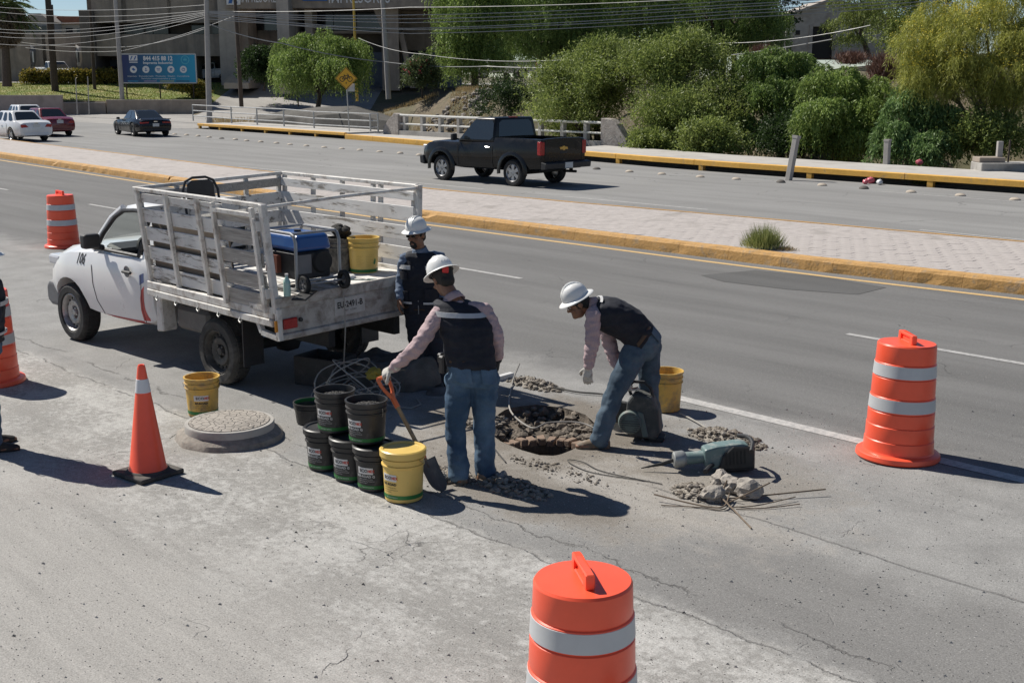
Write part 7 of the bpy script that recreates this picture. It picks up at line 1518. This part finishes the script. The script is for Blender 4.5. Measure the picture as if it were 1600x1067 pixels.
def face(parent, P, k=1.0, mouth=True):
    for s_ in (-1, 1):
        mb = MB(); ell(mb, P(.080, s_*.032, .006), (.009*k, .014*k, .008*k), None, 10); mb.build('eye', M_eye, parent); mb = MB(); ell(mb, P(.0875, s_*.032, .006), (.004*k, .006*k, .006*k), None, 8); mb.build('pupil', M_lens, parent)
        mb = MB(); limb(mb, [P(.088, s_*.014, .026), P(.088, s_*.034, .030), P(.078, s_*.052, .024)], [.004*k, .005*k, .003*k], 6); mb.build('eyebrow', M_hair, parent)
    mb = MB(); limb(mb, [P(.0835, -.02, -.065), P(.0905, 0, -.065), P(.0835, .02, -.065)], [.0022*k]*3, 6); mb.build('mouth', pm('mouth_dark', (.1, .035, .03), .6), parent)
def haircap(parent, P, A, k=1.0, low=-.07):
    mb = MB(); ell(mb, P(-.016, 0, .035), (.098*k, .084*k, .104*k), A, 22); ell(mb, P(-.05, 0, -.03), (.055*k, .066*k, .06*k), A, 16); solid(mb, 'hair', M_hair, parent, .008, 3, .003, (40, 40, 40))
def band(parent, rings_fn, t0, t1, k0, k1, name='reflective_stripe', off=.0):
    pass
class Person:
    def __init__(s, label, base):
        s.e = empty('person', base, 0, label, 'person'); s.o = Vector(base)
    def L(s, p): return Vector(p)-s.o
def build_person(label, base, J, side, front, head_up, head_fwd, pants, shirt, gl, boots, soles, toes, face_on=False, vest_open=False, hat=True, headk=1.0, arch=None, belly=1.0, seed=0, handspec=None, torso=None):
    p = Person(label, base); e = p.e; j = {k: p.L(v) for k, v in J.items()}; side = side.normalized(); fr = front.normalized()
    # --- body: one continuous surface from head to feet
    mb = MB(); P, A = head(mb, j['head'], head_up, head_fwd, headk)
    limb(mb, [j['head']-head_up.normalized()*.03, j['neck'], j['chest'].lerp(j['neck'], .7)], [.055, .058, .07], 12)
    spine = [j['pelvis'], j['pelvis'].lerp(j['chest'], .4), j['chest'], j['chest'].lerp(j['neck'], .75)]
    if arch is not None: spine[1] = spine[1]+arch; spine[2] = spine[2]+arch*.6
    mb.rings(torso_rings([(spine[0]-(spine[1]-spine[0]).normalized()*.06, .13, .09, fr), (spine[0], .155, .10, fr), (spine[1], .14, .095, fr), (spine[2], .16, .10, fr), (spine[3], .12, .075, fr), (j['neck'], .05, .05, fr)], side))
    for s_ in 'LR':
        limb(mb, [j['sh'+s_], j['el'+s_], j['wr'+s_]], [.05, .04, .028], 10); limb(mb, [j['hip'+s_], j['kn'+s_], j['an'+s_]], [.08, .052, .04], 10)
        limb(mb, [j['chest'].lerp(j['neck'], .6), j['sh'+s_]], [.06, .055], 10)
        foot(mb, j['an'+s_], p.L(toes[s_]), p.L(soles[s_]).z+.01, h=.05)
    hm_ = {}
    for s_ in 'LR':
        d, pn, th, curl, kind = handspec[s_]; (hand(mb, j['wr'+s_], d, pn, th, curl, .92 if kind else 1.0))
    solid(mb, 'body', M_skin, e, .0075, 4)
    # --- shirt
    mb = MB(); g = .018
    R = torso_rings([(spine[0], .155, .108*belly, fr), (spine[0]+(spine[1]-spine[0]).normalized()*.06, .165, .118*belly, fr), (spine[1], .165, .122*belly, fr), (spine[2], .182, .125, fr), (spine[3], .14, .09, fr), (j['chest'].lerp(j['neck'], .95), .08, .07, fr)], side); mb.rings(R)
    for s_ in 'LR': limb(mb, [j['chest'].lerp(j['neck'], .62).lerp(j['sh'+s_], .35), j['sh'+s_], j['sh'+s_].lerp(j['el'+s_], .5), j['el'+s_], j['el'+s_].lerp(j['wr'+s_], .55), j['el'+s_].lerp(j['wr'+s_], .93)], [.062, .067, .066, .061, .054, .044], 12)
    solid(mb, 'shirt', shirt, e, .009, 3, .012, (13, 13, 22), seed)
    mb = MB(); nd = (j['head']-j['neck']).normalized(); mb.loft_tube([j['neck']-nd*.035, j['neck']+nd*.012, j['neck']+nd*.03], [.088, .074, .069], 20, cap=False); o = mb.build('collar', shirt, e); sm = o.modifiers.new('s', 'SOLIDIFY'); sm.thickness = .006
    # --- trousers
    mb = MB(); pu = (spine[1]-spine[0]).normalized(); mb.rings(torso_rings([(spine[0]-pu*.13, .12, .10, fr), (spine[0]-pu*.08, .172, .125*belly, fr), (spine[0], .178, .128*belly, fr), (spine[0]+pu*.07, .170, .122*belly, fr)], side))
    for s_ in 'LR':
        an = j['an'+s_]; kn = j['kn'+s_]; hp = j['hip'+s_]; lo = an+(an-kn).normalized()*.035
        limb(mb, [hp.lerp(spine[0], .25), hp, hp.lerp(kn, .45), kn, kn.lerp(an, .5), lo], [.112, .114, .104, .087, .083, .086], 14)
    solid(mb, 'trousers', pants, e, .010, 3, .013, (8, 8, 12), seed+5)
    mb = MB(); mb.rings(torso_rings([(spine[0]+pu*.055, .178, .131*belly, fr), (spine[0]+pu*.09, .175, .130*belly, fr)], side, 32), cap=False); o = mb.build('belt', M_belt, e); sm = o.modifiers.new('s', 'SOLIDIFY'); sm.thickness = .008; sm.offset = 1
    for q0 in (PI*1.18, PI*1.58):                     # back pockets
        st_ = [(spine[0]-pu*.085, .176, .129*belly, fr), (spine[0]+pu*.03, .182, .132*belly, fr)]; R_ = torso_rings(st_, side, 48); i0 = int(q0/(2*PI)*48); n_ = 6; RR = []
        for i in range(n_+1):
            a_, b_ = R_[0][(i0+i) % 48], R_[1][(i0+i) % 48]; n2 = (a_-spine[0]); n2 = (n2-pu*n2.dot(pu)).normalized(); dp = .012 if 0 < i < n_ else .0; RR.append([a_+n2*.010+pu*(.0 if 1 < i < n_-1 else .012), b_+n2*.010, b_+n2*.003, a_+n2*.003])
        mb = MB(); mb.rings(RR); mb.build('back_pocket', pants, e)
    # --- vest
    vs = [(spine[0]+pu*.02, .188, .142*belly, fr), (spine[1].lerp(spine[0], .35), .186, .142*belly, fr), (spine[1], .184, .142*belly, fr), (spine[2].lerp(spine[1], .4), .192, .144, fr), (spine[2], .196, .143, fr), (spine[3].lerp(spine[2], .4), .188, .130, fr), (spine[3], .170, .108, fr), (j['chest'].lerp(j['neck'], .93), .115, .085, fr)]
    mb = MB(); mb.rings(torso_rings(vs, side, 32)); solid(mb, 'vest', M_navy, e, .011, 5, .010, (8, 8, 15), seed+9)
    def on_vest(t_, q, off):
        i = min(int(t_), len(vs)-2); f_ = t_-i; c = vs[i][0].lerp(vs[i+1][0], f_); a = vs[i][1]*(1-f_)+vs[i+1][1]*f_; b = vs[i][2]*(1-f_)+vs[i+1][2]*f_; a *= 1.07; b *= 1.09; s_ = side; f2 = (fr-s_*fr.dot(s_)).normalized(); cx, cy = math.cos(q), math.sin(q); m = (abs(cx)**2.4+abs(cy)**2.4)**(-1/2.4); return c+s_*(a+off)*cx*m+f2*(b+off)*cy*m
    def stripe(t0, t1, q0, q1, mat=M_refl, nm='reflective_stripe', off=.010, slope=0.0, th=.004):
        n = 16; R = []
        for i in range(n+1):
            q = q0+(q1-q0)*i/n; dt = slope*(i/n-.5); R.append([on_vest(t0+dt, q, off), on_vest(t1+dt, q, off), on_vest(t1+dt, q, off-th*2), on_vest(t0+dt, q, off-th*2)])
        mb = MB(); mb.rings(R); mb.build(nm, mat, e)
    # --- boots, gloves
    for s_ in 'LR':
        mb = MB(); foot(mb, j['an'+s_], p.L(toes[s_]), p.L(soles[s_]).z, h=.075); o = solid(mb, 'boot', boots, e, .009, 3, .003, (20, 20, 20))
        d, pn, th, curl, kind = handspec[s_]
        if kind: mb = MB(); hand(mb, j['wr'+s_], d, pn, th, curl, 1.06); limb(mb, [j['wr'+s_]-d.normalized()*.05, j['wr'+s_]+d.normalized()*.01], [.037, .034], 12); solid(mb, 'glove', kind, e, .0055, 3)
    haircap(e, P, A, headk)
    if face_on: face(e, P, headk)
    if hat: helmet(e, P(-.005, 0, .062), head_up, head_fwd, k=.86)
    return p, j, P, A, on_vest, stripe
c2w = lambda x, d, z: W(x, d, z)
# ---- A: shovelling person seen from behind
D0 = 9.13
JA = dict(head=AT(692, 436, 9.30), neck=AT(708, 466, 9.22), chest=AT(727, 505, 9.16), pelvis=AT(737, 577, 9.10), shL=AT(687, 490, 9.13), elL=AT(652, 542, 9.02), wrL=AT(613, 576, 9.08), shR=AT(757, 486, 9.21), elR=AT(776, 528, 9.19), wrR=AT(778, 561, 9.28), hipL=AT(718, 592, 9.09), knL=AT(712, 668, 9.10), anL=AT(717, 735, 9.07), hipR=AT(758, 590, 9.12), knR=AT(756, 665, 9.16), anR=AT(757, 732, 9.16))
fA = c2w(-.30, 1, 0); sA = c2w(-1, -.18, .12)      # side points to the person's left
solL, solR = G(717, 750), G(757, 748)
hA = dict(L=(AT(598, 590, 9.12)-JA['wrL']+Vector((0, 0, .03)), c2w(.25, .5, -.8), 1, 1.05, M_glove), R=(c2w(-.1, .25, -1), c2w(-1, .1, 0), 1, .45, M_gloved))
pA = build_person('person in pink checked shirt, navy vest and blue jeans holding the spade', (solL+solR)/2, JA, sA, fA, c2w(-.40, .48, 1), c2w(-.45, .75, -.6), M_jean, M_pink, None, M_boot, dict(L=solL, R=solR), dict(L=solL+c2w(-.12, .2, 0), R=solR+c2w(.06, .22, 0)), seed=1, handspec=hA)
pA[5](4.75, 5.25, PI+.25, 2*PI-.25, off=.016, slope=-.5)
mb = MB(); mb.box((0, 0, 0), (.05, .02, .05)); o = mb.build('badge_red', pm('badge_red', (.5, .02, .02), .5), pA[0].e, bevel=.006); q = pA[2](-.118, .02, .03); o.location = q; o.rotation_euler = (0, 0, rad(40))
mb = MB(); a_, b_ = pA[4](0, PI*.02, .02), pA[4](.3, PI*.08, .03); mb.box(a_, (.06, .05, .14)); mb.box(b_+Vector((0, 0, .02)), (.05, .05, .08)); mb.build('radio_pouch', M_blackp, pA[0].e, bevel=.012)
# ---- B: supervisor behind the truck facing us
DB = 12.05
JB = dict(head=AT(651, 367, DB-.03), neck=AT(656, 391, DB), chest=AT(659, 425, DB), pelvis=AT(661, 489, DB+.03), shR=AT(633, 405, DB-.02), elR=AT(627, 444, DB+.02), wrR=AT(624, 466, DB-.08), shL=AT(687, 403, DB+.02), elL=AT(697, 445, DB+.05), wrL=AT(689, 478, DB-.08), hipR=AT(650, 500, DB), knR=AT(655, 550, DB), anR=AT(659, 592, DB+.02), hipL=AT(676, 500, DB+.03), knL=AT(682, 548, DB+.03), anL=AT(685, 594, DB+.03))
fB = c2w(-.2, -1, 0); sB = c2w(1, -.2, 0); sR_, sL_ = G(659, 602), G(686, 603)
hB = dict(R=(c2w(-.1, -.15, -1), c2w(1, .2, 0), 1, .35, None), L=(c2w(-.1, -.3, -1), c2w(-1, .2, 0), 1, .35, None))
pB = build_person('bearded person in blue shirt, dark glasses and navy vest behind the truck', (sR_+sL_)/2, JB, sB, fB, c2w(-.1, -.1, 1), c2w(-.5, -.8, -.28), M_navyp, M_chamb, None, M_bootd, dict(R=sR_, L=sL_), dict(R=sR_+c2w(-.12, -.2, 0), L=sL_+c2w(.02, -.24, 0)), face_on=True, seed=3, handspec=hB)
for q0, q1 in ((PI*.12, PI*.38), (PI*.60, PI*.88)): pB[5](4.45, 4.85, q0, q1, off=.020)
pB[5](1.15, 1.5, PI*.12, PI*.42, off=.020); pB[5](1.15, 1.5, PI*.60, PI*.88, off=.020)
pB[5](.0, 6.2, PI*.492, PI*.508, M_trim, 'zip', .009)
for t0, q0 in ((3.4, .66), (1.7, .66), (1.9, .2)): pB[5](t0, t0+.8, PI*q0, PI*(q0+.2), M_navy, 'pocket', .018)
PB = pB[2]
mb = MB()
for s_ in (-1, 1): mb.rings([[PB(.098, s_*(.033+.021*math.cos(a)), .008+.015*math.sin(a)) for a in [2*PI*k/12 for k in range(12)]], [PB(.104, s_*(.033+.021*math.cos(a)), .008+.015*math.sin(a)) for a in [2*PI*k/12 for k in range(12)]]])
for s_ in (-1, 1): mb.loft_tube([PB(.1, s_*.054, .012), PB(.05, s_*.082, .012), PB(-.005, s_*.086, .005)], .003, 5)
mb.loft_tube([PB(.104, -.014, .012), PB(.104, .014, .012)], .003, 5); mb.build('glasses', M_lens, pB[0].e)
mb = MB(); ell(mb, PB(.066, 0, -.098), (.036, .036, .03), pB[3], 14); limb(mb, [PB(.083, -.03, -.07), PB(.094, 0, -.048), PB(.083, .03, -.07)], [.008, .009, .008], 8); limb(mb, [PB(.078, -.034, -.07), PB(.07, -.03, -.1)], [.008, .012], 8); limb(mb, [PB(.078, .034, -.07), PB(.07, .03, -.1)], [.008, .012], 8); solid(mb, 'beard', M_hair, pB[0].e, .006, 2, .003, (50, 50, 50))
# ---- C: bending person
JC = dict(head=AT(903, 474, 10.10), neck=AT(922, 478, 10.12), chest=AT(951, 496, 10.14), pelvis=AT(1006, 532, 10.20), shL=AT(927, 492, 9.97), elL=AT(925, 537, 9.93), wrL=AT(919, 573, 9.95), shR=AT(937, 486, 10.30), elR=AT(960, 560, 10.28), wrR=AT(980, 593, 10.22), hipL=AT(993, 549, 10.10), knL=AT(957, 622, 10.02), anL=AT(938, 683, 9.97), hipR=AT(1013, 545, 10.30), knR=AT(1014, 606, 10.38), anR=AT(1020, 660, 10.44))
axC = (JC['chest']-JC['pelvis']).normalized(); sC = c2w(.06, -1, 0); fC = axC.cross(sC); fC = fC if fC.z < 0 else -fC
sl, sr = G(938, 697), G(1020, 674)
hC = dict(L=(c2w(-.05, 0, -1), c2w(.4, .9, 0), -1, .35, M_glove), R=(c2w(.25, .0, -1), c2w(.9, .2, .1), -1, 1.0, M_glove))
pC = build_person('bending person in pink checked shirt and navy vest gripping the saw', (sl+sr)/2, JC, sC, fC, c2w(-.42, -.05, .8), c2w(-.75, -.1, -.62), M_jean2, M_pink, None, M_boot, dict(L=sl, R=sr), dict(L=sl+c2w(-.24, -.05, 0), R=sr+c2w(-.12, -.1, 0)), arch=Vector((0, 0, .055)), face_on=True, seed=6, handspec=hC)
pC[5](6.2, 6.6, PI*1.2, PI*1.75, off=.012)
PC = pC[2]; mb = MB()
for s_ in (-1, 1): mb.rings([[PC(.098, s_*(.033+.023*math.cos(a)), .008+.017*math.sin(a)) for a in [2*PI*k/12 for k in range(12)]], [PC(.101, s_*(.033+.023*math.cos(a)), .008+.017*math.sin(a)) for a in [2*PI*k/12 for k in range(12)]]])
mb.build('safety_glasses', M_clear, pC[0].e)
# ---- D: person at the edge of the place, dark vest
DD = 9.95; cx = -24
JD = dict(head=AT(cx, 405, DD), neck=AT(cx, 433, DD), chest=AT(cx-2, 470, DD), pelvis=AT(cx-3, 540, DD), shR=AT(cx+8, 447, DD-.18), elR=AT(cx+14, 502, DD-.22), wrR=AT(cx+4, 548, DD-.2), shL=AT(cx-8, 447, DD+.18), elL=AT(cx-8, 500, DD+.22), wrL=AT(cx, 545, DD+.2), hipR=AT(cx, 556, DD-.09), knR=AT(cx+6, 625, DD-.1), anR=AT(cx+12, 686, DD-.1), hipL=AT(cx-4, 553, DD+.09), knL=AT(cx+4, 620, DD+.1), anL=AT(cx+10, 680, DD+.1))
s1, s2 = G(cx+12, 702), G(cx+10, 688)
hD = dict(R=(c2w(-.15, 0, -1), c2w(.1, 1, 0), 1, .4, M_gloved), L=(c2w(.2, 0, -1), c2w(.1, -1, 0), 1, .4, M_gloved))
pD = build_person('person in dark vest and jeans standing by the half hidden drum', (s1+s2)/2, JD, c2w(0, 1, 0), c2w(1, 0, 0), c2w(.05, 0, 1), c2w(1, .1, -.2), M_jean, M_navyp, None, M_bootd, dict(R=s1, L=s2), dict(R=s1+c2w(.24, 0, 0), L=s2+c2w(.24, .03, 0)), face_on=True, seed=8, handspec=hD)
pD[5](1.0, 1.4, PI*.1, PI*.9, off=.020); pD[5](3.6, 4.0, PI*.1, PI*.9, off=.020); pD[5](1.0, 1.4, PI*1.1, PI*1.9, off=.020)
